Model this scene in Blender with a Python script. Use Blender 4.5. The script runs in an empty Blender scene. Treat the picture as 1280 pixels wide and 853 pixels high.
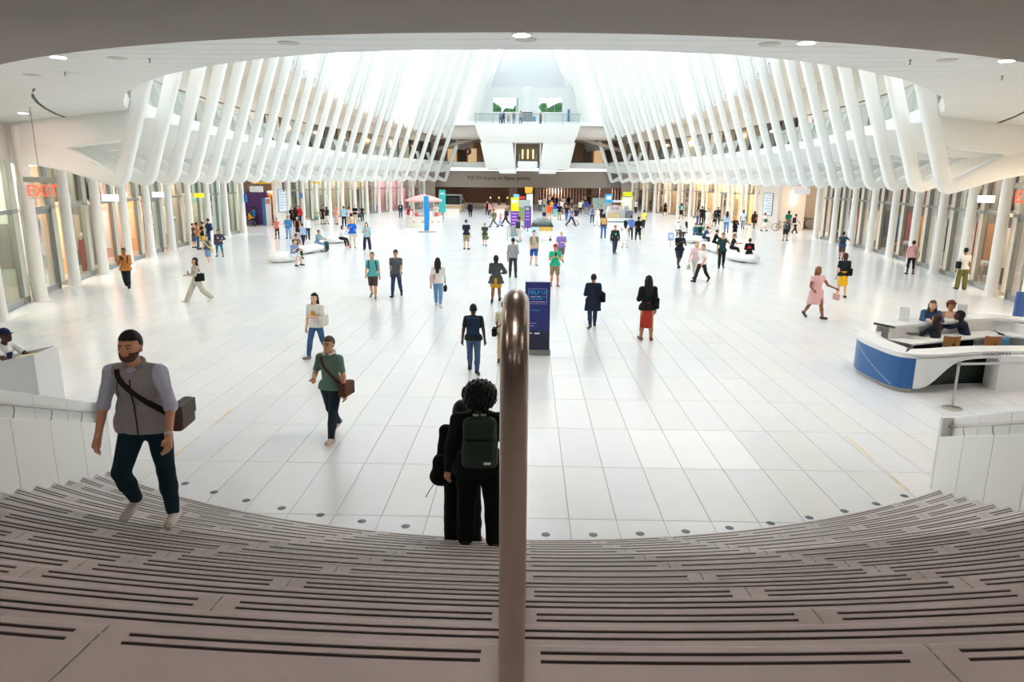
import bpy, bmesh, math, random
import numpy as np
from mathutils import Vector, Matrix, Euler

random.seed(7)
rng = np.random.RandomState(7)
scene = bpy.context.scene
COL = scene.collection

# ------------------------------------------------------------------ camera
F, PIT, YAW, ROL, EYE = 870.0, 0.227349, 0.020692, 0.008353, 4.35

def ray(px, py):
    u, v = px - 640.0, py - 426.5
    c, s = math.cos(-ROL), math.sin(-ROL)
    u, v = c * u - s * v, s * u + c * v
    x, up = u / F, -v / F
    c, s = math.cos(PIT), math.sin(PIT)
    yr, z = c + s * up, -s + c * up
    c, s = math.cos(YAW), math.sin(YAW)
    return Vector((c * x - s * yr, s * x + c * yr, z))

def onz(px, py, z=0.0):
    r = ray(px, py)
    return Vector((0, 0, EYE)) + r * ((z - EYE) / r.z)

def ony(px, py, Y):
    r = ray(px, py)
    return Vector((0, 0, EYE)) + r * (Y / r.y)

def onx(px, py, X):
    r = ray(px, py)
    return Vector((0, 0, EYE)) + r * (X / r.x)

cam_d = bpy.data.cameras.new('camera')
cam_d.sensor_width = 36.0
cam_d.sensor_fit = 'HORIZONTAL'
cam_d.lens = 36.0 * F / 1280.0
cam_d.clip_end = 600
cam = bpy.data.objects.new('camera', cam_d)
COL.objects.link(cam)
_f = ray(640, 426.5).normalized()
_r = (ray(641, 426.5) - ray(639, 426.5)).normalized()
_u = _r.cross(_f).normalized()
cam.matrix_world = Matrix(((_r.x, _u.x, -_f.x, 0), (_r.y, _u.y, -_f.y, 0), (_r.z, _u.z, -_f.z, EYE), (0, 0, 0, 1)))
scene.camera = cam

# ------------------------------------------------------------------ world, exposure
w = bpy.data.worlds.new('overcast_sky')
scene.world = w
w.use_nodes = True
bg = w.node_tree.nodes['Background']
bg.inputs[0].default_value = (0.90, 0.955, 1.0, 1)
bg.inputs[1].default_value = 1.0
vs = scene.view_settings
vs.view_transform = 'Standard'
vs.look = 'None'
vs.gamma = 1.0
vs.use_curve_mapping = False
vs.exposure = 1.98
STAIR_FILL = 5.5
cy = scene.cycles
cy.max_bounces = 10
cy.diffuse_bounces = 5
cy.glossy_bounces = 3
cy.transmission_bounces = 4
cy.transparent_max_bounces = 12
cy.sample_clamp_indirect = 6.0
cy.caustics_reflective = False
cy.caustics_refractive = False

# ------------------------------------------------------------------ materials
MATS = {}

def srgb(h):
    h = h.lstrip('#')
    c = [int(h[i:i + 2], 16) / 255 for i in (0, 2, 4)]
    return tuple(x / 12.92 if x <= .04045 else ((x + .055) / 1.055) ** 2.4 for x in c) + (1,)

def mat(key, color='#ffffff', rough=.6, spec=.5, metal=0.0, vary=.06, scale=6.0, emit=0.0, bump=0.0, alpha=None, per_object=0.0):
    """principled material with a little procedural variation"""
    if key in MATS:
        return MATS[key]
    m = bpy.data.materials.new(key)
    m.use_nodes = True
    nt = m.node_tree
    b = nt.nodes['Principled BSDF']
    b.inputs['Roughness'].default_value = rough
    b.inputs['Metallic'].default_value = metal
    b.inputs['Specular IOR Level'].default_value = spec
    col = srgb(color) if isinstance(color, str) else tuple(color)
    tc = nt.nodes.new('ShaderNodeTexCoord')
    no = nt.nodes.new('ShaderNodeTexNoise')
    no.inputs['Scale'].default_value = scale
    no.inputs['Detail'].default_value = 4
    nt.links.new(tc.outputs['Object'], no.inputs['Vector'])
    mx = nt.nodes.new('ShaderNodeMix')
    mx.data_type = 'RGBA'
    mx.inputs[6].default_value = tuple(max(0, c * (1 - vary)) for c in col[:3]) + (1,)
    mx.inputs[7].default_value = tuple(min(1, c * (1 + vary)) for c in col[:3]) + (1,)
    nt.links.new(no.outputs['Fac'], mx.inputs[0])
    out = mx.outputs[2]
    if per_object:
        oi = nt.nodes.new('ShaderNodeObjectInfo')
        mr = nt.nodes.new('ShaderNodeMapRange')
        mr.inputs[3].default_value = 1 - per_object
        mr.inputs[4].default_value = 1.0
        nt.links.new(oi.outputs['Random'], mr.inputs[0])
        mm = nt.nodes.new('ShaderNodeMix')
        mm.data_type = 'RGBA'
        mm.blend_type = 'MULTIPLY'
        mm.inputs[0].default_value = 1
        nt.links.new(out, mm.inputs[6])
        nt.links.new(mr.outputs[0], mm.inputs[7])
        out = mm.outputs[2]
    nt.links.new(out, b.inputs['Base Color'])
    if emit:
        b.inputs['Emission Color'].default_value = col
        b.inputs['Emission Strength'].default_value = emit
    if bump:
        bp = nt.nodes.new('ShaderNodeBump')
        bp.inputs['Strength'].default_value = bump
        bp.inputs['Distance'].default_value = .01
        n2 = nt.nodes.new('ShaderNodeTexNoise')
        n2.inputs['Scale'].default_value = scale * 12
        nt.links.new(tc.outputs['Object'], n2.inputs['Vector'])
        nt.links.new(n2.outputs['Fac'], bp.inputs['Height'])
        nt.links.new(bp.outputs['Normal'], b.inputs['Normal'])
    MATS[key] = m
    return m

def glass(key, tint='#e8f2f0', trans=.85, rough=.05):
    """thin architectural glass: mostly see-through with a sheen"""
    if key in MATS:
        return MATS[key]
    m = bpy.data.materials.new(key)
    m.use_nodes = True
    nt = m.node_tree
    nt.nodes.clear()
    o = nt.nodes.new('ShaderNodeOutputMaterial')
    t = nt.nodes.new('ShaderNodeBsdfTransparent')
    t.inputs[0].default_value = srgb(tint)
    g = nt.nodes.new('ShaderNodeBsdfGlossy')
    g.inputs['Color'].default_value = srgb(tint)
    g.inputs['Roughness'].default_value = rough
    fr = nt.nodes.new('ShaderNodeFresnel')
    fr.inputs[0].default_value = 1.45
    ma = nt.nodes.new('ShaderNodeMath')
    ma.operation = 'MULTIPLY_ADD'
    ma.inputs[1].default_value = .8
    ma.inputs[2].default_value = 1 - trans - .1 if trans < .9 else 0
    nt.links.new(fr.outputs[0], ma.inputs[0])
    mx = nt.nodes.new('ShaderNodeMixShader')
    nt.links.new(ma.outputs[0], mx.inputs[0])
    nt.links.new(t.outputs[0], mx.inputs[1])
    nt.links.new(g.outputs[0], mx.inputs[2])
    nt.links.new(mx.outputs[0], o.inputs[0])
    MATS[key] = m
    return m

def fab(color):
    return mat('fabric_' + color.lstrip('#'), color, rough=.85, spec=.2, vary=.14, scale=9)

def skinmat(color):
    return mat('skin_' + color.lstrip('#'), color, rough=.55, spec=.35, vary=.06, scale=14)

def hairmat(color):
    return mat('hair_' + color.lstrip('#'), color, rough=.6, spec=.35, vary=.3, scale=30)

WHITE = mat('white_paint', '#eeefec', rough=.55, vary=.02, scale=.6)
RIBW = mat('white_steel', '#eff1ee', rough=.5, vary=.02, scale=.5)
STEEL = mat('brushed_steel', '#b9b4ad', rough=.32, metal=1.0, vary=.08, scale=20)
DARK = mat('dark_metal', '#3a3a3c', rough=.5, vary=.1)
GREY = mat('grey_metal', '#9a9c98', rough=.45, metal=.6, vary=.05)

# ------------------------------------------------------------------ mesh helpers
def finish(o, parent=None, label=None, cat=None, group=None, kind=None):
    if parent is not None:
        o.parent = parent
    for k, v in (('label', label), ('category', cat), ('group', group), ('kind', kind)):
        if v:
            o[k] = v
    return o

def empty(name, loc=(0, 0, 0), rz=0.0, **kw):
    o = bpy.data.objects.new(name, None)
    COL.objects.link(o)
    o.location = loc
    o.rotation_euler = (0, 0, rz)
    o.empty_display_size = .2
    return finish(o, **kw)

class MB:
    """collects verts and faces for one mesh object"""
    def __init__(self):
        self.v, self.f, self.mi = [], [], []
    def add(self, vs, fs, mi=0):
        n = len(self.v)
        self.v += [tuple(x) for x in vs]
        self.f += [tuple(i + n for i in q) for q in fs]
        self.mi += [mi] * len(fs)
        return self
    def box(self, x0, x1, y0, y1, z0, z1, mi=0, xf=None):
        vs = [(x, y, z) for z in (z0, z1) for y in (y0, y1) for x in (x0, x1)]
        if xf:
            vs = [xf(Vector(p)) for p in vs]
        return self.add(vs, [(0, 2, 3, 1), (4, 5, 7, 6), (0, 1, 5, 4), (1, 3, 7, 5), (3, 2, 6, 7), (2, 0, 4, 6)], mi)
    def prism(self, poly, z0, z1, mi=0):
        n = len(poly)
        vs = [(p[0], p[1], z0) for p in poly] + [(p[0], p[1], z1) for p in poly]
        fs = [tuple(reversed(range(n))), tuple(range(n, 2 * n))] + [(i, (i + 1) % n, n + (i + 1) % n, n + i) for i in range(n)]
        return self.add(vs, fs, mi)
    def strip(self, a, b, mi=0):
        n = len(a)
        return self.add(list(a) + list(b), [(i, i + 1, n + i + 1, n + i) for i in range(n - 1)], mi)
    def lathe(self, prof, c=(0, 0, 0), n=20, mi=0, axis='z'):
        vs = []
        for r, z in prof:
            for k in range(n):
                a = 2 * math.pi * k / n
                p = (r * math.cos(a), r * math.sin(a), z)
                if axis == 'y':
                    p = (p[0], p[2], p[1])
                elif axis == 'x':
                    p = (p[2], p[0], p[1])
                vs.append((c[0] + p[0], c[1] + p[1], c[2] + p[2]))
        fs = []
        for i in range(len(prof) - 1):
            for k in range(n):
                k2 = (k + 1) % n
                fs.append((i * n + k, i * n + k2, (i + 1) * n + k2, (i + 1) * n + k))
        fs.append(tuple(reversed(range(n))))
        fs.append(tuple(range((len(prof) - 1) * n, len(prof) * n)))
        return self.add(vs, fs, mi)
    def tube(self, pts, r, n=8, mi=0, closed=False, flat=1.0):
        pts = [Vector(p) for p in pts]
        m = len(pts)
        rs = r if isinstance(r, (list, tuple)) else [r] * m
        vs = []
        ref = None
        for i, p in enumerate(pts):
            a = pts[(i - 1) % m] if (closed or i) else p
            b = pts[(i + 1) % m] if (closed or i < m - 1) else p
            t = (b - a).normalized()
            if ref is None:
                ref = Vector((0, 0, 1)) if abs(t.z) < .9 else Vector((0, 1, 0))
            s = t.cross(ref).normalized()
            ref = s.cross(t).normalized()
            for k in range(n):
                an = 2 * math.pi * k / n
                vs.append(p + s * (rs[i] * math.cos(an)) + ref * (rs[i] * flat * math.sin(an)))
        fs = []
        for i in range(m if closed else m - 1):
            j = (i + 1) % m
            for k in range(n):
                k2 = (k + 1) % n
                fs.append((i * n + k, i * n + k2, j * n + k2, j * n + k))
        if not closed:
            fs += [tuple(reversed(range(n))), tuple(range((m - 1) * n, m * n))]
        return self.add(vs, fs, mi)
    def mesh(self, name, mats, smooth=False, bevel=0.0):
        me = bpy.data.meshes.new(name)
        me.from_pydata([tuple(p) for p in self.v], [], self.f)
        for m in (mats if isinstance(mats, (list, tuple)) else [mats]):
            me.materials.append(m)
        if len(set(self.mi)) > 1 or (self.mi and self.mi[0]):
            me.polygons.foreach_set('material_index', self.mi)
        bm = bmesh.new()
        bm.from_mesh(me)
        bmesh.ops.recalc_face_normals(bm, faces=bm.faces)
        if bevel:
            bmesh.ops.bevel(bm, geom=[e for e in bm.edges if e.calc_face_angle(0) > .5], offset=bevel, segments=2, affect='EDGES', profile=.6)
        bm.to_mesh(me)
        bm.free()
        if smooth:
            me.shade_smooth()
            if smooth != 'all':
                me.set_sharp_from_angle(angle=math.radians(40))
        me.update()
        return me
    def obj(self, name, mats, parent=None, smooth=False, bevel=0.0, loc=None, rz=0.0, **kw):
        o = bpy.data.objects.new(name, self.mesh(name, mats, smooth, bevel))
        COL.objects.link(o)
        if loc is not None:
            o.location = loc
        if rz:
            o.rotation_euler = (0, 0, rz)
        return finish(o, parent, **kw)

def link(name, me, parent=None, loc=(0, 0, 0), rz=0.0, **kw):
    o = bpy.data.objects.new(name, me)
    COL.objects.link(o)
    o.location = loc
    o.rotation_euler = (0, 0, rz)
    return finish(o, parent, **kw)

def text(s, size, material, name, parent, M, align='CENTER', extrude=.005, spacing=1.0):
    cu = bpy.data.curves.new('t', 'FONT')
    cu.body = s
    cu.size = size
    cu.align_x = align
    cu.align_y = 'CENTER'
    cu.extrude = extrude
    cu.space_character = spacing
    cu.resolution_u = 2
    t = bpy.data.objects.new('t', cu)
    COL.objects.link(t)
    dg = bpy.context.evaluated_depsgraph_get()
    me = bpy.data.meshes.new_from_object(t.evaluated_get(dg))
    me.transform(M)
    me.name = name
    me.materials.clear()
    me.materials.append(material)
    bpy.data.objects.remove(t)
    bpy.data.curves.remove(cu)
    o = bpy.data.objects.new(name, me)
    COL.objects.link(o)
    return finish(o, parent)

def facing(loc, ang=0.0, tilt=0.0):
    """text matrix: upright, readable from -Y when ang = 0"""
    return Matrix.Translation(loc) @ Matrix.Rotation(ang, 4, 'Z') @ Matrix.Rotation(math.pi / 2 + tilt, 4, 'X')

# ------------------------------------------------------------------ implicit surfaces (smooth bodies, lumps)
def smin(a, b, k):
    h = np.clip(.5 + .5 * (b - a) / k, 0, 1)
    return b + (a - b) * h - k * h * (1 - h)

def nets(fn, lo, hi, cell):
    """surface nets of fn < 0 in a box"""
    lo = np.array(lo, float) - 2 * cell
    hi = np.array(hi, float) + 2 * cell
    n = np.maximum(np.ceil((hi - lo) / cell).astype(int), 3) + 1
    ax = [lo[i] + cell * np.arange(n[i]) for i in range(3)]
    X, Y, Z = np.meshgrid(*ax, indexing='ij')
    D = fn(X, Y, Z)
    ins = D < 0
    c = np.zeros(n - 1, int)
    corners = [(i, j, k) for i in (0, 1) for j in (0, 1) for k in (0, 1)]
    for i, j, k in corners:
        c += ins[i:n[0] - 1 + i, j:n[1] - 1 + j, k:n[2] - 1 + k]
    act = (c > 0) & (c < 8)
    idx = -np.ones(n - 1, int)
    ci = np.argwhere(act)
    if len(ci) == 0:
        return np.zeros((0, 3)), np.zeros((0, 4), int)
    idx[act] = np.arange(len(ci))
    acc = np.zeros((len(ci), 3))
    cnt = np.zeros(len(ci))
    for a in range(3):
        o1 = [b for b in range(3) if b != a]
        for u in (0, 1):
            for v in (0, 1):
                off = np.zeros(3, int)
                off[o1[0]], off[o1[1]] = u, v
                p = ci + off
                q = p.copy()
                q[:, a] += 1
                d0 = D[p[:, 0], p[:, 1], p[:, 2]]
                d1 = D[q[:, 0], q[:, 1], q[:, 2]]
                m = (d0 < 0) != (d1 < 0)
                t = d0[m] / (d0[m] - d1[m])
                pt = p[m].astype(float)
                pt[:, a] += t
                acc[m] += pt
                cnt[m] += 1
    V = lo + cell * acc / cnt[:, None]
    Fs = []
    for a in range(3):
        b, d = (a + 1) % 3, (a + 2) % 3
        sl0 = [slice(1, -1)] * 3
        sl0[a] = slice(0, -1)
        sl1 = [slice(1, -1)] * 3
        sl1[a] = slice(1, None)
        e = ins[tuple(sl0)] != ins[tuple(sl1)]
        w_ = np.argwhere(e)
        if len(w_) == 0:
            continue
        base = w_ + 1
        base[:, a] -= 1
        def at(db, dd):
            p = base.copy()
            p[:, b] += db
            p[:, d] += dd
            return idx[p[:, 0], p[:, 1], p[:, 2]]
        q = np.stack([at(-1, -1), at(0, -1), at(0, 0), at(-1, 0)], 1)
        p0 = base
        flip = ~ins[p0[:, 0], p0[:, 1], p0[:, 2]]
        q[flip] = q[flip][:, ::-1]
        Fs.append(q)
    return V, np.concatenate(Fs)

def net_mesh(name, fn, lo, hi, cell, material):
    V, Q = nets(fn, lo, hi, cell)
    me = bpy.data.meshes.new(name)
    me.vertices.add(len(V))
    me.vertices.foreach_set('co', V.ravel())
    me.loops.add(len(Q) * 4)
    me.loops.foreach_set('vertex_index', Q.ravel().astype(np.int32))
    me.polygons.add(len(Q))
    me.polygons.foreach_set('loop_start', np.arange(0, len(Q) * 4, 4, dtype=np.int32))
    me.polygons.foreach_set('use_smooth', np.ones(len(Q), bool))
    me.materials.append(material)
    me.update(calc_edges=True)
    return me

def cone(P, a, b, ra, rb, fy=1.0):
    """distance to a tapered limb from a to b; fy flattens it front to back"""
    X, Y, Z = P
    ax, ay, az = a
    bx, by, bz = b
    ux, uy, uz = bx - ax, by - ay, bz - az
    L = ux * ux + uy * uy + uz * uz + 1e-9
    t = np.clip(((X - ax) * ux + (Y - ay) * uy + (Z - az) * uz) / L, 0, 1)
    dx, dy, dz = X - ax - t * ux, (Y - ay - t * uy) / fy, Z - az - t * uz
    return (np.sqrt(dx * dx + dy * dy + dz * dz) - (ra + (rb - ra) * t)) * min(1, fy + .15)

def ell(P, c, r):
    X, Y, Z = P
    q = np.sqrt(((X - c[0]) / r[0]) ** 2 + ((Y - c[1]) / r[1]) ** 2 + ((Z - c[2]) / r[2]) ** 2)
    return (q - 1) * min(r)

def rbox(P, c, h, r):
    X, Y, Z = P
    dx, dy, dz = abs(X - c[0]) - h[0] + r, abs(Y - c[1]) - h[1] + r, abs(Z - c[2]) - h[2] + r
    return np.sqrt(np.maximum(dx, 0) ** 2 + np.maximum(dy, 0) ** 2 + np.maximum(dz, 0) ** 2) + np.minimum(np.maximum(dx, np.maximum(dy, dz)), 0) - r
# ------------------------------------------------------------------ plan of the hall
D0, DS, NB = 24.25, 3.58, 25            # first rib, rib spacing, number of ribs a side
def dpos(i): return D0 + DS * i
def tipx(d): return 19.7 - (.0033 if d < 66.5 else .0037) * (d - 66.5) ** 2
def colx(d): return 23.0 - (.0044 if d < 60 else .0034) * (d - 60) ** 2
LEAN = .344
SLAB0, SLAB1 = 6.55, 7.12
def archz(d):
    i = (d - D0) / DS
    return 11.6 - 1.65 * max(0, (i - 8)) / 16 + max(0, 8 - i) * .28

# ------------------------------------------------------------------ floor of marble tiles
TW, TD, TX, TY = .6208, 1.7233, -1.8865, 8.4291
def tilemat(k):
    m = mat('marble_%d' % k, ['#edeff1', '#eaecef', '#efefef', '#ebeceb', '#f8f8f8', '#e9ebee'][k], rough=.2, spec=.5, vary=.025, scale=2.2)
    return m
TM = [tilemat(k) for k in range(6)]
floor = MB().box(-45, 45, -9, 150, -.30, -.006).obj('floor', mat('joint_mortar', '#a5a6a8', rough=.8), kind='structure')
g = .0045
TMESH = []
for k in range(6):
    b = MB()
    x0, x1, y0, y1, e = g, TW - g, g, TD - g, .003
    b.add([(x0, y0, -.02), (x1, y0, -.02), (x1, y1, -.02), (x0, y1, -.02), (x0, y0, -e), (x1, y0, -e), (x1, y1, -e), (x0, y1, -e),
           (x0 + e, y0 + e, 0), (x1 - e, y0 + e, 0), (x1 - e, y1 - e, 0), (x0 + e, y1 - e, 0)],
          [(0, 1, 5, 4), (1, 2, 6, 5), (2, 3, 7, 6), (3, 0, 4, 7), (4, 5, 9, 8), (5, 6, 10, 9), (6, 7, 11, 10), (7, 4, 8, 11), (8, 9, 10, 11)])
    TMESH.append(b.mesh('floor_tile', TM[k]))
bright = {(8, 1), (7, 1), (6, 1)}        # three newer, whiter slabs
cells = []
for j in range(-1, 74):
    for i in range(-72, 73):
        x, y = TX + i * TW, TY + j * TD
        if j < 0 and math.hypot(x + TW / 2, y + TD - 18.94) > 11.9:
            continue
        if y > 60 and abs(x) > 36 or y < 60 and abs(x) > 30:
            continue
        px = 660 + 870 * (x + .3) / max(4, y * .974 + 1)
        near = -25 < px < 1305 and j <= 7 and y > 7
        cells.append((j, i, x, y, near))
stuff = MB()
n = 0
for j, i, x, y, near in cells:
    k = 4 if (i, j) in bright else rng.choice([0, 1, 2, 3, 5, 0, 2])
    if near and n < 300:
        link('floor_tile', TMESH[k], floor, (x, y, 0))
        n += 1
    else:
        stuff.add([(x + g, y + g, 0), (x + TW - g, y + g, 0), (x + TW - g, y + TD - g, 0), (x + g, y + TD - g, 0)], [(0, 1, 2, 3)], int(k))
stuff.obj('distant_floor_tiles', TM, floor, kind='stuff')
disc = MB().lathe([(.001, 0), (.052, 0), (.056, .002), (.05, .004), (.001, .004)], n=20).mesh('floor_disc', mat('disc_grey', '#5d646b', rough=.4, metal=.5), smooth=True)
for k in range(-9, 10):
    a = k * .6 / 10.94
    link('floor_disc', disc, floor, (10.94 * math.sin(a) - .02 + .3 * math.cos(a), 18.94 - 10.94 * math.cos(a), .0005))
stain = mat('rust_stain', '#d3c3a4', rough=.5, vary=.25, scale=5)
for pts in ([(197, 588), (222, 567), (246, 549), (272, 527), (290, 512)], [(1056, 545), (1078, 563), (1101, 583), (1118, 598), (1134, 613)]):
    P = [onz(*q) for q in pts]
    a = [p + Vector((-.018 - .014 * math.sin(i * 2.1), 0, .0012)) for i, p in enumerate(P)]
    b = [p + Vector((.02 + .016 * math.sin(i * 1.7 + 1), 0, .0012)) for i, p in enumerate(P)]
    MB().strip(a, b).obj('rust_stain', stain, floor)

# ------------------------------------------------------------------ stairs, arcs about (0, 18.94)
CY = 18.94
RISE, RUN, R1, NS = .164, .335, 11.34, 18
STONE = mat('stair_stone', '#cdc8c5', rough=.5, spec=.4, vary=.07, scale=3, bump=.15)
RISERM = mat('riser_stone', '#a9a19a', rough=.6, vary=.06)
GRIP = mat('grip_strip', '#3b322d', rough=.9, vary=.2, scale=40)
def wall_r(y): return 5.84 - .29 * (9.19 - y)
def wall_l(y): return -6.07 + .283 * (9.32 - y)
def side_angle(R, side):
    """angle (from -Y) at which an arc of radius R meets the side wall"""
    a = 0.0
    while a < 1.2:
        x, y = R * math.sin(a), CY - R * math.cos(a)
        if (side > 0 and x > wall_r(y) + .12) or (side < 0 and x > -wall_l(y) + .12):
            break
        a += .002
    return a
stairs = empty('stairs', (0, CY, 0), kind='structure')
def arc(R, a0, a1, z, n): return [(R * math.sin(a0 + (a1 - a0) * t / n), -R * math.cos(a0 + (a1 - a0) * t / n), z) for t in range(n + 1)]
def tread_mesh(R, a, z):
    b = MB()
    n = 6 if a < .12 else 20
    T = .055
    prof = [(RUN + .03, -T), (.004, -T), (0, -T + .01), (0, -.03), (.003, -.018), (.009, -.009), (.018, -.003), (.03, 0), (.05, 0), (.05, -.005), (.067, -.005), (.067, 0), (.09, 0), (.09, -.005), (.107, -.005), (.107, 0), (RUN + .03, 0)]
    rows = []
    for r, dz in prof:
        rows.append(arc(R + r, .003 / R, a - .003 / R, z + dz, n))
    for p, q in zip(rows, rows[1:] + rows[:1]):
        b.strip(p, q)
    for s in (0, n):
        b.add([r[s] for r in rows], [tuple(range(len(rows)))])
    # close the groove ends: the slots stop short of the joints
    ge = .09 / R
    for r0, r1 in ((.05, .067), (.09, .107)):
        for t0, t1 in ((.003 / R, ge), (a - ge, a - .003 / R)):
            b.strip(arc(R + r0, t0, t1, z + .0002, 1), arc(R + r1, t0, t1, z + .0002, 1))
    return b.mesh('tread', STONE)
def grip_mesh(R, a, z, r0):
    ge = .09 / R
    b = MB()
    b.strip(arc(R + r0, ge, a - ge, z - .0035, 20), arc(R + r0 + .017, ge, a - ge, z - .0035, 20))
    return b.mesh('grip_strip', GRIP)
PAN = 1.42
for k in range(1, NS + 1):
    R = R1 + (k - 1) * RUN
    z = RISE * k
    al, ar = side_angle(R, -1), side_angle(R, 1)
    MB().strip(arc(R + .02, -al, ar, z - .05, 40), arc(R + .02, -al, ar, z - RISE, 40)).obj('riser', RISERM, stairs)
    st = .0755 if k % 2 == 0 else .302
    joints = [(m + (.5 if k % 2 else 0.0)) * st - (.0 if k % 2 else .002) for m in range(-8, 9)]
    cuts = [-al] + [j for j in joints if -al + .01 < j < ar - .01] + [ar]
    cache = {}
    for a0, a1 in zip(cuts, cuts[1:]):
        key = round(a1 - a0, 4)
        if key not in cache:
            cache[key] = (tread_mesh(R, a1 - a0, z), grip_mesh(R, a1 - a0, z, .05), grip_mesh(R, a1 - a0, z, .09))
        me, g1, g2 = cache[key]
        t = link('tread', me, stairs, rz=a0)
        link('grip_strip', g1, t)
        link('grip_strip', g2, t)
# landing behind the top step and the solid mass under the flight
Rt = R1 + NS * RUN
MB().strip([(p[0], p[1] + CY, RISE * NS) for p in arc(Rt, -.3, .3, 0, 24)], [(p[0], -8.5, RISE * NS) for p in arc(Rt, -.3, .3, 0, 24)]).obj('landing_floor', STONE, kind='structure')

# parapets with a ledge and a tube handrail
def parapet(name, side, y_end, y_back, wx, z_led, z_top, slope):
    root = empty(name, (0, 0, 0), kind='structure')
    ny = 9
    ys = [y_end - (y_end - y_back) * t / ny for t in range(ny + 1)]
    s = side
    secs = []
    for i in range(ny):
        y0, y1 = ys[i], ys[i + 1]
        gap = .006
        ya, yb = y0 - (gap if i else 0), y1
        b = MB()
        for (lo, hi, o0, o1) in ((-.02, z_led, 0.0, .42), (z_led - .01, z_top, .16, .42)):
            vs = []
            for y in (ya, yb):
                x = wx(y)
                dz = slope * (y_end - y)
                zlo = lo if lo < 0 else lo + dz
                for (o, zz) in ((o0, zlo), (o1, zlo), (o1, hi + dz), (o0, hi + dz)):
                    vs.append((x + s * o, y, zz))
            b.add(vs, [(0, 1, 2, 3), (4, 5, 6, 7), (0, 1, 5, 4), (1, 2, 6, 5), (2, 3, 7, 6), (3, 0, 4, 7)])
        b.obj('wall_panel', WHITE, root, bevel=.012)
    b = MB()
    x = wx(y_end)
    b.box(min(x - s * .0, x + s * .42), max(x, x + s * .42), y_end - .01, y_end + .07, -.02, z_top + .0)
    b.obj('end_post', WHITE, root, bevel=.03, smooth=True)
    path = [(wx(y) + s * .07, y, (z_led + z_top) / 2 + slope * (y_end - y)) for y in [y_end - .03] + ys[1:]]
    path[0] = (path[0][0] + s * .05, y_end - .02, path[0][2])
    MB().tube(path, .021, n=12).obj('handrail', STEEL, root, smooth=True)
    for y in ys[1:]:
        for yy in (y + .25,):
            x, dz = wx(yy) + s * .07, slope * (y_end - yy)
            MB().tube([(x, yy, (z_led + z_top) / 2 + dz), (x, yy, (z_led + z_top) / 2 - .07 + dz), (x + s * .03, yy, z_led + dz - .01)], .008, n=6).obj('rail_bracket', STEEL, root)
    return root
parapet('stair_parapet', 1, 9.54, 1.2, wall_r, .82, 1.11, .384)
parapet('stair_parapet', -1, 9.5, 1.2, wall_l, .84, 1.16, .384)

# centre handrail: an oval steel post that bends over and runs down the flight
b = MB()
pts = [(-.022, 1.30, 2.90), (-.022, 1.30, 3.3), (-.022, 1.30, 3.7), (-.022, 1.30, 3.94)]
for t in range(1, 9):
    a = math.radians(114 * t / 8)
    pts.append((-.022, 1.30 + .13 - .13 * math.cos(a), 3.97 + .13 * math.sin(a)))
e = pts[-1]
pts += [(-.022, e[1] + u, e[2] - u * .465) for u in (.5, 1.5, 3, 4.5, 5.7)]
b.tube(pts, .028, n=20)
rail = empty('centre_handrail', (0, 0, 0), label='brushed steel handrail with a rounded bend rising at the middle of the stairs', cat='handrail')
BRONZE = mat('brushed_bronze_steel', '#c4b8ac', rough=.3, metal=1.0, vary=.1, scale=8)
b.obj('rail_tube', BRONZE, rail, smooth=True)
for u in (1.6, 3.1, 4.6):
    y = e[1] + u
    zt = e[2] - u * .465
    MB().tube([(-.022, y, zt), (-.022, y, zt - .95)], .02, n=10).obj('post', BRONZE, rail, smooth=True)

# ------------------------------------------------------------------ enclosure of the stair, ceilings
SHADE_TAUPE = mat('taupe_plaster', '#8d837c', rough=.8, vary=.05, scale=1.0, bump=.1)  # dim light over the stairs is painted into this darker tone
TUN = mat('tunnel_plaster', '#8f8a88', rough=.8, vary=.05)
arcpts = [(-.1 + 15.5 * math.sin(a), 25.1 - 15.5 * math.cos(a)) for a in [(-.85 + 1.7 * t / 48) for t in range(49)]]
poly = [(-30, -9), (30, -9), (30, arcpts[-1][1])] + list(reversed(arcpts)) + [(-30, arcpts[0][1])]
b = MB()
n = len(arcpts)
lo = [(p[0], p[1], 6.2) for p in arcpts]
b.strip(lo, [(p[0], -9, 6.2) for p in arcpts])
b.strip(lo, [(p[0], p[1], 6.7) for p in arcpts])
b.obj('ceiling_stairs', SHADE_TAUPE, kind='structure', smooth=True)
for s, nm in ((-1, 'wall_left_stairs'), (1, 'wall_right_stairs')):
    MB().box(min(s * 7.3, s * 7.6), max(s * 7.3, s * 7.6), -9, 7.4, 0, 6.7).obj(nm, TUN, kind='structure')
    MB().box(min(s * 7.6, s * 22), max(s * 7.6, s * 22), 7.1, 7.4, 0, 6.7).obj(nm.replace('stairs', 'return'), WHITE, kind='structure')
MB().box(-7.6, 7.6, -9.3, -9, 0, 6.7).obj('wall_back', TUN, kind='structure')

# unseen warm lights added behind and above the camera to brighten the steps
sl = MB().lathe([(.001, 0), (.2, 0)], n=20).mesh('lamp', [mat('stair_lamp', '#fff4ee', emit=STAIR_FILL, vary=0)])
q = 0
for ly in (-3.5, 0.5, 4.0):
    for lx in (-3.6, 0, 3.6):
        q += 1
        link('stair_downlight', sl, None, (lx, ly, 6.19), label='warm recessed downlight in the dark ceiling over the stairs, %s of nine' % ['first', 'second', 'third', 'fourth', 'fifth', 'sixth', 'seventh', 'eighth', 'ninth'][q - 1], cat='downlight', group='stair ceiling downlights')

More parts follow.
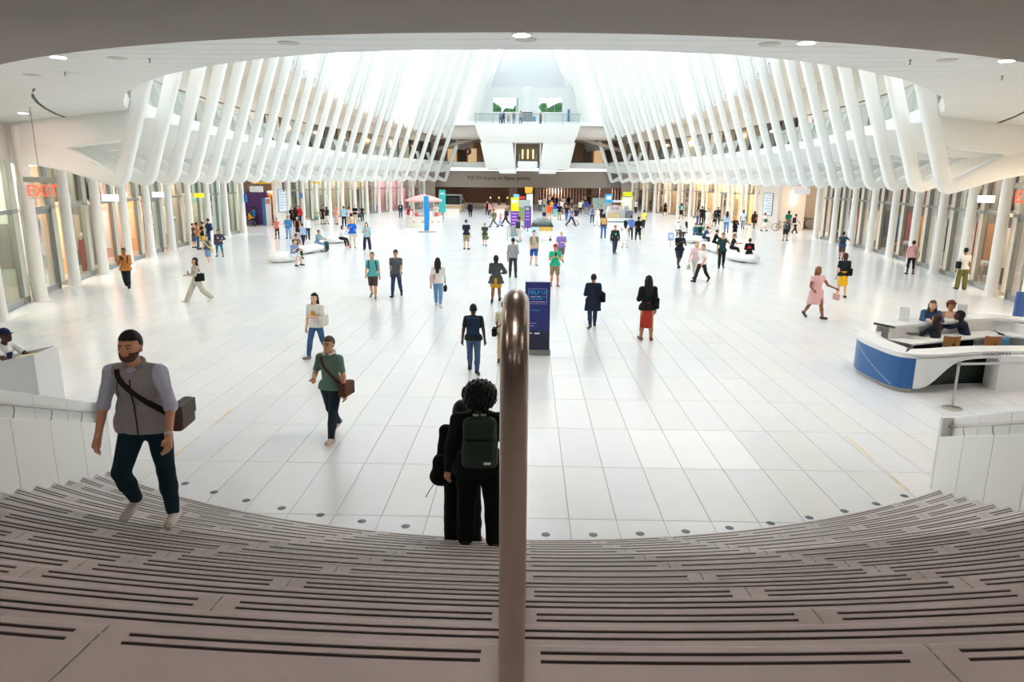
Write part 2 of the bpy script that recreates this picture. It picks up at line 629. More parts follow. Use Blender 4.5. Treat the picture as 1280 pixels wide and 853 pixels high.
# light soffit in long planks around the oval end of the opening
OP = [(0, 12.8), (2, 12.9), (3.5, 13.2), (5, 13.85), (6.5, 14.8), (8.1, 16.15), (9.3, 17.5), (10.8, 19.4), (12, 21.4), (12.9, 23.0), (13.4, 24.1)]
def open_x(y):
    if y <= 12.8:
        return 0.0
    for (x0, y0), (x1, y1) in zip(OP, OP[1:]):
        if y <= y1:
            t = (y - y0) / (y1 - y0)
            if x0 == 0:
                return 2 * math.sqrt(max(0, t))
            return x0 + (x1 - x0) * t
    return OP[-1][0]
def sof_z(x): return 6.55 - .1 * max(0, abs(x) - 13)
SOF = mat('soffit_panel', '#e3e5e2', rough=.45, vary=.03, scale=1.5)
ceil = empty('ceiling', (0, 0, 0), kind='structure')
y = 7.0
rows = []
while y < 24.2:
    y1 = min(y + .5, 24.22)
    rows.append((y, y1))
    y = y1
for (y0, y1) in rows:
    for s in (-1, 1):
        b = MB()
        inner = [(open_x(y0 + (y1 - y0 - .016) * t / 6), y0 + (y1 - y0 - .016) * t / 6) for t in range(7)]
        N = 7
        for z_off, _ in ((0, 0),):
            a, c = [], []
            grid = []
            for (xi, yy) in inner:
                grid.append([(s * (xi + (21 - xi) * (u / N)), yy, sof_z(xi + (21 - xi) * (u / N))) for u in range(N + 1)])
            for p, q in zip(grid, grid[1:]):
                b.strip(p, q)
            # thin upturned edge so the seams read as seams
            b.strip(grid[0], [(p[0], p[1], p[2] + .05) for p in grid[0]])
            b.strip(grid[-1], [(p[0], p[1], p[2] + .05) for p in grid[-1]])
        b.obj('ceiling_plank', SOF, ceil, smooth=True)
MB().box(-22, 22, 6.9, 12.7, 6.72, 6.78).obj('plank_backing', mat('backing_dark', '#55534f'), ceil)
for s in (-1, 1):
    b = MB()
    xo = [(s * p[0], p[1]) for p in OP]
    b.strip([(x, y, 6.72) for x, y in xo], [(s * 22, y, 6.72) for x, y in xo])
    b.obj('plank_backing', mat('backing_dark', '#55534f'), ceil)
# rounded white fascia and floor edge of the opening
b = MB()
op_full = [(-p[0], p[1]) for p in reversed(OP[1:])] + OP
prof = [(0.0, 6.545), (-.02, 6.56), (.0, 6.62), (.05, 6.78), (.06, 7.0), (0.0, 7.12), (-.4, 7.12)]
def inset(pts, o):
    out = []
    for i, p in enumerate(pts):
        a, c = pts[max(0, i - 1)], pts[min(len(pts) - 1, i + 1)]
        t = Vector((c[0] - a[0], c[1] - a[1])).normalized()
        nrm = Vector((-t.y, t.x))
        out.append((p[0] + nrm.x * o, p[1] + nrm.y * o))
    return out
rr = [[(q[0], q[1], z) for q in inset(op_full, o)] for o, z in prof]
for p, q in zip(rr, rr[1:]):
    b.strip(p, q)
b.obj('trim_opening', WHITE, kind='structure', smooth='all')
b = MB()
for s in (-1, 1):
    xo = [(s * p[0], p[1]) for p in OP]
    b.strip([(x, y, 7.12) for x, y in xo], [(s * 26, y - (2 if i == 0 else 0), 7.12) for i, (x, y) in enumerate(xo)])
b.obj('balcony_floor_near', WHITE, kind='structure')

# recessed downlights, ceiling discs, sprinklers and the dark curved slot
LAMP = mat('lamp_glow', '#fff6ee', emit=260.0, vary=0)
def sof(px, py):
    z = 6.55
    for _ in range(40):
        p = onz(px, py, z)
        z = z * .8 + .2 * sof_z(p.x)
    return Vector((p.x, p.y, z))
dl = MB().lathe([(.001, -.004), (.13, -.004), (.13, -.02), (.16, -.02), (.16, .0)], n=24).mesh('downlight', [WHITE])
dl2 = MB().lathe([(.001, -.006), (.12, -.006)], n=24).mesh('lamp', [LAMP])
dl3 = MB().lathe([(.001, -.006), (.12, -.006)], n=24).mesh('lamp', [mat('lamp_glow_soft', '#fff0ec', emit=22.0, vary=0)])
names = ['left corner above the guard', 'right corner', 'right of the arch crown', 'at the crown of the arch', 'far left beside the beam']
for (px, py), wh in zip([(73, 70.5), (1259, 75), (1008, 52.5), (652, 42.8), (31, 156)], names):
    p = sof(px, py)
    if p.y > 23.2:
        p = Vector((p.x * 22.4 / p.y, 22.4, sof_z(p.x * 22.4 / p.y)))
    t = empty('downlight', p, label='round recessed downlight glowing in the pale soffit, ' + wh, cat='downlight', group='soffit downlights')
    link('trim_ring', dl, t)
    link('lamp', dl2 if 'far left' not in wh else dl3, t, (0, 0, -.016))
sp = MB().lathe([(.001, -.012), (.16, -.012), (.18, -.006), (.18, 0)], n=28).mesh('cover', mat('disc_taupe', '#c9c5c0', rough=.6), smooth=True)
for (px, py), wh in zip([(147, 72.5), (40, 93.5), (361, 53.5), (658, 49.5), (962, 55), (1184, 75)], ['near the left rib', 'far left', 'left of the crown', 'at the crown', 'right of the crown', 'near the right rib']):
    t = link('ceiling_cover', sp, None, sof(px, py), label='flat round taupe cover set in the pale soffit, ' + wh, cat='ceiling cover')
spr = MB().lathe([(.03, 0), (.03, -.01), (.012, -.012), (.012, -.07), (.03, -.08), (.001, -.085)], n=10).mesh('sprinkler', GREY)
for (px, py), wh in zip([(187, 73), (81, 90), (1138, 75), (1253, 95)], ['above the first left rib', 'above the left guard', 'above the first right rib', 'in the right corner']):
    link('sprinkler', spr, None, sof(px, py), label='small sprinkler head hanging from the soffit, ' + wh, cat='sprinkler')
for pts, wh in (([(43, 110), (40, 115), (41.5, 121), (47, 128), (56, 135), (69, 142), (88, 149)], 'left'), ([(1282, 139), (1270, 145), (1255, 151), (1246, 154)], 'right')):
    P = [sof(*q) for q in pts]
    MB().tube([(p.x, p.y, p.z - .01) for p in P], .045, n=6, flat=.3).obj('track_slot', DARK, label='thin dark curved slot in the pale soffit at the %s edge' % wh, cat='ceiling slot')

# ------------------------------------------------------------------ ribs
def rrect(dep, th, r, n=3):
    pts = []
    for cx, cz, a0 in ((dep / 2 - r, th / 2 - r, 0), (-dep / 2 + r, th / 2 - r, 90), (-dep / 2 + r, -th / 2 + r, 180), (dep / 2 - r, -th / 2 + r, 270)):
        for k in range(n + 1):
            a = math.radians(a0 + 90 * k / n)
            pts.append((cx + r * math.cos(a), cz + r * math.sin(a)))
    return pts
def sweep(b, path, dep, th, r, caps=True):
    """rounded-rectangle limb along a path in the XZ plane; dep in the plane, th across it"""
    P = [Vector((p[0], p[1])) for p in path]
    rows = []
    for i, p in enumerate(P):
        t0 = (P[i] - P[i - 1]).normalized() if i else (P[1] - P[0]).normalized()
        t1 = (P[i + 1] - P[i]).normalized() if i < len(P) - 1 else t0
        t = (t0 + t1).normalized()
        sc = 1 / max(.5, t.dot(t0))
        nrm = Vector((-t.y, t.x)) * sc
        dd = dep[i] if isinstance(dep, (list, tuple)) else dep
        hh = th[i] if isinstance(th, (list, tuple)) else th
        rows.append([(p.x + nrm.x * u, v, p.y + nrm.y * u) for u, v in rrect(dd, hh, min(r, dd * .45, hh * .45))])
    m = len(rows[0])
    n0 = len(b.v)
    vs = [q for row in rows for q in row]
    fs = []
    for i in range(len(rows) - 1):
        for k in range(m):
            k2 = (k + 1) % m
            fs.append((i * m + k, i * m + k2, (i + 1) * m + k2, (i + 1) * m + k))
    fs += [tuple(reversed(range(m))), tuple(range((len(rows) - 1) * m, len(rows) * m))]
    b.add(vs, fs)
def rib(i, s):
    d = dpos(i)
    tx, cx = tipx(d), colx(d)
    zt = 3.97
    H = .345                                   # half depth of the blade
    def X(u): return s * u                     # u: distance from the hall axis
    ztop = min(zt + (tx - 1.7) / LEAN, 52)
    nrm = Vector((1, LEAN)).normalized()       # outward normal in (u, z)
    # centre line of the blade, then round the tip into the bracket arm
    q0 = Vector((tx, zt)) + nrm * H
    up = Vector((-LEAN, 1)).normalized()
    path = [Vector((max(cx + .6, tx + 3.4), 5.2)), Vector((tx + 2.9, 5.12)), Vector((tx + 1.9, 4.9)), Vector((tx + 1.0, 4.52)), Vector((tx + .55, 4.32)), Vector((tx + .32, 4.25)), Vector((tx + .2, 4.3))]
    dep = [.86, .86, .82, .6, .5, .48, .5]
    knee = Vector((tx + .25 - LEAN * .5, zt + .5))
    path += [knee, knee + up * .6, knee + up * 3.5]
    dep += [.5, .5, .56]
    L = (ztop - knee.y) / up.y
    path += [knee + up * (L * .4), knee + up * L]
    dep += [.66, .7]
    b = MB()
    sweep(b, [(X(p.x), p.y) for p in path], dep, .32, .12)
    root = empty('rib', (0, d, 0), label='', cat='rib', group='white steel ribs of the %s side' % ('left' if s < 0 else 'right'))
    order = ['nearest', 'second', 'third', 'fourth', 'fifth', 'sixth', 'seventh', 'eighth', 'ninth', 'tenth', 'eleventh', 'twelfth', 'thirteenth', 'fourteenth', 'fifteenth', 'sixteenth', 'seventeenth', 'eighteenth', 'nineteenth', 'twentieth', 'twenty-first', 'twenty-second', 'twenty-third', 'twenty-fourth', 'last']
    root['label'] = 'white steel rib leaning over the %s balcony, %s from the stairs' % ('left' if s < 0 else 'right', order[i])
    b.obj('rib_blade', RIBW, root, smooth=True)
    # web over the triangular opening
    b = MB()
    xi = tx - LEAN * 2.0 + .35
    ww = tx + 1.85
    hole_hi, top = 5.42, SLAB0 + .02
    if i == 0:
        topo = 6.05
    else:
        topo = top
    outline = [(xi, hole_hi + .15), (ww, hole_hi - .12), (ww + .05, 4.75), (cx + .6, 5.0), (cx + .6, topo), (xi - .1, top)]
    vs = [(X(u), -.15, z) for u, z in outline] + [(X(u), .15, z) for u, z in outline]
    m = len(outline)
    b.add(vs, [tuple(range(m)), tuple(reversed(range(m, 2 * m)))] + [(k, (k + 1) % m, m + (k + 1) % m, m + k) for k in range(m)])
    b.obj('bracket_web', RIBW, root, bevel=.04, smooth=True)
    # deeper upper fin with a rounded foot, starting along the arch
    za = archz(d)
    f0 = Vector((tx - LEAN * (za - zt), za)) + nrm * .86
    Lf = (ztop - za) / up.y
    b = MB()
    path = [f0, f0 + up * .06, f0 + up * .2, f0 + up * .45, f0 + up * (Lf * .3), f0 + up * (Lf * .6), f0 + up * Lf]
    sweep(b, [(X(p.x), p.y) for p in path], [.18, .44, .6, .66, .75, .8, .8], [.16, .28, .36, .38, .38, .38, .38], .15)
    b.obj('rib_fin', RIBW, root, smooth=True)
    return root
for s in (-1, 1):
    for i in range(NB):
        rib(i, s)

# ------------------------------------------------------------------ balcony, its wall, the glass roof
def strip_y(fn0, fn1, d0=D0, d1=dpos(NB - 1) + 1.2, n=48):
    ds = [d0 + (d1 - d0) * t / n for t in range(n + 1)]
    return [fn0(d) for d in ds], [fn1(d) for d in ds]
BEIGE = mat('beige_plaster', '#e9e2d9', rough=.8, vary=.05, scale=.8)
L2 = [mat('upper_shop_brown', '#8c7866', rough=.7), mat('upper_shop_dark', '#4a4440', rough=.5), mat('upper_shop_cream', '#d9c9b2', rough=.7), mat('upper_shop_grey', '#b5b3ae', rough=.7), mat('upper_shop_white', '#e6ddd2', rough=.7)]
WARM = mat('warm_lamp', '#ffd9a8', emit=9.0, vary=0)
for s, nm in ((-1, 'left'), (1, 'right')):
    b = MB()
    e0, e1 = D0 - .2, dpos(NB - 1) + 1.0
    prof = [(3.2, SLAB0), (.16, SLAB0), (.06, SLAB0 + .03), (.02, SLAB0 + .1), (.02, SLAB1 - .08), (.07, SLAB1), (3.2, SLAB1)]
    prof = [(10.0, z) if o > 3 else (o, z) for o, z in prof]
    ds = [e0 + (e1 - e0) * t / 60 for t in range(61)]
    rows = [[(s * (tipx(d) + o), d, z) for d in ds] for o, z in prof]
    for p, q in zip(rows, rows[1:]):
        b.strip(p, q)
    b.obj('balcony_slab_' + nm, WHITE, kind='structure', smooth=True)
    # upper wall
    b = MB()
    for z0, z1, o in ((9.9, 16.5, .4),):
        p, q = strip_y(lambda d: (s * (colx(d) + o), d, z0), lambda d: (s * (colx(d) + o), d, z1))
        b.strip(p, q)
    p, q = strip_y(lambda d: (s * (colx(d) + .4), d, 9.9), lambda d: (s * (colx(d) + 3.6), d, 9.9))
    b.strip(p, q)
    p, q = strip_y(lambda d: (s * (colx(d) + 3.6), d, SLAB1), lambda d: (s * (colx(d) + 3.6), d, 9.9))
    b.strip(p, q)
    # soffit running from the wall to the foot of the glazing
    def zc(d): return archz(d) + .9
    def gx(d): return tipx(d) + 1.1 - LEAN * (zc(d) - 3.97)
    p, q = strip_y(lambda d: (s * (colx(d) + .4), d, zc(d)), lambda d: (s * gx(d), d, zc(d)))
    b.strip(p, q)
    wall = b.obj('wall_%s_upper' % nm, BEIGE, kind='structure', smooth=True)
    for i in range(0, NB - 1):
        d0, d1 = dpos(i) + .5, dpos(i + 1) - .1
        k = (0, 2, 1, 0, 3, 1, 0, 2)[(i * 3 + (s > 0)) % 8] if i > 10 else 4
        x0, x1 = colx(d0) + .38, colx(d1) + .38
        b = MB()
        b.add([(s * x0, d0, SLAB1), (s * x1, d1, SLAB1), (s * x1, d1, 9.8), (s * x0, d0, 9.8), (s * (x0 + .12), d0, SLAB1), (s * (x1 + .12), d1, SLAB1), (s * (x1 + .12), d1, 9.8), (s * (x0 + .12), d0, 9.8)],
              [(0, 1, 2, 3), (4, 5, 6, 7), (0, 1, 5, 4), (1, 2, 6, 5), (2, 3, 7, 6), (3, 0, 4, 7)])
        b.obj('upper_shop_panel', L2[k], wall)
        if i > 9 and i % 2 == 0:
            xm = colx(dpos(i) + 1.9) + .3
            MB().box(s * xm - .05, s * xm + .05, dpos(i) + 1.3, dpos(i) + 2.4, 9.0, 9.12).obj('wall_lamp', WARM, wall)
    # glass balustrade
    root = empty('glass_balustrade', (0, 0, 0), label='glass balustrade with slim posts along the %s balcony' % nm, cat='balustrade')
    gl = glass('balustrade_glass', '#e6eeec', .9)
    for i in range(-1, NB - 1):
        d0, d1 = dpos(i) + (.25 if i < 0 else .05) + (3.0 if i < 0 else 0), dpos(i + 1) - .05
        x0, x1 = tipx(d0) + .12, tipx(d1) + .12
        b = MB()
        b.add([(s * x0, d0, SLAB1), (s * x1, d1, SLAB1), (s * x1, d1, SLAB1 + 1.08), (s * x0, d0, SLAB1 + 1.08)], [(0, 1, 2, 3)])
        b.obj('glass_pane', gl, root)
        MB().tube([(s * x1, d1 + .05, SLAB1), (s * x1, d1 + .05, SLAB1 + 1.1)], .018, n=6).obj('post', GREY, root)
        MB().tube([(s * x0, d0, SLAB1 + 1.1), (s * x1, d1, SLAB1 + 1.1)], .014, n=6).obj('top_rail', GREY, root)
    # glazing between the ribs
    rootg = empty('roof_glazing_' + nm, (0, 0, 0), kind='structure')
    gl2 = glass('roof_glass', '#f4f8f8', .95)
    for i in range(NB - 1):
        d0, d1 = dpos(i), dpos(i + 1)
        za, zb = archz(d0) + .9, archz(d1) + .9
        def pt(d, z):
            return (s * (tipx(d) + 1.1 - LEAN * (z - 3.97)), d, z)
        zt0, zt1 = [3.97 + (tipx(d) - 1.7) / LEAN for d in (d0, d1)]
        b = MB()
        b.add([pt(d0, za), pt(d1, zb), pt(d1, min(zt1, 52)), pt(d0, min(zt0, 52))], [(0, 1, 2, 3)])
        b.obj('glass_pane', gl2, rootg)
# unseen walls added above the near soffit to keep sky light off the ribs
MB().box(-30, 30, 9.2, 9.6, 6.8, 17).obj('wall_near_upper', BEIGE, kind='structure')
for s, nm in ((-1, 'left'), (1, 'right')):
    b = MB()
    p, q = strip_y(lambda d: (s * (tipx(d) + 1.1 + .4), d, 7.1), lambda d: (s * (tipx(d) + 1.5 - LEAN * 38), d, 45), 9.4, 24.4, 6)
    b.strip(p, q)
    b.obj('wall_%s_near_upper' % nm, BEIGE, kind='structure')  # added out of view to block side sky light before the first rib
    b = MB()
    p, q = strip_y(lambda d: (s * (tipx(d) + 1.1 - LEAN * 5), d, 8.97), lambda d: (s * max(.0, tipx(dpos(24)) + 1.1 - LEAN * 34), d, 38), dpos(24) + .1, 119, 4)
    b.strip(p, q)
    b.obj('ceiling_end_slope_%s' % nm, WHITE, kind='structure')  # roof slope added to cut sky light on the terrace front
# track spotlights along the foot of the glazing
SPOT = mat('spot_white', '#d9d9d6', rough=.4)
spm = MB().lathe([(.001, -.16), (.07, -.16), (.08, -.02), (.06, .1), (.001, .12)], n=10).mesh('spot_head', SPOT, smooth=True)
OW = ['seventh', 'eighth', 'ninth', 'tenth', 'eleventh', 'twelfth', 'thirteenth', 'fourteenth', 'fifteenth', 'sixteenth', 'seventeenth', 'eighteenth', 'nineteenth', 'twentieth', 'twenty-first', 'twenty-second']
for s, nm in ((-1, 'left'), (1, 'right')):
    for i in range(6, 22):
        d = dpos(i) + 1.79
        z = archz(d) + .55
        u = tipx(d) + .75 - LEAN * (z - 3.97)
        r = empty('spotlight_track', (s * u, d, z), label='short track of white spotlights high between %s ribs, after the %s' % (nm, OW[i - 6]), cat='spotlights', group='spotlight tracks of the %s side' % nm)
        MB().tube([(0, -1.45, .2), (0, 1.45, .2)], .035, n=6).obj('track_bar', DARK, r)
        for q in range(4):
            o = link('spot_head', spm, r, (-s * .08, -1.05 + q * .7, .05))
            o.rotation_euler = (.25 * (q - 1.5), s * .5, 0)
# ridge beams where the ribs meet the skylight
for s in (-1, 1):
    b = MB()
    rows = [[], [], [], []]
    for i in range(NB):
        d = dpos(i)
        zt = min(3.97 + (tipx(d) - 1.7) / LEAN, 52)
        u = tipx(d) - LEAN * (zt - 3.97)
        for k, (o, h) in enumerate(((-.2, -.4), (1.2, -.4), (1.2, .6), (-.2, .6))):
            rows[k].append((s * (u + o), d, zt + h))
    for p, q in zip(rows, rows[1:] + rows[:1]):
        b.strip(p, q)
    b.obj('ridge_beam', RIBW, kind='structure')
# ------------------------------------------------------------------ columns
prof = [(.27, 0), (.27, .03), (.245, .08), (.225, .2), (.21, .6), (.205, 5.0), (.23, 6.0)]
COLM = mat('column_white', '#f0ece6', rough=.5, vary=.02, scale=1)
colme = MB().lathe(prof, n=24).mesh('shaft', COLM, smooth=True)
ringme = MB().lathe([(.3, 0), (.3, .02), (.275, .03)], n=24).mesh('base_ring', COLM, smooth=True)
ORD = ['', 'first', 'second', 'third', 'fourth', 'fifth', 'sixth', 'seventh', 'eighth', 'ninth', 'tenth', 'eleventh', 'twelfth', 'thirteenth', 'fourteenth', 'fifteenth', 'sixteenth', 'seventeenth', 'eighteenth', 'nineteenth', 'twentieth', 'twenty-first', 'twenty-second', 'twenty-third', 'twenty-fourth', 'twenty-fifth', 'twenty-sixth']
for s, nm in ((-1, 'left'), (1, 'right')):
    k = 0
    for i in range(-2, NB - 1):
        if i in (10, 11) or (i == 12 and s > 0):
            continue
        d = dpos(i)
        k += 1
        root = empty('column', (s * colx(d), d, 0), label='round white column along the %s shopfronts, %s from the stairs' % (nm, ORD[k]), cat='column', group='columns of the %s arcade' % nm)
        link('shaft', colme, root)
        link('base_ring', ringme, root)

# ------------------------------------------------------------------ ground floor shopfronts, one per bay
SHOPGLASS = {-1: glass('shop_glass_green', '#dfe9e2', .9), 1: glass('shop_glass_clear', '#f0ede6', .92)}
MULL = {-1: mat('mullion_green', '#d3d7cc', rough=.5), 1: mat('mullion_beige', '#f0e4d0', rough=.5)}
ALU = mat('aluminium', '#a7aaa8', rough=.35, metal=.7)
SHOPLAMP = mat('shop_lamp', '#fff3e6', emit=6.0, vary=0)
SHOPLAMPB = mat('shop_lamp_bright', '#fff4e8', emit=10.0, vary=0)
def bay_frame(s, i):
    a = Vector((s * (colx(dpos(i)) + .27), dpos(i), 0))
    c = Vector((s * (colx(dpos(i + 1)) + .27), dpos(i + 1), 0))
    t = (c - a)
    L = t.length
    t.normalize()
    nrm = Vector((t.y, -t.x, 0)) * (1 if s > 0 else -1)     # outwards, away from the hall
    return a, t, nrm, L
HUES = {'red': (.75, .2, .2), 'orange': (.9, .6, .35), 'tan': (.82, .7, .5), 'brown': (.55, .4, .3), 'blue': (.3, .5, .68), 'teal': (.4, .66, .62), 'grey': (.6, .6, .6), 'slate': (.45, .5, .55), 'white': (.92, .92, .9), 'pink': (.88, .6, .68), 'pale blue': (.62, .72, .8)}
def hue(h):
    c = [int(h.lstrip('#')[i:i + 2], 16) / 255 for i in (0, 2, 4)]
    return min(HUES, key=lambda k: sum((a - b) ** 2 for a, b in zip(c, HUES[k])))
def shop(s, i, back, side=None, label='', lamp=1, door=False, transom=3.1, goods=(), floorc='#b8afa6', header=None, upper=None, plinth=.22):
    a, t, nv, L = bay_frame(s, i)
    root = empty('shopfront', a, label=label, cat='shopfront')
    def xf(p): return t * p.x + nv * p.y + Vector((0, 0, p.z))
    def part(name, x0, x1, y0, y1, z0, z1, m, par=None):
        return MB().box(x0, x1, y0, y1, z0, z1, xf=xf).obj(name, m, par or root)
    gl, mu = SHOPGLASS[s], MULL[s]
    def pane(x0, x1, z0, z1):
        b = MB()
        b.add([xf(Vector(p)) for p in ((x0, .1, z0), (x1, .1, z0), (x1, .1, z1), (x0, .1, z1))], [(0, 1, 2, 3)])
        return b.obj('glass_pane', gl, root)
    x0, x1 = .2, L - .2
    if plinth and not door:
        part('plinth', x0, x1, .02, .3, 0, plinth, ALU)
    fin = .62
    part('mullion', x1 - fin, x1 - fin + .05, .0, .16, 0, 4.85, ALU)
    part('return_panel', x1 - fin + .05, x1 + .1, .06, .12, plinth, 4.85, mu)
    part('transom', x0, x1, .04, .16, transom, transom + .14, ALU)
    zb = 0 if door else plinth
    if door:
        m = (x0 + x1 - fin) / 2
        for q0, q1, hx in ((x0, m - .01, m - .09), (m + .01, x1 - fin, m + .09)):
            dr = MB().box(q0, q1, .08, .12, .02, .24, xf=xf).box(q0, q1, .08, .12, transom - .14, transom, xf=xf).box(q0, q0 + .05, .08, .12, .2, transom, xf=xf).box(q1 - .05, q1, .08, .12, .2, transom, xf=xf).obj('door_leaf', ALU, root)
            b = MB()
            b.add([xf(Vector(p)) for p in ((q0 + .05, .1, .24), (q1 - .05, .1, .24), (q1 - .05, .1, transom - .14), (q0 + .05, .1, transom - .14))], [(0, 1, 2, 3)])
            b.obj('door_glass', gl, dr)
            MB().tube([xf(Vector((hx, .08, .95))), xf(Vector((hx, .0, .98))), xf(Vector((hx, .0, 1.42))), xf(Vector((hx, .08, 1.45)))], .016, n=6).obj('door_handle', ALU, dr)
    else:
        pane(x0, x1 - fin, zb, transom)
    pane(x0, x1 - fin, transom + .14, 4.85)
    # the room behind the glass
    bm_ = mat('shop_' + back.lstrip('#'), back, rough=.75, vary=.1, scale=1.2)
    sm_ = mat('shop_' + (side or back).lstrip('#'), side or back, rough=.75, vary=.1, scale=1.2)
    D = 3.4
    part('back_wall', -.2, L + .2, D, D + .1, 0, 4.9, bm_)
    part('side_wall', L - .02, L + .02, .9, D, 0, 4.9, sm_)
    # pictures and rails on the partition, which is what one sees from the stairs
    for q in range(3):
        hc = (['#f2ece4', back, '#8d8a86', side or '#c9bfb4', '#d9c7b0'] if s < 0 or i < 1 or i > 8 else ['#3f6f9e', '#dcd8d0', '#a23a3a', '#2f3338', '#c98a4a'])[(i + q * 2) % 5]
        part('wall_display', L - .05, L - .02, 1.05 + q * .75, 1.65 + q * .75, .5 + .25 * ((i + q) % 2), 2.5, mat('shop_' + hc.lstrip('#'), hc, rough=.6))
    part('shop_floor', 0, L, .14, D, -.004, .006, mat('shop_floor_' + floorc.lstrip('#'), floorc, rough=.35))
    part('shop_ceiling', 0, L, .14, D, 4.86, 4.92, mat('shop_ceiling', '#d8d4cc', rough=.8))
    if upper:
        part('upper_panel', .3, x1 - fin, .6, .66, transom + .2, 4.8, mat('shop_' + upper.lstrip('#'), upper, rough=.6))
    if lamp:
        part('ceiling_lamp', .5, L - .5, 1.2, 2.0, 4.78, 4.84, SHOPLAMPB if lamp > 1 else SHOPLAMP)
    if header:
        part('wall_poster', x0 + .2, x0 + 1.3, D - .06, D - .01, .8, 2.6, mat('shop_' + header.lstrip('#'), header, rough=.6))
    for gi, (kind, u, v, hgt, colr) in enumerate(goods):
        p = a + xf(Vector((u, v, 0)))
        m = mat('goods_' + colr.lstrip('#'), colr, rough=.7, vary=.15)
        where = 'inside the ' + label[:1].lower() + label[1:]
        def glab(noun):
            pre, post = label.split(' shopfront')[0], label.split(' arcade ')[-1].split(',')[0] if ' arcade ' in label else ''
            words = ('%s %s inside the %s shop %s' % (hue(colr), noun, pre, post)).split()
            return ' '.join(words[:16])
        if kind == 'mannequin':
            r = empty('mannequin', p, rz=-math.pi / 2 * s, label=glab('dressed display figure'), cat='mannequin')
            B = [((0, 0, .75), (0, 0, 1.2), .15, .16, .7), ((0, 0, 1.2), (0, 0, 1.42), .17, .08, .7), ((-.08, 0, .05), (-.08, 0, .8), .05, .09, 1), ((.08, 0, .05), (.08, 0, .8), .05, .09, 1), ((-.2, 0, .85), (-.17, 0, 1.4), .04, .05, 1), ((.2, 0, .85), (.17, 0, 1.4), .04, .05, 1)]
            link('clothing', net_mesh('clothing', lambda X, Y, Z: np.minimum.reduce([cone((X, Y, Z), *q) for q in B]), (-.3, -.2, 0), (.3, .2, 1.6), .035, m), r)
            link('head', net_mesh('head', lambda X, Y, Z: smin(ell((X, Y, Z), (0, 0, 1.64), (.08, .1, .12)), cone((X, Y, Z), (0, 0, 1.4), (0, 0, 1.6), .05, .05), .03), (-.1, -.12, 1.38), (.1, .12, 1.78), .03, mat('mannequin_white', '#e8e2da')), r)
        elif kind == 'table':
            r = empty('display_table', p, label=glab('goods table'), cat='table')
            MB().box(-.4, .4, -.55, .55, .7, .76).obj('table_top', mat('table_wood', '#cbb79b'), r)
            for sx in (-.35, .35):
                for sy in (-.5, .5):
                    MB().box(sx - .03, sx + .03, sy - .03, sy + .03, 0, .7).obj('leg', mat('table_wood', '#cbb79b'), r)
            for q in range(3):
                MB().box(-.25, .2, -.45 + q * .32, -.2 + q * .32, .76, .86 + .05 * (q % 2)).obj('folded_goods', m, r, bevel=.02)
        elif kind == 'shelf':
            r = empty('display_shelf', p, rz=math.atan2(t.y, t.x), label=glab('goods shelf unit'), cat='shelf')
            b = MB()
            for zz in (0.1, .6, 1.1, 1.6, 2.1):
                MB().box(-.5, .5, -.2, .2, zz, zz + .03).obj('shelf_board', mat('shelf_white', '#ddd6cc'), r)
            for xx in (-.5, .5):
                MB().box(xx - .02, xx + .02, -.2, .2, 0, 2.2).obj('side_panel', mat('shelf_white', '#ddd6cc'), r)
            for zz in (.13, .63, 1.13, 1.63):
                for q in range(4):
                    h = .2 + .15 * ((q * 7 + int(zz * 10)) % 3) / 2
                    MB().box(-.45 + q * .24, -.27 + q * .24, -.12, .12, zz, zz + h).obj('boxed_goods', m if (q + int(zz * 10)) % 2 else mat('goods_cream', '#e8dfd0'), r)
        elif kind == 'plush':
            r = empty('plush_toy', p + Vector((0, 0, .22)), rz=math.pi / 2 * s, label=glab('sitting plush toy'), cat='plush toy')
            def toy(X, Y, Z):
                P = (X, Y, Z)
                d = ell(P, (0, 0, .3), (.24, .2, .3))
                for c, q in (((0, -.02, .72), (.2, .18, .18)), ((-.15, 0, .9), (.07, .04, .08)), ((.15, 0, .9), (.07, .04, .08)), ((-.2, -.2, .1), (.1, .2, .1)), ((.2, -.2, .1), (.1, .2, .1)), ((-.27, -.06, .42), (.08, .1, .18)), ((.27, -.06, .42), (.08, .1, .18))):
                    d = smin(d, ell(P, c, q), .04)
                return d
            link('body', net_mesh('body', toy, (-.4, -.45, 0), (.4, .25, 1), .035, m), r)
            MB().lathe([(.001, -.06), (.05, -.05), (.07, 0), (.05, .04), (.001, .05)], c=(0, -.19, .68), n=10, axis='z').obj('muzzle', mat('toy_cream', '#f3e6cf'), r, smooth=True)
    return root, a, t, nv, L, part
LL = 'shopfront on the left arcade '
shop(-1, -2, '#e4ddd4', label='pale glazed ' + LL + 'at the frame edge, nearest the stairs', goods=[('shelf', 1.2, 2.2, 0, '#d8a878')])
shop(-1, -1, '#e6ddd2', '#c9d2c8', label='greenish glass toy ' + LL + 'with a tan plush figure inside', header='#7fa8c8', goods=[('plush', 1.6, .8, 0, '#d9b27a'), ('shelf', 1.0, 2.6, 0, '#c98f7a'), ('shelf', 2.4, 2.6, 0, '#7fb0b8')])
shop(-1, 0, '#e3e2dc', '#cdd2c9', label='double glass doored ' + LL + 'behind the hanging exit sign', door=True, goods=[('mannequin', 1.3, 1.6, 0, '#b9b6b0'), ('shelf', 2.2, 2.7, 0, '#c9938a')])
shop(-1, 1, '#f2cfae', '#e8b78c', label='peach lit ' + LL + 'with a single wide pane', goods=[('table', 1.2, 1.5, 0, '#e8e4e0')], lamp=2, upper='#eabf97')
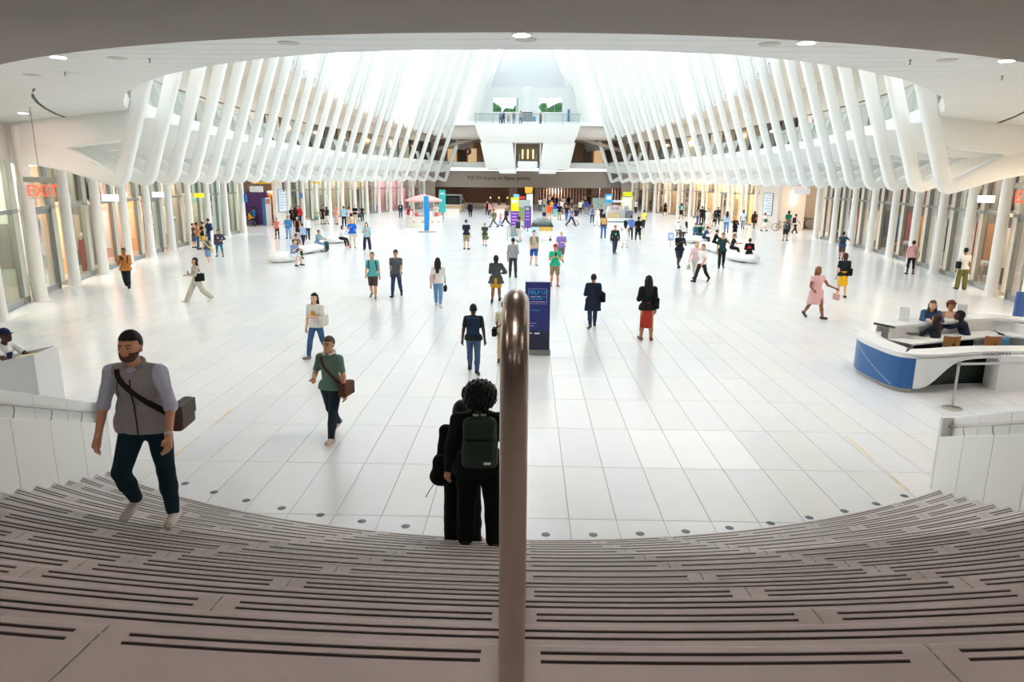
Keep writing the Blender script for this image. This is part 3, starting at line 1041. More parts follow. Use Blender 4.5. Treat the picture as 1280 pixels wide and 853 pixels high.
shop(-1, 2, '#5a5350', '#8a8782', label='dark fashion ' + LL + 'with red clothes in the window', goods=[('mannequin', 1.0, .9, 0, '#c0392f'), ('mannequin', 1.9, 1.2, 0, '#3d6f86'), ('shelf', 1.6, 2.8, 0, '#9a9690')], upper='#4a4242')
shop(-1, 3, '#f0c4cf', '#eab4a0', label='pink window ' + LL + 'with a pink sale band along its foot', goods=[('shelf', 1.2, 2.4, 0, '#e39ab0')], lamp=2)
shop(-1, 4, '#e9c9a6', '#e3a97a', label='beige doored ' + LL + 'with orange inside', door=True, upper='#b7a393', goods=[('table', 1.3, 2.0, 0, '#e7a0b4')], lamp=2)
shop(-1, 5, '#c9cbc5', '#b8bbb4', label='grey green glazed ' + LL + 'behind the group of four', goods=[('mannequin', 1.2, 1.2, 0, '#9fb4b8')])
shop(-1, 6, '#cfccc6', '#c2b3a6', label='grey glazed ' + LL + 'under the small yellow sign', goods=[('mannequin', 1.3, 1.2, 0, '#e8e6e2')], upper='#b79c8c')
shop(-1, 7, '#bcd0c8', '#9cc0b4', label='teal tinted ' + LL + 'with pale clothes on display', goods=[('mannequin', 1.2, 1.0, 0, '#d8c39c'), ('shelf', 1.5, 2.6, 0, '#5fa394')], upper='#8fb5ab')
shop(-1, 8, '#c3c8c8', '#b3b9ba', label='cool grey ' + LL + 'beside the purple passage', goods=[('mannequin', 1.0, 1.0, 0, '#eceae6'), ('mannequin', 1.9, 1.3, 0, '#9dbad0')])
for i, bk, lb in ((12, '#8fa3a8', 'brown and teal striped ' + LL + 'just past the wall directory'), (13, '#9aa4a0', 'teal and yellow striped ' + LL + 'under a small yellow sign'), (14, '#bfbdb8', 'plain grey ' + LL + 'behind the man in pink'), (15, '#c4beb6', 'grey beige ' + LL + 'behind the couple in light tops'), (16, '#cdbfae', 'beige ' + LL + 'behind the stroller'), (17, '#c9bba8', 'tan timber lined ' + LL + 'under white letters'), (18, '#d8c5ab', 'cream timber lined ' + LL + 'before the pink shops'), (19, '#e3b5c6', 'pale pink ' + LL + 'with a purple counter'), (20, '#dfa9be', 'mid pink ' + LL + 'with a dark wall emblem'), (21, '#d9a3b8', 'deep pink ' + LL + 'next to the dark end hall'), (22, '#8a7a70', 'brown ' + LL + 'at the far corner')):
    root, a, t, nv, L, part = shop(-1, i, bk, label=lb, lamp=1)
    if i in (12, 13):
        for q, c in enumerate(('#8a6f5e', '#6f8f97', '#d9c04a', '#c98a6a')):
            part('painted_stripe', .3 + q * .5, .78 + q * .5, .9, .95, 0, 4.6, mat('stripe_' + c.lstrip('#'), c, rough=.6))
    if i == 19:
        part('counter', .6, 2.4, 1.0, 1.5, 0, .9, mat('purple_counter', '#9b4fb0'))
    if i in (17, 18):
        for q in range(5):
            part('timber_slat', .3 + q * .5, .36 + q * .5, .9, 1.0, 0, 4.6, mat('timber', '#b08d66', rough=.6))
RL = 'shopfront on the right arcade '
shop(1, -2, '#f2e6d2', label='cream ' + RL + 'at the frame edge', lamp=2, floorc='#e8d8b8')
shop(1, -1, '#efe6da', '#e6d3b6', label='bright cream ' + RL + 'with a lit display platform', lamp=2, floorc='#f0e2c4', goods=[('table', 1.3, 1.2, 0, '#f2ece2'), ('mannequin', 2.2, 2.2, 0, '#ece6de')])
shop(1, 0, '#efdcc0', '#e8cfa8', label='cream doored ' + RL + 'with a tan figure behind it', lamp=2, door=True, goods=[('mannequin', 1.5, 1.2, 0, '#b58f68'), ('shelf', 1.6, 2.7, 0, '#d9b68c')])
shop(1, 1, '#7b706a', '#5f5a58', label='dark glass ' + RL + 'with red letters low on the pane', goods=[('table', 1.2, 1.4, 0, '#cfd6da'), ('shelf', 1.2, 2.6, 0, '#7d8a96')], upper='#5b4d4a')
shop(1, 2, '#8b837c', '#77726e', label='dark glass ' + RL + 'behind the woman in a floral top', goods=[('shelf', 1.1, 2.4, 0, '#7e98a4'), ('table', 1.6, 1.1, 0, '#e0e2e4')], upper='#6a6560')
shop(1, 3, '#aab0ae', '#8f9694', label='grey glass ' + RL + 'with a hanging camera dome', goods=[('mannequin', 1.3, 1.0, 0, '#8d9aa0'), ('shelf', 1.4, 2.6, 0, '#6f7d86')], upper='#7d8084')
shop(1, 4, '#86786c', '#6b5d50', label='amber lit ' + RL + 'with red goods near the floor', goods=[('table', 1.2, 1.0, 0, '#c4474a'), ('shelf', 1.2, 2.6, 0, '#4f7ea8')], upper='#4c5f74')
shop(1, 5, '#6f655d', '#5a504a', label='dark ' + RL + 'with a glowing orange lamp', goods=[('shelf', 1.2, 2.4, 0, '#a8a49e'), ('table', 1.5, 1.1, 0, '#e3e4e6')], upper='#4a3f3c')
shop(1, 6, '#7f7a76', '#6a6663', label='dim ' + RL + 'with a teal upper panel', goods=[('shelf', 1.3, 2.4, 0, '#8a9aa2')], upper='#4d5a60')
shop(1, 7, '#76706c', '#5d5855', label='dim ' + RL + 'behind the man with a backpack', goods=[('mannequin', 1.2, 1.1, 0, '#c9c4bd')], upper='#3f3a38')
shop(1, 8, '#5f5a5a', '#4c4a50', label='blue accented ' + RL + 'beside the escalator passage', goods=[('table', 1.3, 1.0, 0, '#d9d3cb'), ('shelf', 1.5, 2.6, 0, '#4f7ea8')], upper='#3f4a5c')
for i in range(13, 23):
    bk = ['#efd3a4', '#edd0a0', '#f0d6ac', '#ecd0a2', '#e8cda6', '#e6c9a2', '#dcc09a', '#cdb696', '#cbb79c', '#5c5048', '#8f7f6e'][i - 12]
    shop(1, i, bk, label='%s warm beige %s, counted past the right directory' % (ORD[i - 11], RL.strip()), lamp=2 if i < 17 else 1, door=(i % 3 == 0), floorc='#d9c4a0')

# walls above the shopfronts, wall blocks carrying the directories, the two passages
HALLB = mat('hall_beige', '#ddd3c7', rough=.7, vary=.04)
for s, nm in ((-1, 'left'), (1, 'right')):
    b = MB()
    d0, d1 = dpos(-2) - 4, dpos(23) + 1
    p, q = strip_y(lambda d: (s * (colx(d) + .3), d, 4.85), lambda d: (s * (colx(d) + .3), d, 6.7), d0, d1)
    b.strip(p, q)
    b.obj('wall_%s_bulkhead' % nm, HALLB, kind='structure', smooth=True)
    # the wall closes the hall on the camera's side of the shops
    MB().box(min(s * 12.5, s * 24), max(s * 12.5, s * 24), dpos(-2) - 4.4, dpos(-2) - 4, 0, 6.7).obj('wall_%s_near' % nm, HALLB, kind='structure')
    b = MB()
    p, q = strip_y(lambda d: (s * (colx(d) + 4.2), d, 0), lambda d: (s * (colx(d) + 4.2), d, 6.7), d0, dpos(9))
    b.strip(p, q)
    p, q = strip_y(lambda d: (s * (colx(d) + 4.2), d, 0), lambda d: (s * (colx(d) + 4.2), d, 6.7), dpos(11), d1)
    b.strip(p, q)
    p, q = strip_y(lambda d: (s * (colx(d) + .4), d, 6.68), lambda d: (s * (colx(d) + 10), d, 6.68), d0, d1)
    b.strip(p, q)
    b.obj('wall_%s_rear' % nm, HALLB, kind='structure', smooth=True)
    y0, y1 = (64.6, 67.9) if s < 0 else (65.9, 70.6)
    a = Vector((s * (colx(y0) + .2), y0, 0))
    t = Vector((s * (colx(y1) + .2), y1, 0)) - a
    L = t.length
    t.normalize()
    nv = Vector((t.y, -t.x, 0)) * (1 if s > 0 else -1)
    xf = lambda p: a + t * p.x + nv * p.y + Vector((0, 0, p.z))
    MB().box(0, L, 0, .3, 0, 4.9, xf=xf).obj('wall_%s_block' % nm, HALLB, kind='structure')
    # directory board on the block
    r = empty('wall_directory', a + t * (L * .5) - nv * .0, label='%s wall directory board with fine rows of text' % ('pale blue edged' if s < 0 else 'grey framed'), cat='directory')
    xl = lambda p: t * p.x + nv * p.y + Vector((0, 0, p.z))
    MB().box(-1.15, 1.15, -.05, 0, 1.25, 3.35, xf=xl).obj('frame', mat('board_edge_%s' % nm, '#3d7fb5' if s < 0 else '#5a6068'), r)
    MB().box(-1.08, 1.02, -.065, -.05, 1.3, 3.3, xf=xl).obj('board', mat('board_face', '#e3e8ee', rough=.4), r)
    for q in range(7):
        MB().box(-.9, -.9 + (1.6 if q % 3 else 1.0), -.07, -.065, 3.1 - q * .25, 3.14 - q * .25, xf=xl).obj('text_line', mat('text_grey', '#7d8794'), r)
# left passage: purple shop and warm shop deep behind
sx = -1
X0 = -(colx(60) + .4)
PURP = mat('purple_panel', '#4b2a6b', rough=.5)
BRN = mat('brown_header', '#7a6252', rough=.6)
FY = 66.4
pas = empty('purple_shop', (-24.5, FY, 0), label='purple fronted shop set back in the left passage', cat='shop')
MB().box(-9.5, -.05, 0, .15, 0, 3.15).obj('purple_wall', PURP, pas)
MB().box(-9.5, 1.6, -.05, .15, 3.15, 6.7).obj('header', BRN, pas)
MB().box(-.05, 1.3, .5, .6, 0, 3.15).obj('display_back', mat('shop_orange', '#b5603a'), pas)
for zz in (.3, .85, 1.4, 1.95, 2.5):
    sh = MB().box(-.02, 1.2, .2, .5, zz, zz + .04).obj('shelf_board', mat('shelf_dark', '#4b2f25'), pas)
    for q in range(4):
        c = ['#d9822b', '#b53a2a', '#e8c04f', '#7a3f6b', '#c97f4a'][(q + int(zz * 2)) % 5]
        MB().box(.02 + q * .3, .24 + q * .3, .2, .42, zz + .04, zz + .38).obj('packet', mat('goods_' + c.lstrip('#'), c), sh)
MB().box(.0, 1.1, .1, .4, 3.05, 3.12).obj('shelf_lamp', WARM, pas)
MB().box(-36, X0 + .4, 56.6, 56.75, 0, 6.7).obj('wall_left_passage_near', HALLB, kind='structure')
MB().box(-34.2, -34, 56.7, 66.5, 0, 6.7).obj('wall_left_passage_end', HALLB, kind='structure')
MB().box(-33, -25.5, 59, 65, 6.5, 6.56).obj('passage_lamp', mat('passage_glow', '#fff0e0', emit=.7, vary=0), label='wide glowing ceiling panel in the left passage', cat='ceiling lamp')
# right passage: beige side hall with a lamp and an escalator
MB().box(24, 36, 56.6, 56.75, 0, 6.7).obj('wall_right_passage_near', HALLB, kind='structure')
MB().box(23.4, 25.6, 66.0, 66.2, 0, 6.7).obj('wall_right_passage_far', mat('passage_cream', '#efe3d2', rough=.7), kind='structure')
MB().box(25.6, 36, 70.0, 70.2, 0, 6.7).obj('wall_right_passage_end', mat('passage_taupe', '#bdb3a8', rough=.7), kind='structure')
MB().box(34.8, 35, 56.7, 70, 0, 6.7).obj('wall_right_passage_side', HALLB, kind='structure')
MB().box(26, 33, 58, 69, 6.5, 6.56).obj('passage_lamp', mat('passage_glow', '#fff0e0', emit=.7, vary=0), label='wide glowing ceiling panel in the right passage', cat='ceiling lamp')
MB().box(24.35, 24.6, 65.9, 66.0, 2.3, 3.5).obj('wall_lamp', mat('wall_lamp_glow', '#fff3e4', emit=3.0, vary=0), label='glowing vertical wall lamp in the right passage', cat='wall lamp')
# escalator
es = empty('escalator', (26.6, 67.6, 0), label='dark railed escalator in the right passage behind the man in a suit', cat='escalator')
for yy in (0, 1.1):
    bal = MB()
    pts = [(0, yy, .15), (-.25, yy, .35), (-.3, yy, .7), (-.1, yy, .95), (.4, yy, 1.02), (3, yy, 1.02)]
    bal.tube(pts, .05, n=8).obj('hand_belt', mat('rubber_black', '#2a2a2c', rough=.5), es, smooth=True)
    MB().box(-.1, 3, yy - .02, yy + .02, .1, .95).obj('glass_side', mat('escalator_glass', '#a9a59e', rough=.15), es)
    MB().box(-.3, 3, yy - .09, yy + .09, 0, .14).obj('skirt', GREY, es)
for q in range(6):
    MB().box(q * .4, q * .4 + .38, .1, 1.0, -.005, .05).obj('step_plate', DARK, es)

# ------------------------------------------------------------------ signs
SIGNW = mat('lit_sign_white', '#ffffff', emit=1.5, vary=0)
RED = mat('exit_red', '#e2432a', emit=.7, vary=0)
def exit_sign(px, py, Y, wh, letters='EXIT'):
    p = ony(px, py, Y)
    r = empty('exit_sign', p, rz=0, label='red lettered hanging exit sign with a grey housing on the %s' % wh, cat='exit sign')
    MB().box(-.5, .5, -.05, .05, .26, .42).obj('housing', GREY, r, bevel=.01)
    MB().box(-.42, .42, -.015, .015, -.24, .26).obj('panel', glass('sign_acrylic', '#f4efec', .85), r)
    text('EXIT', .48, RED, 'lettering', r, facing((0.05, -.03, 0)), extrude=.01, spacing=1.02)
    MB().tube([(0, 0, .42), (0, 0, sof_z(p.x) - p.z)], .012, n=6).obj('hanger_rod', GREY, r)
exit_sign(52, 239, 21.5, 'left')
exit_sign(1286, 247, 21.5, 'right')
def board(name, label, cat, px, py, X, wdt, hgt, face, txt=None, tcol='#333333', tsize=.3, emit=False, dep=.12):
    """a flat sign whose face looks down the hall at the stairs"""
    p = onx(px, py, X)
    r = empty(name, p, label=label, cat=cat)
    fm = mat(('lit_' if emit else 'face_') + face.lstrip('#'), face, rough=.4, emit=.55 if emit else 0, vary=.02)
    MB().box(-wdt / 2, wdt / 2, 0, dep, -hgt / 2, hgt / 2).obj('panel', fm, r, bevel=.01)
    if txt:
        text(txt, tsize, mat('ink_' + tcol.lstrip('#'), tcol, rough=.6), 'lettering', r, facing((0, -.012, 0)), spacing=1.05)
    MB().tube([(-wdt * .35, dep / 2, hgt / 2), (-wdt * .35, dep / 2, 4.9 - p.z)], .012, n=5).obj('hanger_rod', GREY, r)
    MB().tube([(wdt * .35, dep / 2, hgt / 2), (wdt * .35, dep / 2, 4.9 - p.z)], .012, n=5).obj('hanger_rod', GREY, r)
    return r
board('shop_sign', 'white lit blade sign over the dark fashion shop', 'sign', 137, 247.5, -19.3, .72, .3, '#ffffff', 'H H', '#8a8a8a', .2, True)
board('shop_sign', 'white lit blade sign with a dark dot over the beige door', 'sign', 197, 243.5, -20.9, .6, .28, '#ffffff', 'o', '#222222', .3, True)
board('shop_sign', 'yellow lettered shop sign beside the left columns', 'sign', 248.5, 244.5, -22.3, .62, .26, '#f2cf1f', 'ZENU', '#8a6a00', .2, True)
board('shop_sign', 'yellow lettered sign beyond the wall directory', 'sign', 395, 228, -22.0, .8, .22, '#f2c51f', None)
board('shop_sign', 'white outlined lettering board over the timber shop', 'sign', 454.5, 230.5, -21.2, .62, .4, '#f4f2ee', 'WE', '#2a2a2a', .34)
board('wayfinding_sign', 'white wayfinding sign hanging at the purple passage', 'sign', 320, 236.5, -22.6, 1.1, .48, '#eef0f4', '- - -', '#8792a8', .22)
board('wayfinding_sign', 'yellow strip sign above the purple passage', 'sign', 327, 228.5, -22.8, 1.7, .18, '#e9c21c', None)
board('wayfinding_sign', 'small blue square sign on the left column by the passage', 'sign', 306.3, 248, -22.5, .22, .62, '#2f82cc', None)
board('wayfinding_sign', 'small blue square sign past the left directory', 'sign', 376, 244.5, -22.0, .25, .5, '#3b8ad0', None)
board('wayfinding_sign', 'white wayfinding sign hanging at the right passage', 'sign', 1002.5, 239, 22.6, 1.35, .56, '#eef2f6', '- - - -', '#8fa0b8', .22)
board('wayfinding_sign', 'narrow red strip sign above the right passage', 'sign', 1003, 232, 22.8, 1.3, .14, '#e07a6a', None)
board('shop_sign', 'bright white lit sign over the cream door on the right', 'sign', 1234, 249, 18.0, .6, .26, '#ffffff', 'o o', '#c9a27a', .16, True)
board('wall_poster', 'tall blue poster panel at the right frame edge', 'poster', 1276, 385, 15.6, .28, 1.0, '#1f4f94', None)
# blue wayfinding totem in the left passage
p = onz(334, 282)
r = empty('wayfinding_totem', p, label='tall blue and white leaning totem before the purple shop', cat='totem')
MB().box(-.32, 0, -.1, .1, 0, 2.5).obj('blue_face', mat('totem_blue', '#2a78b8', rough=.4), r, bevel=.01)
MB().box(0, .5, -.1, .1, 0, 2.55).obj('white_face', mat('totem_white', '#e9edf2', rough=.4), r, bevel=.01)
MB().box(.02, .45, -.11, -.1, 2.0, 2.45).obj('screen', mat('totem_screen', '#b98a86', rough=.3), r)
# ------------------------------------------------------------------ far end of the hall
DE = 112.0
ENDB = mat('end_beige', '#b6a99d', rough=.75, vary=.04)
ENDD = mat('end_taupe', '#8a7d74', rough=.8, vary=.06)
MB().box(-24, 24, DE, DE + .6, 3.2, 5.65).obj('wall_end_bulkhead', ENDB, kind='structure')
MB().box(-24, 24, DE - 1.5, DE + 2.5, 6.2, 7.02).obj('balcony_slab_end', WHITE, kind='structure', bevel=.05)
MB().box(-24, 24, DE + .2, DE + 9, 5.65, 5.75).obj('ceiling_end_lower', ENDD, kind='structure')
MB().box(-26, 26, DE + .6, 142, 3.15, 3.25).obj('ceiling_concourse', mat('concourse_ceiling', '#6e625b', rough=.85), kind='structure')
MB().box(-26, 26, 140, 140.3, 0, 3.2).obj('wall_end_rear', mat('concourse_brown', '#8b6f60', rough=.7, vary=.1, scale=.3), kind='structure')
for s in (-1, 1):
    MB().box(min(s * 24, s * 26), max(s * 24, s * 26), DE - .5, 141, 0, 16).obj('wall_end_%s' % ('left' if s < 0 else 'right'), ENDB, kind='structure')
    MB().box(min(s * 14.4, s * 24), max(s * 14.4, s * 24), DE - 2, DE - 1.6, 0, 14).obj('wall_end_%s_shoulder' % ('left' if s < 0 else 'right'), ENDB, kind='structure')
for q, (lx, ly) in enumerate([(-14, 122), (-5, 122), (5, 122), (14, 122), (-14, 131), (-5, 131), (5, 131), (14, 131)]):
    MB().box(lx - 1.2, lx + 1.2, ly - .3, ly + .3, 3.08, 3.14).obj('ceiling_lamp', mat('concourse_lamp', '#ffe3cc', emit=9, vary=0), label='flat light panel in the far concourse ceiling, %s' % ORD[q + 1], cat='ceiling lamp', group='concourse ceiling lamps')  # hidden panels added to brighten the far concourse
# slatted right part of the concourse back wall
slat = MB().box(-.14, .14, -.12, .12, 0, 3.15).mesh('wall_slat', mat('slat_pale', '#b39a92', rough=.7))
sw = empty('slatted_wall', (0, 132, 0), label='wall of tall pale slats with dark gaps across the far concourse', cat='slatted wall')
MB().box(1.5, 22, .4, .5, 0, 3.2).obj('backing', mat('slat_dark', '#4d3f3a', rough=.8), sw)
for q in range(36):
    if q in (17, 18, 20, 22):
        continue
    link('slat', slat, sw, (1.8 + q * .55, 0, 0))
for x0, x1 in ((-3.4, -2.0), (1.2, 2.0), (11.5, 12.1), (13.0, 15.0)):
    MB().box(x0, x1, 128, 129, 0, 3.2).obj('concourse_pier', mat('pier_beige', '#a3938a', rough=.7), label='square pier in the far concourse %s' % {-3.4: 'left of the tall white kiosk', 1.2: 'behind the tall white kiosk', 11.5: 'right of the slats', 13.0: 'before the dark corner'}[x0], cat='pier')
for q in range(5):
    bx = -6.6 + q * 1.5
    r = empty('ticket_gate', (bx, 126, 0), label='dark low fare gate in the far concourse, %s from the left' % ORD[q + 1], cat='fare gate', group='fare gates')
    MB().box(-.15, .15, -.8, .8, 0, 1.05).obj('gate_body', DARK, r, bevel=.03)
    MB().box(-.12, .12, -.7, -.3, 1.05, 1.45).obj('gate_head', mat('gate_grey', '#6a6058'), r, bevel=.02)
    MB().box(-.1, .1, -.75, -.7, 1.2, 1.4).obj('indicator', mat('gate_glow', '#e8c070', emit=1.0, vary=0), r)
r = empty('hall_sign', (-4.55, DE - .02, 4.62), label='dark lettering for the trains on the beige end bulkhead', cat='sign')
text('PATH trains to New Jersey', .88, mat('sign_ink', '#4d4743', rough=.6), 'lettering', r, facing((0, 0, 0)), extrude=.02)
r = empty('hall_sign', (14.9, DE - 1.6, 3.95), label='long grey station name panel at the right of the end hall', cat='sign')
MB().box(-2.6, 2.6, 0, .1, -.45, .45).obj('panel', mat('sign_grey', '#8d857f'), r)
# upper end: level-2 shops, soffits, level-3 terrace and white gable
wes = MB().box(-24, 24, DE + 6, DE + 6.2, 7, 10.4).obj('wall_end_shops', mat('end_shop_back', '#a98c70', rough=.7, vary=.15, scale=.5), kind='structure')
for q, x in enumerate((-12.5, -10.8, -9.2, 9.6, 11.4, 13)):
    MB().box(x - .7, x + .7, DE + 5.4, DE + 5.9, 7.05, 9.3).obj('shop_window', mat('end_shop_glow%d' % (q % 2), ('#c9a77c', '#6d5c50')[q % 2], rough=.5, emit=(.25, 0)[q % 2], vary=.2), wes)
r = empty('round_sign', (ony(585, 189.5, DE).x, DE - .2, ony(585, 189.5, DE).z), label='round dark red sign on the upper level at the far left', cat='sign')
MB().lathe([(.001, -.06), (.5, -.06), (.55, 0), (.5, .06), (.001, .06)], n=24, axis='y').obj('disc', mat('sign_maroon', '#6d2524'), r, smooth=True)
MB().box(-.06, .06, -.09, -.05, -.25, .25).obj('mark', mat('sign_cream', '#efe2d8'), r)
MB().tube([(0, 0, .5), (0, 0, 10.32 - r.location.z)], .03, n=6).obj('hanger_rod', GREY, r)
MB().box(-24, 24, DE - 3, DE + 8, 10.3, 10.6).obj('ceiling_end_upper', ENDB, kind='structure')
MB().box(-24, 24, DE - 2.6, DE - 2.2, 10.5, 12.3).obj('wall_end_band', mat('end_band', '#cfc6be', rough=.7), kind='structure')
MB().box(-24, 24, DE - 3, DE + 14, 12.3, 12.9).obj('terrace_slab', WHITE, kind='structure', bevel=.05)
for s in (-1, 1):
    # sloping beige fins under the terrace
    b = MB()
    b.add([(s * 7.5, DE - 2.4, 10.4), (s * 14, DE - 2.4, 8.6), (s * 14, DE - 2.4, 9.1), (s * 7.5, DE - 2.4, 10.9), (s * 7.5, DE, 10.4), (s * 14, DE, 8.6), (s * 14, DE, 9.1), (s * 7.5, DE, 10.9)], [(0, 1, 2, 3), (4, 5, 6, 7), (0, 1, 5, 4), (1, 2, 6, 5), (2, 3, 7, 6), (3, 0, 4, 7)])
    b.obj('trim_fin_%s' % ('left' if s < 0 else 'right'), ENDB, kind='structure')

# hanging viewing platform with its two stair housings
r = empty('viewing_platform', (0, 98, 0), label='white hanging viewing platform with glass rails at the far end', cat='platform')
def tb(name, xt0, xt1, zt, xb0, xb1, zb, y0, y1, yb0=None):
    """box tapering downwards"""
    yb0 = y0 if yb0 is None else yb0
    b = MB()
    b.add([(xb0, yb0, zb), (xb1, yb0, zb), (xb1, y1, zb), (xb0, y1, zb), (xt0, y0, zt), (xt1, y0, zt), (xt1, y1, zt), (xt0, y1, zt)],
          [(3, 2, 1, 0), (4, 5, 6, 7), (0, 1, 5, 4), (1, 2, 6, 5), (2, 3, 7, 6), (3, 0, 4, 7)])
    return b.obj(name, WHITE, r, bevel=.06, smooth=True)
tb('deck_parapet', -7.35, 7.0, 11.75, -6.9, 6.6, 10.3, 0, 13, .3)
tb('deck_underside', -6.9, 6.6, 10.35, -6.4, 6.15, 9.35, .1, 12, .5)
for s, c in ((-1, -.1), (1, -.1)):
    xi, xo = 2.1, 6.5
    tb('stair_housing', min(c + s * xi, c + s * xo), max(c + s * xi, c + s * xo), 9.4, min(c + s * 1.65, c + s * 5.75), max(c + s * 1.65, c + s * 5.75), 5.8, .6, 12, 1.2)
    tb('stair_foot', min(c + s * 1.65, c + s * 4.1), max(c + s * 1.65, c + s * 4.1), 5.85, min(c + s * 1.6, c + s * 3.9), max(c + s * 1.6, c + s * 3.9), 5.25, 1.2, 10)
    MB().box(c + s * 1.75 - .1, c + s * 1.75 + .1, 1.6, 1.9, 6.6, 9.4).obj('side_post', WHITE, r)
tb('lift_pod', -1.5, 1.3, 6.9, -1.4, 1.2, 5.9, 1.2, 6)
MB().box(-1.9, 1.7, 4.4, 4.5, 6.7, 9.4).obj('lift_glass', mat('lift_dark', '#8b7a66', rough=.2), r)
for q in range(3):
    MB().box(-.95 + q * .75, -.72 + q * .75, 4.3, 4.4, 7.3, 8.6).obj('lift_lamp', mat('lift_glow', '#d9b98a', emit=.5, vary=0), r)
for q in range(2):
    MB().box(-1.3, -1.22, 1.1, 2.9, 6.9, 7.9).obj('lift_rail', GREY, r) if q == 0 else MB().box(1.02, 1.1, 1.1, 2.9, 6.9, 7.9).obj('lift_rail', GREY, r)
gl = glass('balustrade_glass', '#e6eeec', .9)
for q in range(6):
    x0 = -7.25 + q * 2.36
    MB().add([(x0 + .03, .1, 11.75), (x0 + 2.33, .1, 11.75), (x0 + 2.33, .1, 13.0), (x0 + .03, .1, 13.0)], [(0, 1, 2, 3)]).obj('glass_pane', gl, r)
    MB().box(x0 - .03, x0 + .03, .05, .15, 11.75, 13.05).obj('post', GREY, r)
MB().box(-7.3, 6.95, .05, .15, 13.0, 13.08).obj('top_rail', GREY, r)
# terrace front building: lift tower, windows, gable
g = empty('terrace_front', (0, 118, 12.9), label='white terrace front with a lift tower and wide windows at the far end', cat='facade')
def ex(px, py): return ony(px, py, 118)
zb_ = 0
zw0, zw1 = ex(640, 140).z - 12.9, ex(640, 122).z - 12.9
# wall pieces around windows
xl0, xl1 = ex(616, 130).x, ex(648, 130).x
xm0, xm1 = ex(652.5, 130).x, ex(666, 130).x
xr0, xr1 = ex(673.5, 130).x, ex(703, 130).x
top = 26.0
for nme, x0, x1, z0, z1 in (('wall_piece', -12, xl0, 0, 6), ('wall_piece', xl1, xm0, 0, 6), ('wall_piece', xm1, xr0, 0, 6), ('wall_piece', xr1, 12, 0, 6), ('wall_piece', xl0, xl1, zw1, 6), ('wall_piece', xr0, xr1, zw1, 6), ('wall_piece', xm0, xm1, zw1, 6), ('wall_piece', xl0, xl1, 0, max(.05, zw0)), ('wall_piece', xr0, xr1, 0, max(.05, zw0))):
    MB().box(x0, x1, 0, .4, z0, z1).obj(nme, mat('terrace_paint', '#dcdfe1', rough=.6), g)
for x0, x1 in ((xl0, xl1), (xr0, xr1)):
    wn = MB().box(x0, x1, .1, .16, zw0, zw1).obj('window', glass('terrace_glass', '#dfeee6', .9), g)
    for q in range(4):
        xx = x0 + (x1 - x0) * q / 3
        MB().box(xx - .05, xx + .05, .05, .2, zw0, zw1).obj('mullion', GREY, wn)
MB().box(xm0, xm1, .2, .3, 0, zw1).obj('lift_door', mat('lift_grey', '#7d8187', rough=.3, metal=.4), g)
MB().lathe([(xm1 - xm0) and (1.9, zw0), (1.9, zw1 + 1.1), (1.6, zw1 + 1.6), (.9, zw1 + 2.0), (.01, zw1 + 2.1)], c=((xm0 + xm1) / 2, 1.6, 0), n=24).obj('lift_tower', mat('terrace_paint', '#dcdfe1', rough=.6), g, smooth=True)
MB().box(xm1 + .05, xm1 + .5, -.1, 0, .2, 1.5).obj('blue_panel', mat('panel_blue', '#2f8fd0'), g)
bp = ex(711, 130)
MB().box(bp.x - .15, bp.x + .15, -.3, -.2, .0, 2.6).obj('blue_banner', mat('banner_blue', '#2f6fa8'), g)
# gable panel closing the ribs
b = MB()
gz = [(ex(612, 110), ex(708, 110)), (ex(629, 57), ex(691, 57))]
y0 = .2
b.add([(-9, y0, 5.9), (9, y0, 5.9), (gz[0][1].x, y0, gz[0][1].z - 12.9), (gz[0][0].x, y0, gz[0][0].z - 12.9), (gz[1][0].x, y0 + 3, gz[1][0].z - 12.9), (gz[1][1].x, y0 + 3, gz[1][1].z - 12.9), (-1.5, y0 + 8, 26), (1.5, y0 + 8, 26)],
      [(0, 1, 2, 3), (3, 2, 5, 4), (4, 5, 7, 6)])
b.obj('gable_panel', mat('gable_grey', '#c6cbcf', rough=.6), g)
for s in (-1, 1):
    b = MB()
    a0, a1 = gz[0][(s + 1) // 2], gz[1][(s + 1) // 2]
    b.tube([(s * 9.5, 0, 2.0), (a0.x + s * .3, .2, a0.z - 12.9), (a1.x + s * .2, 3.2, a1.z - 12.9), (s * 1.7, 8, 26)], [.5, .45, .4, .35], n=8).obj('gable_edge', mat('terrace_paint', '#dcdfe1', rough=.6), g, smooth=True)
# trees outside the terrace windows
TREE = mat('tree_leaves', '#3c7035', rough=.8, vary=.4, scale=3)
for q, x in enumerate((-6.2, -4.6, -2.8, 2.6, 4.2, 5.8)):
    t = empty('tree', (x, 121.2 + .5 * (q % 2), 12.5), label='leafy tree outside the terrace window, %s from the left' % ORD[q + 1], cat='tree')
    sd = rng.RandomState(q) if False else np.random.RandomState(q)
    cs = [(sd.uniform(-1, 1), sd.uniform(-.5, .5), 2.5 + sd.uniform(-1.3, 1.3), sd.uniform(.5, .85)) for _ in range(13)]
    link('crown', net_mesh('crown', lambda X, Y, Z: np.minimum.reduce([ell((X, Y, Z), c[:3], (c[3],) * 3) for c in cs]) + .12 * np.sin(9 * X + q) * np.sin(8 * Y) * np.sin(9 * Z), (-2.2, -1.8, 0), (2.2, 1.8, 4.4), .22, TREE), t)
    MB().tube([(0, 0, 0), (.05, 0, 2)], .12, n=6).obj('trunk', mat('bark', '#6b5645'), t)
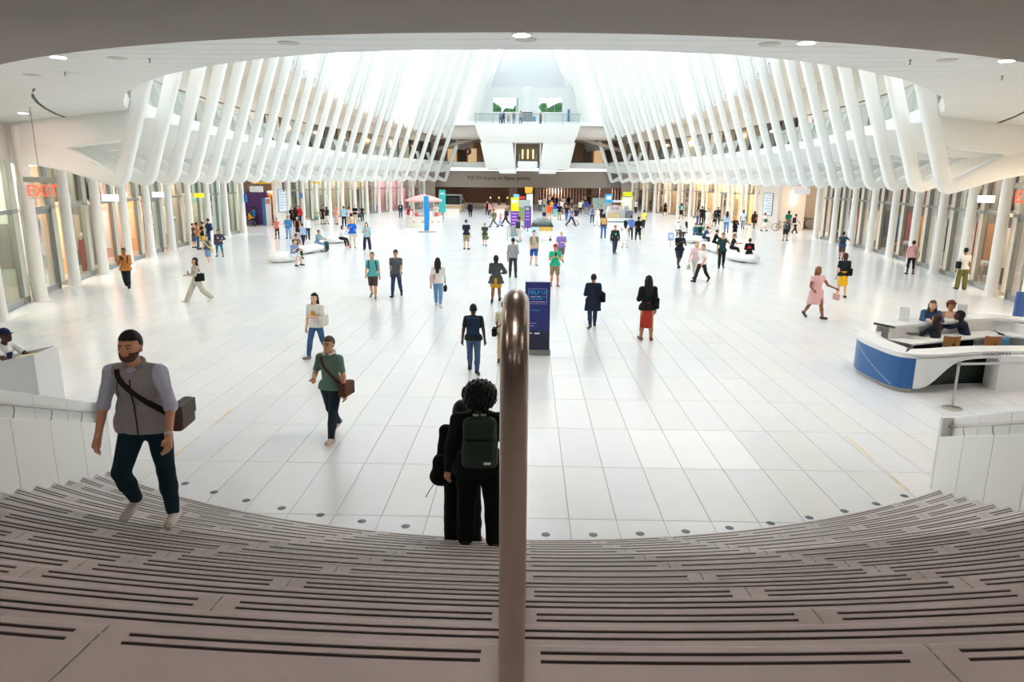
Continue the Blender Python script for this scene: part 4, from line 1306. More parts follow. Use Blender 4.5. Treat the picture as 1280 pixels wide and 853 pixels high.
# ------------------------------------------------------------------ help kiosk sign
NAVY = mat('kiosk_navy', '#232a73', rough=.35)
p = onz(671, 443)
k = empty('help_kiosk', (p.x, p.y, 0), label='tall dark blue kiosk panel reading HELP US beside the handrail', cat='kiosk')
MB().box(-.315, .315, -.06, .06, .12, 1.87).obj('panel', NAVY, k, bevel=.008)
MB().box(-.34, .34, -.14, .14, 0, .13).obj('base', mat('kiosk_base', '#7d8580', rough=.5), k, bevel=.01)
MB().box(-.315, .315, -.064, -.06, .13, .62).obj('lower_print', mat('kiosk_dark', '#1a1f3d', rough=.4, vary=.5, scale=25), k)
fr = mat('kiosk_line', '#aebce0', rough=.5)
for x0, x1, z0, z1 in ((-.23, .23, 1.70, 1.707), (-.23, .23, 1.32, 1.327), (-.23, -.223, 1.32, 1.707), (.223, .23, 1.32, 1.707)):
    MB().box(x0, x1, -.066, -.06, z0, z1).obj('frame_line', fr, k)
CYAN = mat('kiosk_cyan', '#27b4e6', rough=.5)
LILAC = mat('kiosk_white', '#e6e9f5', rough=.5)
text('HELP US', .135, CYAN, 'lettering', k, facing((0, -.064, 1.61)), extrude=.003)
text('MAKE THE', .052, LILAC, 'lettering', k, facing((-.19, -.064, 1.50)), align='LEFT', extrude=.003)
text('OCULUS', .052, CYAN, 'lettering', k, facing((.04, -.064, 1.50)), align='LEFT', extrude=.003)
text('EVEN BETTER', .052, CYAN, 'lettering', k, facing((-.19, -.064, 1.44)), align='LEFT', extrude=.003)
MB().box(-.19, .19, -.066, -.06, 1.365, 1.375).obj('text_line', LILAC, k)
MB().box(-.2, .05, -.066, -.06, 1.15, 1.16).obj('text_line', CYAN, k)
MB().box(-.2, -.02, -.066, -.06, .82, .826).obj('text_line', LILAC, k)
MB().box(-.2, -.08, -.066, -.06, .75, .756).obj('text_line', LILAC, k)
MB().box(-.19, -.13, -.068, -.06, .55, .58).obj('logo_mark', LILAC, k)
MB().box(-.07, .06, -.068, -.06, .54, .58).obj('logo_mark', LILAC, k)

# ------------------------------------------------------------------ concierge desk
CW = mat('desk_white', '#ededec', rough=.3, vary=.02)
dk = empty('concierge_desk', (0, 0, 0), label='white curved concierge desk with a blue corner panel at the right', cat='desk')
HB = .86
def path_len(P, n=6):
    """smooth a polyline with a Catmull-Rom spline"""
    out = []
    for i in range(len(P) - 1):
        p0, p1, p2, p3 = [Vector(P[max(0, min(len(P) - 1, j))]) for j in (i - 1, i, i + 1, i + 2)]
        for t in range(n):
            u = t / n
            out.append(.5 * ((2 * p1) + (p2 - p0) * u + (2 * p0 - 5 * p1 + 4 * p2 - p3) * u * u + (3 * p1 - p0 - 3 * p2 + p3) * u ** 3))
    out.append(Vector(P[-1]))
    return out
A0 = onz(1073, 420, HB)          # top rear-left of the blue panel
A1 = onz(1140, 443, HB)          # its front corner
front = path_len([(A0.x + .35, A0.y + .75), (A0.x + .02, A0.y + .05), (A0.x - .02, A0.y - .7), (A1.x - .22, A1.y + .25), (A1.x + .12, A1.y + .02), (A1.x + .7, A1.y + .06), (A1.x + 1.7, A1.y + .34), (A1.x + 3.6, A1.y + .5)], 6)
def off(P, o):
    out = []
    for i, p in enumerate(P):
        a, c = P[max(0, i - 1)], P[min(len(P) - 1, i + 1)]
        t = (c - a).normalized()
        out.append(Vector((p.x - t.y * o, p.y + t.x * o)))
    return out
inner = off(front, .5)
b = MB()
for z in (HB - .1, HB):
    b.strip([(p.x, p.y, z) for p in front], [(p.x, p.y, z) for p in inner])
b.strip([(p.x, p.y, HB - .1) for p in front], [(p.x, p.y, HB) for p in front])
b.strip([(p.x, p.y, HB - .1) for p in inner], [(p.x, p.y, HB) for p in inner])
b.obj('desk_top', CW, dk, smooth=True)
nb = 25                             # the blue part of the front
b = MB()
b.strip([(p.x, p.y, .09) for p in front[3:nb]], [(p.x, p.y, HB - .1) for p in front[3:nb]])
b.obj('blue_panel', mat('desk_blue', '#1c5f9e', rough=.35, vary=.05, scale=3), dk, smooth='all')
ln = off(front, -.006)
b = MB()
seg = list(range(6, 19))
b.strip([(ln[i].x, ln[i].y, .72 - .6 * (i - 6) / 12) for i in seg], [(ln[i].x, ln[i].y, .735 - .6 * (i - 6) / 12) for i in seg])
b.obj('stripe', mat('stripe_pale', '#b9d3e8'), dk)
b = MB()
lo = []
hi = []
for i in range(nb - 1, len(front)):
    u = (i - nb + 1) / max(1, (len(front) - nb))
    z = .09 + .62 * (1 / (1 + math.exp(-14 * (u - .33))))
    lo.append((front[i].x, front[i].y, z))
    hi.append((front[i].x, front[i].y, HB - .05))
b.strip(lo, hi)
b.strip(lo, [(inner[i].x, inner[i].y, l[2]) for i, l in zip(range(nb - 1, len(front)), lo)])
b.obj('wave_panel', CW, dk, smooth='all')
inn = off(front, .5)
b = MB()
b.strip([(p.x, p.y, .0) for p in inn[nb + 1:]], [(p.x, p.y, .72) for p in inn[nb + 1:]])
b.obj('dark_inset', mat('desk_dark', '#22302a', rough=.12, vary=.4, scale=2), dk, smooth='all')
b = MB()
fo = off(front, .07)
b.strip([(p.x, p.y, .0) for p in fo[3:nb]], [(p.x, p.y, .1) for p in fo[3:nb]])
b.obj('toe_kick', mat('toe_steel', '#b9b2a8', rough=.3, metal=.6), dk)
ep = front[-1]
MB().box(A1.x + 2.05, A1.x + 3.6, A1.y + .3, A1.y + .75, 0, HB - .08).obj('pedestal', CW, dk, bevel=.01)
text('CONCIERGE', .09, mat('desk_letter', '#5b4f7c'), 'lettering', dk, Matrix.Translation((A1.x + 1.98, A1.y + .34, HB - .052)) @ Matrix.Rotation(.08, 4, 'Z') @ Matrix.Rotation(math.pi / 2, 4, 'X'), extrude=.003, spacing=1.35)
# raised rear counter
B0, B1 = onz(1092, 403, 1.08), onz(1212, 393, 1.08)
rear = path_len([(B0.x, B0.y), (B0.x + .5, B0.y + .25), (B1.x, B1.y), (B1.x + .9, B1.y - .15), (B1.x + 1.9, B1.y - .9)], 6)
ri = off(rear, -.55)
b = MB()
for z in (1.02, 1.08):
    b.strip([(p.x, p.y, z) for p in rear], [(p.x, p.y, z) for p in ri])
for P in (rear, ri):
    b.strip([(p.x, p.y, 1.02) for p in P], [(p.x, p.y, 1.08) for p in P])
b.obj('rear_counter_top', CW, dk, smooth=True)
b = MB()
rj = off(rear, -.08)
b.strip([(p.x, p.y, 0) for p in rj], [(p.x, p.y, 1.03) for p in rj])
rk = off(rear, -.4)
b.strip([(p.x, p.y, .74) for p in rk], [(p.x, p.y, 1.03) for p in rk])
b.obj('rear_counter_body', CW, dk, smooth='all')
b = MB()
w0 = off(rear, -.3)
w1 = off(rear, -1.0)
b.strip([(p.x, p.y, .74) for p in w0], [(p.x, p.y, .74) for p in w1])
b.strip([(p.x, p.y, .70) for p in w1], [(p.x, p.y, .74) for p in w1])
b.obj('work_top', CW, dk, smooth=True)
cb = onz(1192, 432, .3)
MB().box(cb.x - .35, cb.x + .45, cb.y + .15, cb.y + .6, 0.02, .7).obj('drawer_cabinet', CW, dk, bevel=.008)
for z0 in (.08, .38):
    MB().box(cb.x - .32, cb.x + .42, cb.y + .13, cb.y + .15, z0, z0 + .27).obj('drawer_front', mat('drawer_white', '#dcdcda', rough=.4), dk)
    MB().box(cb.x + .02, cb.x + .08, cb.y + .115, cb.y + .13, z0 + .15, z0 + .17).obj('drawer_pull', DARK, dk)
MB().box(onz(1262, 425, .5).x - .12, onz(1262, 425, .5).x + .2, A1.y + .95, B1.y - .5, 0, 1.0).obj('side_wing', CW, dk, bevel=.01)
# small things on the desk
def easel(px, py, z, wh):
    p = onz(px, py, z)
    r = empty('notice_stand', (p.x, p.y, z), rz=-.35, label='upright printed notice stand on the desk counter, ' + wh, cat='notice')
    b = MB()
    b.add([(-.11, 0, 0), (.11, 0, 0), (.11, .08, .33), (-.11, .08, .33), (-.11, .01, 0), (.11, .01, 0), (.11, .09, .33), (-.11, .09, .33)], [(0, 1, 2, 3), (4, 5, 6, 7), (0, 1, 5, 4), (1, 2, 6, 5), (2, 3, 7, 6), (3, 0, 4, 7)])
    b.obj('sheet', mat('notice_grey', '#e2e5e8'), r)
    for q, hz in enumerate((.28, .2, .08)):
        y = .08 * hz / .33 - .003
        MB().add([(-.09, y, hz - .02), (.09 if q != 2 else -.02, y, hz - .02), (.09 if q != 2 else -.02, y + .006, hz + .01), (-.09, y + .006, hz + .01)], [(0, 1, 2, 3)]).obj('print_line', mat('notice_ink', '#7f8a98'), r)
    MB().box(-.1, .1, .06, .16, 0, .012).obj('foot', GREY, r)
easel(1130, 401.5, 1.08, 'left of the woman in denim')
easel(1202, 397.5, 1.08, 'beside the curly haired woman')
p = onz(1140.5, 413, .86)
r = empty('bottle', (p.x, p.y, .74), label='dark drinking bottle standing on the desk', cat='bottle')
MB().lathe([(.001, 0), (.045, 0), (.047, .02), (.047, .2), (.02, .24)], n=16).obj('bottle_body', mat('bottle_dark', '#2e3138', rough=.3), r, smooth=True)
MB().lathe([(.022, .23), (.022, .29), (.001, .29)], n=12).obj('cap', DARK, r)
p = onz(1147, 417, .8)
r = empty('cup', (p.x, p.y, .74), label='small pale green cup on the desk beside the bottle', cat='cup')
MB().lathe([(.001, 0), (.03, 0), (.042, .1), (.04, .1), (.028, .01), (.001, .01)], n=16).obj('cup_body', mat('cup_green', '#c9d3b8'), r, smooth=True)
for q, (px, py, wdt, wh) in enumerate(((1133, 414.5, .3, 'under the bottle'), (1141, 421, .24, 'on the front counter'))):
    p = onz(px, py, .8)
    MB().box(-wdt / 2, wdt / 2, -.08, .08, 0, .02).obj('keyboard', DARK, None, loc=(p.x, p.y, .74 if q == 0 else .86), label='flat black device lying on the desk, ' + wh, cat='device')
def desk_chair(px, py, z, colr, wh):
    p = onz(px, py, z)
    r = empty('desk_chair', (p.x, p.y, 0), rz=math.pi, label='tan wooden backed desk chair ' + wh, cat='chair')
    m = mat('chair_tan', colr, rough=.5)
    MB().lathe([(.001, .43), (.2, .43), (.22, .455), (.2, .48), (.001, .485)], n=18).obj('seat', m, r, smooth=True)
    b = MB()
    n = 8
    a = [(.24 * math.sin(-.9 + 1.8 * t / n), .24 * math.cos(-.9 + 1.8 * t / n), .62) for t in range(n + 1)]
    c = [(q[0], q[1] + .02, .86) for q in a]
    b.strip(a, c)
    b.strip([(q[0] * 1.08, q[1] * 1.08, .62) for q in a], [(q[0] * 1.08, q[1] * 1.08 + .02, .86) for q in a])
    b.strip(c, [(q[0] * 1.08, q[1] * 1.08 , q[2]) for q in c])
    b.obj('backrest', m, r, smooth='all')
    MB().tube([(0, .22, .46), (0, .27, .7)], .02, n=6).obj('back_post', DARK, r)
    for q in range(4):
        an = math.pi / 4 + q * math.pi / 2
        MB().tube([(.1 * math.cos(an), .1 * math.sin(an), .44), (.2 * math.cos(an), .2 * math.sin(an), 0)], .014, n=6).obj('leg', DARK, r)
    return r
desk_chair(1183, 434, .55, '#a9743f', 'behind the long haired attendant')
desk_chair(1234, 434, .55, '#a9743f', 'behind the attendant in navy')
p = onz(1251, 432, .6)
r = empty('draped_jacket', (p.x, p.y, .1), label='light blue denim jacket hung over a stool at the desk', cat='jacket')
link('cloth', net_mesh('cloth', lambda X, Y, Z: smin(rbox((X, Y, Z), (0, 0, .5), (.17, .08, .2), .07), rbox((X, Y, Z), (.02, 0, .3), (.15, .07, .25), .06), .05) + .012 * np.sin(22 * X + 3 * Z), (-.25, -.2, 0), (.25, .2, .8), .022, fab('#5f8fb8')), r)
MB().tube([(0, 0, -.1), (0, 0, .35)], .02, n=6).obj('stool_post', DARK, r)

# belt stanchions
def stanchion(x, y, label, belt_to=None, h=.97):
    r = empty('stanchion', (x, y, 0), label=label, cat='stanchion')
    MB().lathe([(.001, 0), (.18, 0), (.18, .015), (.15, .03), (.04, .045), (.03, .06)], n=28).obj('base', STEEL, r, smooth=True)
    MB().lathe([(.024, .05), (.024, h - .08)], n=14).obj('pole', STEEL, r, smooth=True)
    MB().lathe([(.03, h - .1), (.03, h), (.001, h)], n=14).obj('belt_head', mat('belt_head', '#8f8a86', rough=.4), r, smooth=True)
    if belt_to:
        dx, dy = belt_to[0] - x, belt_to[1] - y
        MB().add([(0, 0, h - .08), (dx, dy, h - .08), (dx, dy, h - .03), (0, 0, h - .03)], [(0, 1, 2, 3)]).obj('belt', mat('belt_white', '#d9d6d8', rough=.7), r)
    return r
st = onz(1190, 511)
stanchion(st.x, st.y, 'steel belt stanchion with a round base before the concierge desk', (st.x + 2.2, st.y + .25))
s2 = onz(634.5, 300)
stanchion(s2.x, s2.y, 'slim steel stanchion left of the purple information panels')
s3 = onz(637.5, 296)
stanchion(s3.x, s3.y, 'slim steel stanchion touching the purple information panels')

# ------------------------------------------------------------------ guard's podium
pd = empty('podium', (-8.95, 11.9, 0), label='white open topped podium in front of the guard at left', cat='podium')
b = MB()
b.add([(-.6, -.3, 0), (.35, -.3, 0), (.35, .35, 0), (-.6, .35, 0), (-.6, -.3, 1.1), (.35, -.3, 1.3), (.35, .35, 1.32), (-.6, .35, 1.12)], [(0, 1, 5, 4), (1, 2, 6, 5), (2, 3, 7, 6), (3, 0, 4, 7)])
b.obj('body', CW, pd)
MB().add([(-.57, -.27, 1.03), (.32, -.27, 1.2), (.32, .32, 1.22), (-.57, .32, 1.05)], [(0, 1, 2, 3)]).obj('shelf', mat('podium_shelf', '#d3cec6'), pd)
b = MB()
for q0, q1 in (((-.6, -.3, 1.1), (.35, -.3, 1.3)), ((.35, -.3, 1.3), (.35, .35, 1.32)), ((.35, .35, 1.32), (-.6, .35, 1.12)), ((-.6, .35, 1.12), (-.6, -.3, 1.1))):
    b.tube([q0, q1], .012, n=6)
b.obj('rim', CW, pd)
MB().add([(-.15, -.1, 1.14), (.12, -.12, 1.19), (.14, .08, 1.2), (-.13, .1, 1.15), (-.15, -.1, 1.17), (.12, -.12, 1.22), (.14, .08, 1.23), (-.13, .1, 1.18)], [(0, 1, 2, 3), (4, 5, 6, 7), (0, 1, 5, 4), (1, 2, 6, 5), (2, 3, 7, 6), (3, 0, 4, 7)]).obj('notepad', mat('pad_yellow', '#e3dc9a'), None, loc=(-8.95, 11.9, .02), label='yellow notepad lying on the guard podium', cat='notepad')

# ------------------------------------------------------------------ lumpy white benches
BW = mat('bench_white', '#ebe9e4', rough=.35, vary=.03)
def bench(pts, r0, label, h=.5):
    r0 = r0 * .72
    P = [onz(*q) for q in pts]
    c = sum(P, Vector()) / len(P)
    L = [(p.x - c.x, p.y - c.y) for p in P]
    def fn(X, Y, Z):
        d = None
        for i, (x, y) in enumerate(L):
            rr = r0 * (1.0 + .16 * math.sin(i * 2.3 + len(pts)))
            e = ell((X, Y, Z), (x, y, h * .55), (rr, rr, h * .5))
            d = e if d is None else smin(d, e, .22)
        return d
    xs, ys = [q[0] for q in L], [q[1] for q in L]
    r = empty('bench', (c.x, c.y, 0), label=label, cat='bench', group='lumpy white benches')
    link('seat', net_mesh('seat', fn, (min(xs) - r0 * 1.3, min(ys) - r0 * 1.3, 0), (max(xs) + r0 * 1.3, max(ys) + r0 * 1.3, h * 1.1), .06, BW), r)
    x, y = L[len(L) // 2]
    MB().lathe([(r0 * .45, 0), (r0 * .45, .09)], c=(x, y, 0), n=16).obj('foot', DARK, r)
    return r
bench([(345, 328.5), (353, 328), (363, 327)], .62, 'lumpy white bench at left, nearest of three, under the man in denim')
bench([(378, 318), (387, 316.5), (394, 315)], .66, 'lumpy white bench at left, middle of three, beside the green backpack')
bench([(414, 304.5), (423, 304), (433, 303)], .66, 'lumpy white bench at left, farthest of three, behind the blue polo')
bench([(862, 304), (870, 303.5), (879, 305)], .66, 'lumpy white bench at right, farthest of three, with the backpack group')
bench([(882, 312), (889, 314), (897, 316.5)], .66, 'lumpy white bench at right, middle of three')
bench([(908, 322), (916, 326), (928, 328), (940, 329.5)], .66, 'lumpy white bench at right, nearest of three, ending in a broad lobe')

# ------------------------------------------------------------------ umbrella kiosk
U = Vector((onz(531, 285).x, 66.0, 0))
U.x = ony(530, 262, 66).x
uk = empty('umbrella_kiosk', (U.x, U.y, 0), label='round white counter kiosk under a pale pink umbrella', cat='kiosk')
PINK = mat('umbrella_pink', '#ecb3ae', rough=.8, vary=.05)
b = MB()
n = 10
top = (0, 0, 3.0)
rim = [(1.72 * math.cos(2 * math.pi * k / n), 1.72 * math.sin(2 * math.pi * k / n), 2.5) for k in range(n)]
mid = [(.9 * math.cos(2 * math.pi * k / n), .9 * math.sin(2 * math.pi * k / n), 2.8) for k in range(n)]
for k2 in range(n):
    j = (k2 + 1) % n
    seg = MB()
    seg.add([top, mid[k2], mid[j], rim[k2], rim[j], (rim[k2][0], rim[k2][1], 2.34), (rim[j][0], rim[j][1], 2.34)], [(0, 1, 2), (1, 3, 4, 2), (3, 5, 6, 4)])
    seg.obj('canopy_panel', PINK, uk)
MB().lathe([(.05, 0), (.04, 3.02), (.02, 3.3), (.001, 3.3)], n=10).obj('pole', WHITE, uk)
for a0 in range(4):
    an = math.pi / 4 + a0 * math.pi / 2
    MB().tube([(1.5 * math.cos(an), 1.5 * math.sin(an), 0), (1.5 * math.cos(an), 1.5 * math.sin(an), 2.55)], .03, n=6).obj('canopy_post', WHITE, uk)
CRM = mat('counter_cream', '#efe7dc', rough=.5)
MB().lathe([(1.72, 0), (1.72, .95), (1.8, .96), (1.8, 1.02), (1.3, 1.02), (1.3, 0)], n=32).obj('counter', CRM, uk, smooth=True)
for a0 in (-2.0, -1.5, -1.0, -.6):
    MB().lathe([(.001, -.01), (.16, 0), (.001, .01)], c=(1.74 * math.cos(a0), 1.74 * math.sin(a0), .55), n=3, axis='y').obj('emblem', mat('emblem_orange', '#e39a80'), uk)
for q, a0 in enumerate((-.2, -.6, -1.0, -1.4, -1.9, -2.3)):
    MB().box(1.5 * math.cos(a0) - .14, 1.5 * math.cos(a0) + .14, 1.5 * math.sin(a0) - .1, 1.5 * math.sin(a0) + .1, 1.02, 1.25 + .12 * (q % 3)).obj('counter_box', mat('kiosk_goods_%d' % (q % 3), ['#e8b7a0', '#d7605a', '#f0e4d8'][q % 3]), uk)
p = onz(533.5, 290)
r = empty('banner_totem', (p.x, p.y, 0), label='tall bright blue banner totem in front of the umbrella kiosk', cat='banner')
prof = [(-.2, 0.12), (.2, .12), (.25, 1.2), (.25, 2.2), (.2, 3.0), (-.2, 2.98)]
b = MB()
b.add([(x, -.05, z) for x, z in prof] + [(x, .05, z) for x, z in prof], [tuple(range(6)), tuple(range(11, 5, -1))] + [(k2, (k2 + 1) % 6, 6 + (k2 + 1) % 6, 6 + k2) for k2 in range(6)])
b.obj('panel', mat('banner_cyan', '#1f93dc', rough=.4), r)
MB().lathe([(.001, 0), (.8, 0), (.8, .03), (.2, .06), (.15, .14)], n=24).obj('base_plate', mat('base_taupe', '#9a8d86'), r)
q_ = ony(553, 253, 74)
r = empty('teal_sign', (q_.x, 74, 0), label='teal blade sign standing right of the pink umbrella', cat='sign')
MB().box(-.33, .33, -.05, .05, 1.0, 3.3).obj('panel', mat('teal', '#35b5ad', rough=.4), r)
MB().box(-.2, .2, -.06, -.05, 2.85, 2.98).obj('lettering_bar', LILAC, r)
MB().box(-.06, .06, -.05, .05, 0, 1.0).obj('post', GREY, r)
q_ = onz(562, 265.5)
r = empty('seating_counter', (q_.x, q_.y, 0), label='low tan curved counter behind the teal sign', cat='counter')
TAN = mat('counter_tan', '#c2a684', rough=.6)
MB().box(-1.4, 1.6, -.4, .5, 0, .95).obj('body', TAN, r, bevel=.08)
MB().box(-1.45, 1.65, -.45, .55, .95, 1.02).obj('top', mat('counter_pale', '#e0d2bd'), r, bevel=.02)
r = empty('white_counter', (onz(564, 269).x, onz(564, 269).y, 0), label='low white counter in front of the tan counter', cat='counter')
MB().box(-1.0, 1.0, -.3, .3, 0, .72).obj('body', CRM, r, bevel=.04)
MB().box(-1.05, 1.05, -.33, .33, .72, .78).obj('top', CW, r, bevel=.015)
q_ = ony(563, 250, 98)
r = empty('glass_cabin', (q_.x, 98, 0), label='small dark glass cabin behind the tan counter', cat='cabin')
for x in (-1.5, 1.5):
    for y in (-.6, .6):
        MB().box(x - .05, x + .05, y - .05, y + .05, 0, 2.3).obj('post', GREY, r)
MB().box(-1.5, 1.5, .5, .6, 0, 2.2).obj('back_panel', mat('cabin_dark', '#3a4a4a'), r)
MB().box(-1.6, 1.6, -.7, .7, 2.2, 2.35).obj('roof', GREY, r)
MB().box(-.1, 1.0, -.55, .4, 0, 2.0).obj('inner_door', mat('cabin_black', '#1c2224'), r)

# ------------------------------------------------------------------ information kiosk with yellow and purple panels
ky = 55.4
kx = onz(644, 296).x
ik = empty('information_kiosk', (kx, ky, 0), label='yellow and purple information panel standing mid hall', cat='kiosk')
def zc(px, py, Y=ky): return ony(px, py, Y).z
w0, w1 = ony(638.5, 270, ky).x - kx, ony(648.5, 270, ky).x - kx
MB().box(w0, w1, -.06, .06, zc(640, 264), zc(640, 247)).obj('yellow_panel', mat('panel_yellow', '#f2e61c', rough=.4), ik)
MB().box(w0, w1, -.06, .06, zc(640, 283), zc(640, 264)).obj('purple_panel', mat('panel_purple', '#7a2fae', rough=.4), ik)
MB().box(w0, w1, -.06, .06, 0.02, zc(640, 283)).obj('photo_panel', mat('panel_photo', '#8ea7a0', rough=.4, vary=.5, scale=6), ik)
MB().box(w0 + .1, w1 - .1, -.075, -.06, zc(640, 254), zc(640, 250)).obj('white_mark', LILAC, ik)
for q in range(5):
    zt = zc(640, 266.5) - q * .24
    MB().box(w0 + .08, w1 - .08 - .1 * (q % 2), -.075, -.06, zt - .07, zt).obj('text_line', mat('text_lilac', '#cdb2e2'), ik)
Y2 = 61.0
w0, w1 = ony(655.5, 270, Y2).x, ony(664, 270, Y2).x
ik2 = empty('information_board', ((w0 + w1) / 2, Y2, 0), label='second purple information panel behind the yellow one', cat='kiosk')
hw = (w1 - w0) / 2
MB().box(-hw, hw, -.06, .06, .3, zc(660, 258, Y2)).obj('panel', mat('panel_violet', '#6b3f9e', rough=.4, vary=.2, scale=2), ik2)
MB().box(-hw + .1, hw - .2, -.075, -.06, zc(660, 263, Y2), zc(660, 259.5, Y2)).obj('green_print', mat('print_green', '#9cc48a'), ik2)
for q in range(3):
    MB().box(-hw + .1, hw - .15, -.075, -.06, 1.0 + q * .28, 1.07 + q * .28).obj('text_line', mat('text_lilac', '#cdb2e2'), ik2)
MB().box(-.06, .06, -.05, .05, 0, .3).obj('stand', GREY, ik2)
Y3 = 66.0
r = empty('snack_stand', (ony(660, 260, Y3).x, Y3, 0), label='tall white stand with an orange box sign behind the purple panels', cat='stand')
c0 = ony(660, 260, Y3).x
MB().box(ony(658, 250, Y3).x - c0, ony(666, 250, Y3).x - c0, -.3, .3, 0, zc(660, 242.5, Y3)).obj('tower', CW, r)
MB().add([(ony(656.5, 240, Y3).x - c0, -.4, zc(660, 241.5, Y3)), (ony(665, 240, Y3).x - c0, -.4, zc(660, 241.5, Y3)), (ony(666.5, 234, Y3).x - c0, -.4, zc(660, 234, Y3)), (ony(656, 234, Y3).x - c0, -.4, zc(660, 234, Y3)), (ony(656.5, 240, Y3).x - c0, .4, zc(660, 241.5, Y3)), (ony(665, 240, Y3).x - c0, .4, zc(660, 241.5, Y3)), (ony(666.5, 234, Y3).x - c0, .4, zc(660, 234, Y3)), (ony(656, 234, Y3).x - c0, .4, zc(660, 234, Y3))], [(0, 1, 2, 3), (4, 5, 6, 7), (0, 1, 5, 4), (1, 2, 6, 5), (2, 3, 7, 6), (3, 0, 4, 7)]).obj('orange_box', mat('box_orange', '#e8b23a', rough=.5), r)
MB().box(ony(642, 246, Y3).x - c0, ony(649, 246, Y3).x - c0, -.3, .3, .2, zc(645, 243, Y3)).obj('blue_box', mat('box_blue', '#7fc9ea', rough=.5), r)
MB().box(ony(649, 246, Y3).x - c0, ony(656.5, 246, Y3).x - c0, -.3, .3, zc(652, 249, Y3), zc(652, 245.5, Y3)).obj('red_bar', mat('bar_red', '#c9302c', rough=.5), r)
MB().box(ony(648, 246, Y3).x - c0, ony(663, 246, Y3).x - c0, -.35, .35, .0, zc(652, 250, Y3)).obj('counter', mat('stand_grey', '#a9b8b4', rough=.5, vary=.3, scale=3), r)
MB().box(ony(648.5, 246, Y3).x - c0, ony(655, 246, Y3).x - c0, -.4, -.36, .6, 1.9).obj('menu_panel', mat('menu', '#8a9a5a', rough=.5, vary=.5, scale=5), r)
# food cart
ct = onz(677, 301)
r = empty('snack_cart', (ct.x, ct.y, 0), label='white wheeled snack cart with a dark dome lid and fruit print', cat='cart')
MB().box(-.78, .8, -.35, .35, .35, 1.05).obj('cart_body', CRM, r, bevel=.02)
MB().box(-.2, .78, -.37, -.35, .75, 1.02).obj('fruit_print', mat('fruit_print', '#f0b54a', rough=.5, vary=.45, scale=7), r)
MB().box(-.78, -.22, -.37, -.35, .4, 1.02).obj('blue_print', mat('blue_print', '#bcdcee', rough=.5, vary=.15, scale=5), r)
MB().box(-.85, .85, -.4, .4, 1.05, 1.12).obj('cart_shelf', DARK, r)
link('dome_lid', net_mesh('dome_lid', lambda X, Y, Z: np.maximum(ell((X, Y, Z), (0, 0, 0), (.78, .38, .55)), -Z), (-.8, -.4, -.05), (.8, .4, .6), .06, mat('dome_grey', '#6d7574', rough=.2, metal=.6)), r, (.02, 0, 1.12))
for x in (-.65, .65):
    for y in (-.28, .28):
        MB().tube([(x, y, .12), (x, y, .36)], .02, n=6).obj('cart_leg', GREY, r)
        MB().lathe([(.001, -.02), (.08, -.02), (.08, .02), (.001, .02)], c=(x, y, .085), n=12, axis='y').obj('wheel', DARK, r)
# white display stands at the right
wk = onz(774, 277.5)
r = empty('display_stand', (wk.x, wk.y, 0), label='white display stand of packaged goods with a cyan sign', cat='stand')
MB().box(-1.45, 1.5, -.9, .9, .0, .1).obj('plinth', mat('plinth_grey', '#7d7f82'), r)
MB().box(-1.4, 1.45, -.85, .85, .1, .42).obj('base', CW, r, bevel=.02)
MB().box(-1.4, 1.45, .0, .85, .42, 1.3).obj('back_step', CW, r, bevel=.02)
MB().box(-1.35, -.1, -.75, -.05, .42, .95).obj('tan_case', mat('case_tan', '#cdb48c', vary=.2), r)
MB().box(.6, 1.35, -.8, -.1, .42, 1.2).obj('dark_case', mat('case_dark', '#6f7378', vary=.3, scale=4), r)
for q in range(4):
    MB().box(-1.3 + q * .62, -.85 + q * .62, .1, .6, 1.3, 1.62 + .15 * (q % 2)).obj('carton', mat('carton_%d' % (q % 2), ['#f3f3f3', '#cfd3d8'][q % 2]), r)
MB().box(-1.35, 1.0, .7, .8, 2.05, 2.3).obj('header_board', CW, r)
MB().box(-1.5, -1.42, .6, .8, .1, 2.9).obj('post', GREY, r)
MB().box(1.4, 1.46, .6, .8, .1, 2.4).obj('post', GREY, r)
MB().box(-1.55, -.75, .55, .65, 2.0, 2.95).obj('cyan_sign', mat('sign_cyan', '#35a9d9', rough=.4), r)
MB().box(-1.4, -.9, .53, .55, 2.35, 2.75).obj('white_mark', LILAC, r)
MB().box(-1.3, .9, -.55, .0, 1.62, 1.7).obj('shelf', mat('shelf_rose', '#d9b9bd'), r)
q_ = ony(784, 250, 84)
r = empty('lime_frame', (q_.x, 84, 0), label='lime green open frame stand behind the white display stand', cat='stand')
LIME = mat('lime', '#d9de1f', rough=.4)
MB().box(-.7, -.58, -.1, .1, 0, 3.1).obj('post', LIME, r)
MB().box(.58, .7, -.1, .1, 0, 3.1).obj('post', LIME, r)
MB().box(-.7, .7, -.1, .1, 2.6, 3.1).obj('header', LIME, r)
MB().box(-.58, .58, -.02, .02, .6, 2.5).obj('panel', mat('lime_white', '#f1f2e0'), r)
q_ = ony(754, 252, 88)
r = empty('glass_case', (q_.x, 88, 0), label='greenish glass display case left of the cyan sign', cat='display case')
MB().box(-1.3, 1.0, -.5, .5, 0, .8).obj('base', mat('case_grey', '#b9bdb9'), r)
MB().box(-1.3, 1.0, -.5, .5, .8, 2.2).obj('glass_box', mat('case_glass', '#93a79c', rough=.1, vary=.3, scale=3), r)
MB().box(-1.35, 1.05, -.55, .55, 2.2, 2.28).obj('lid', GREY, r)

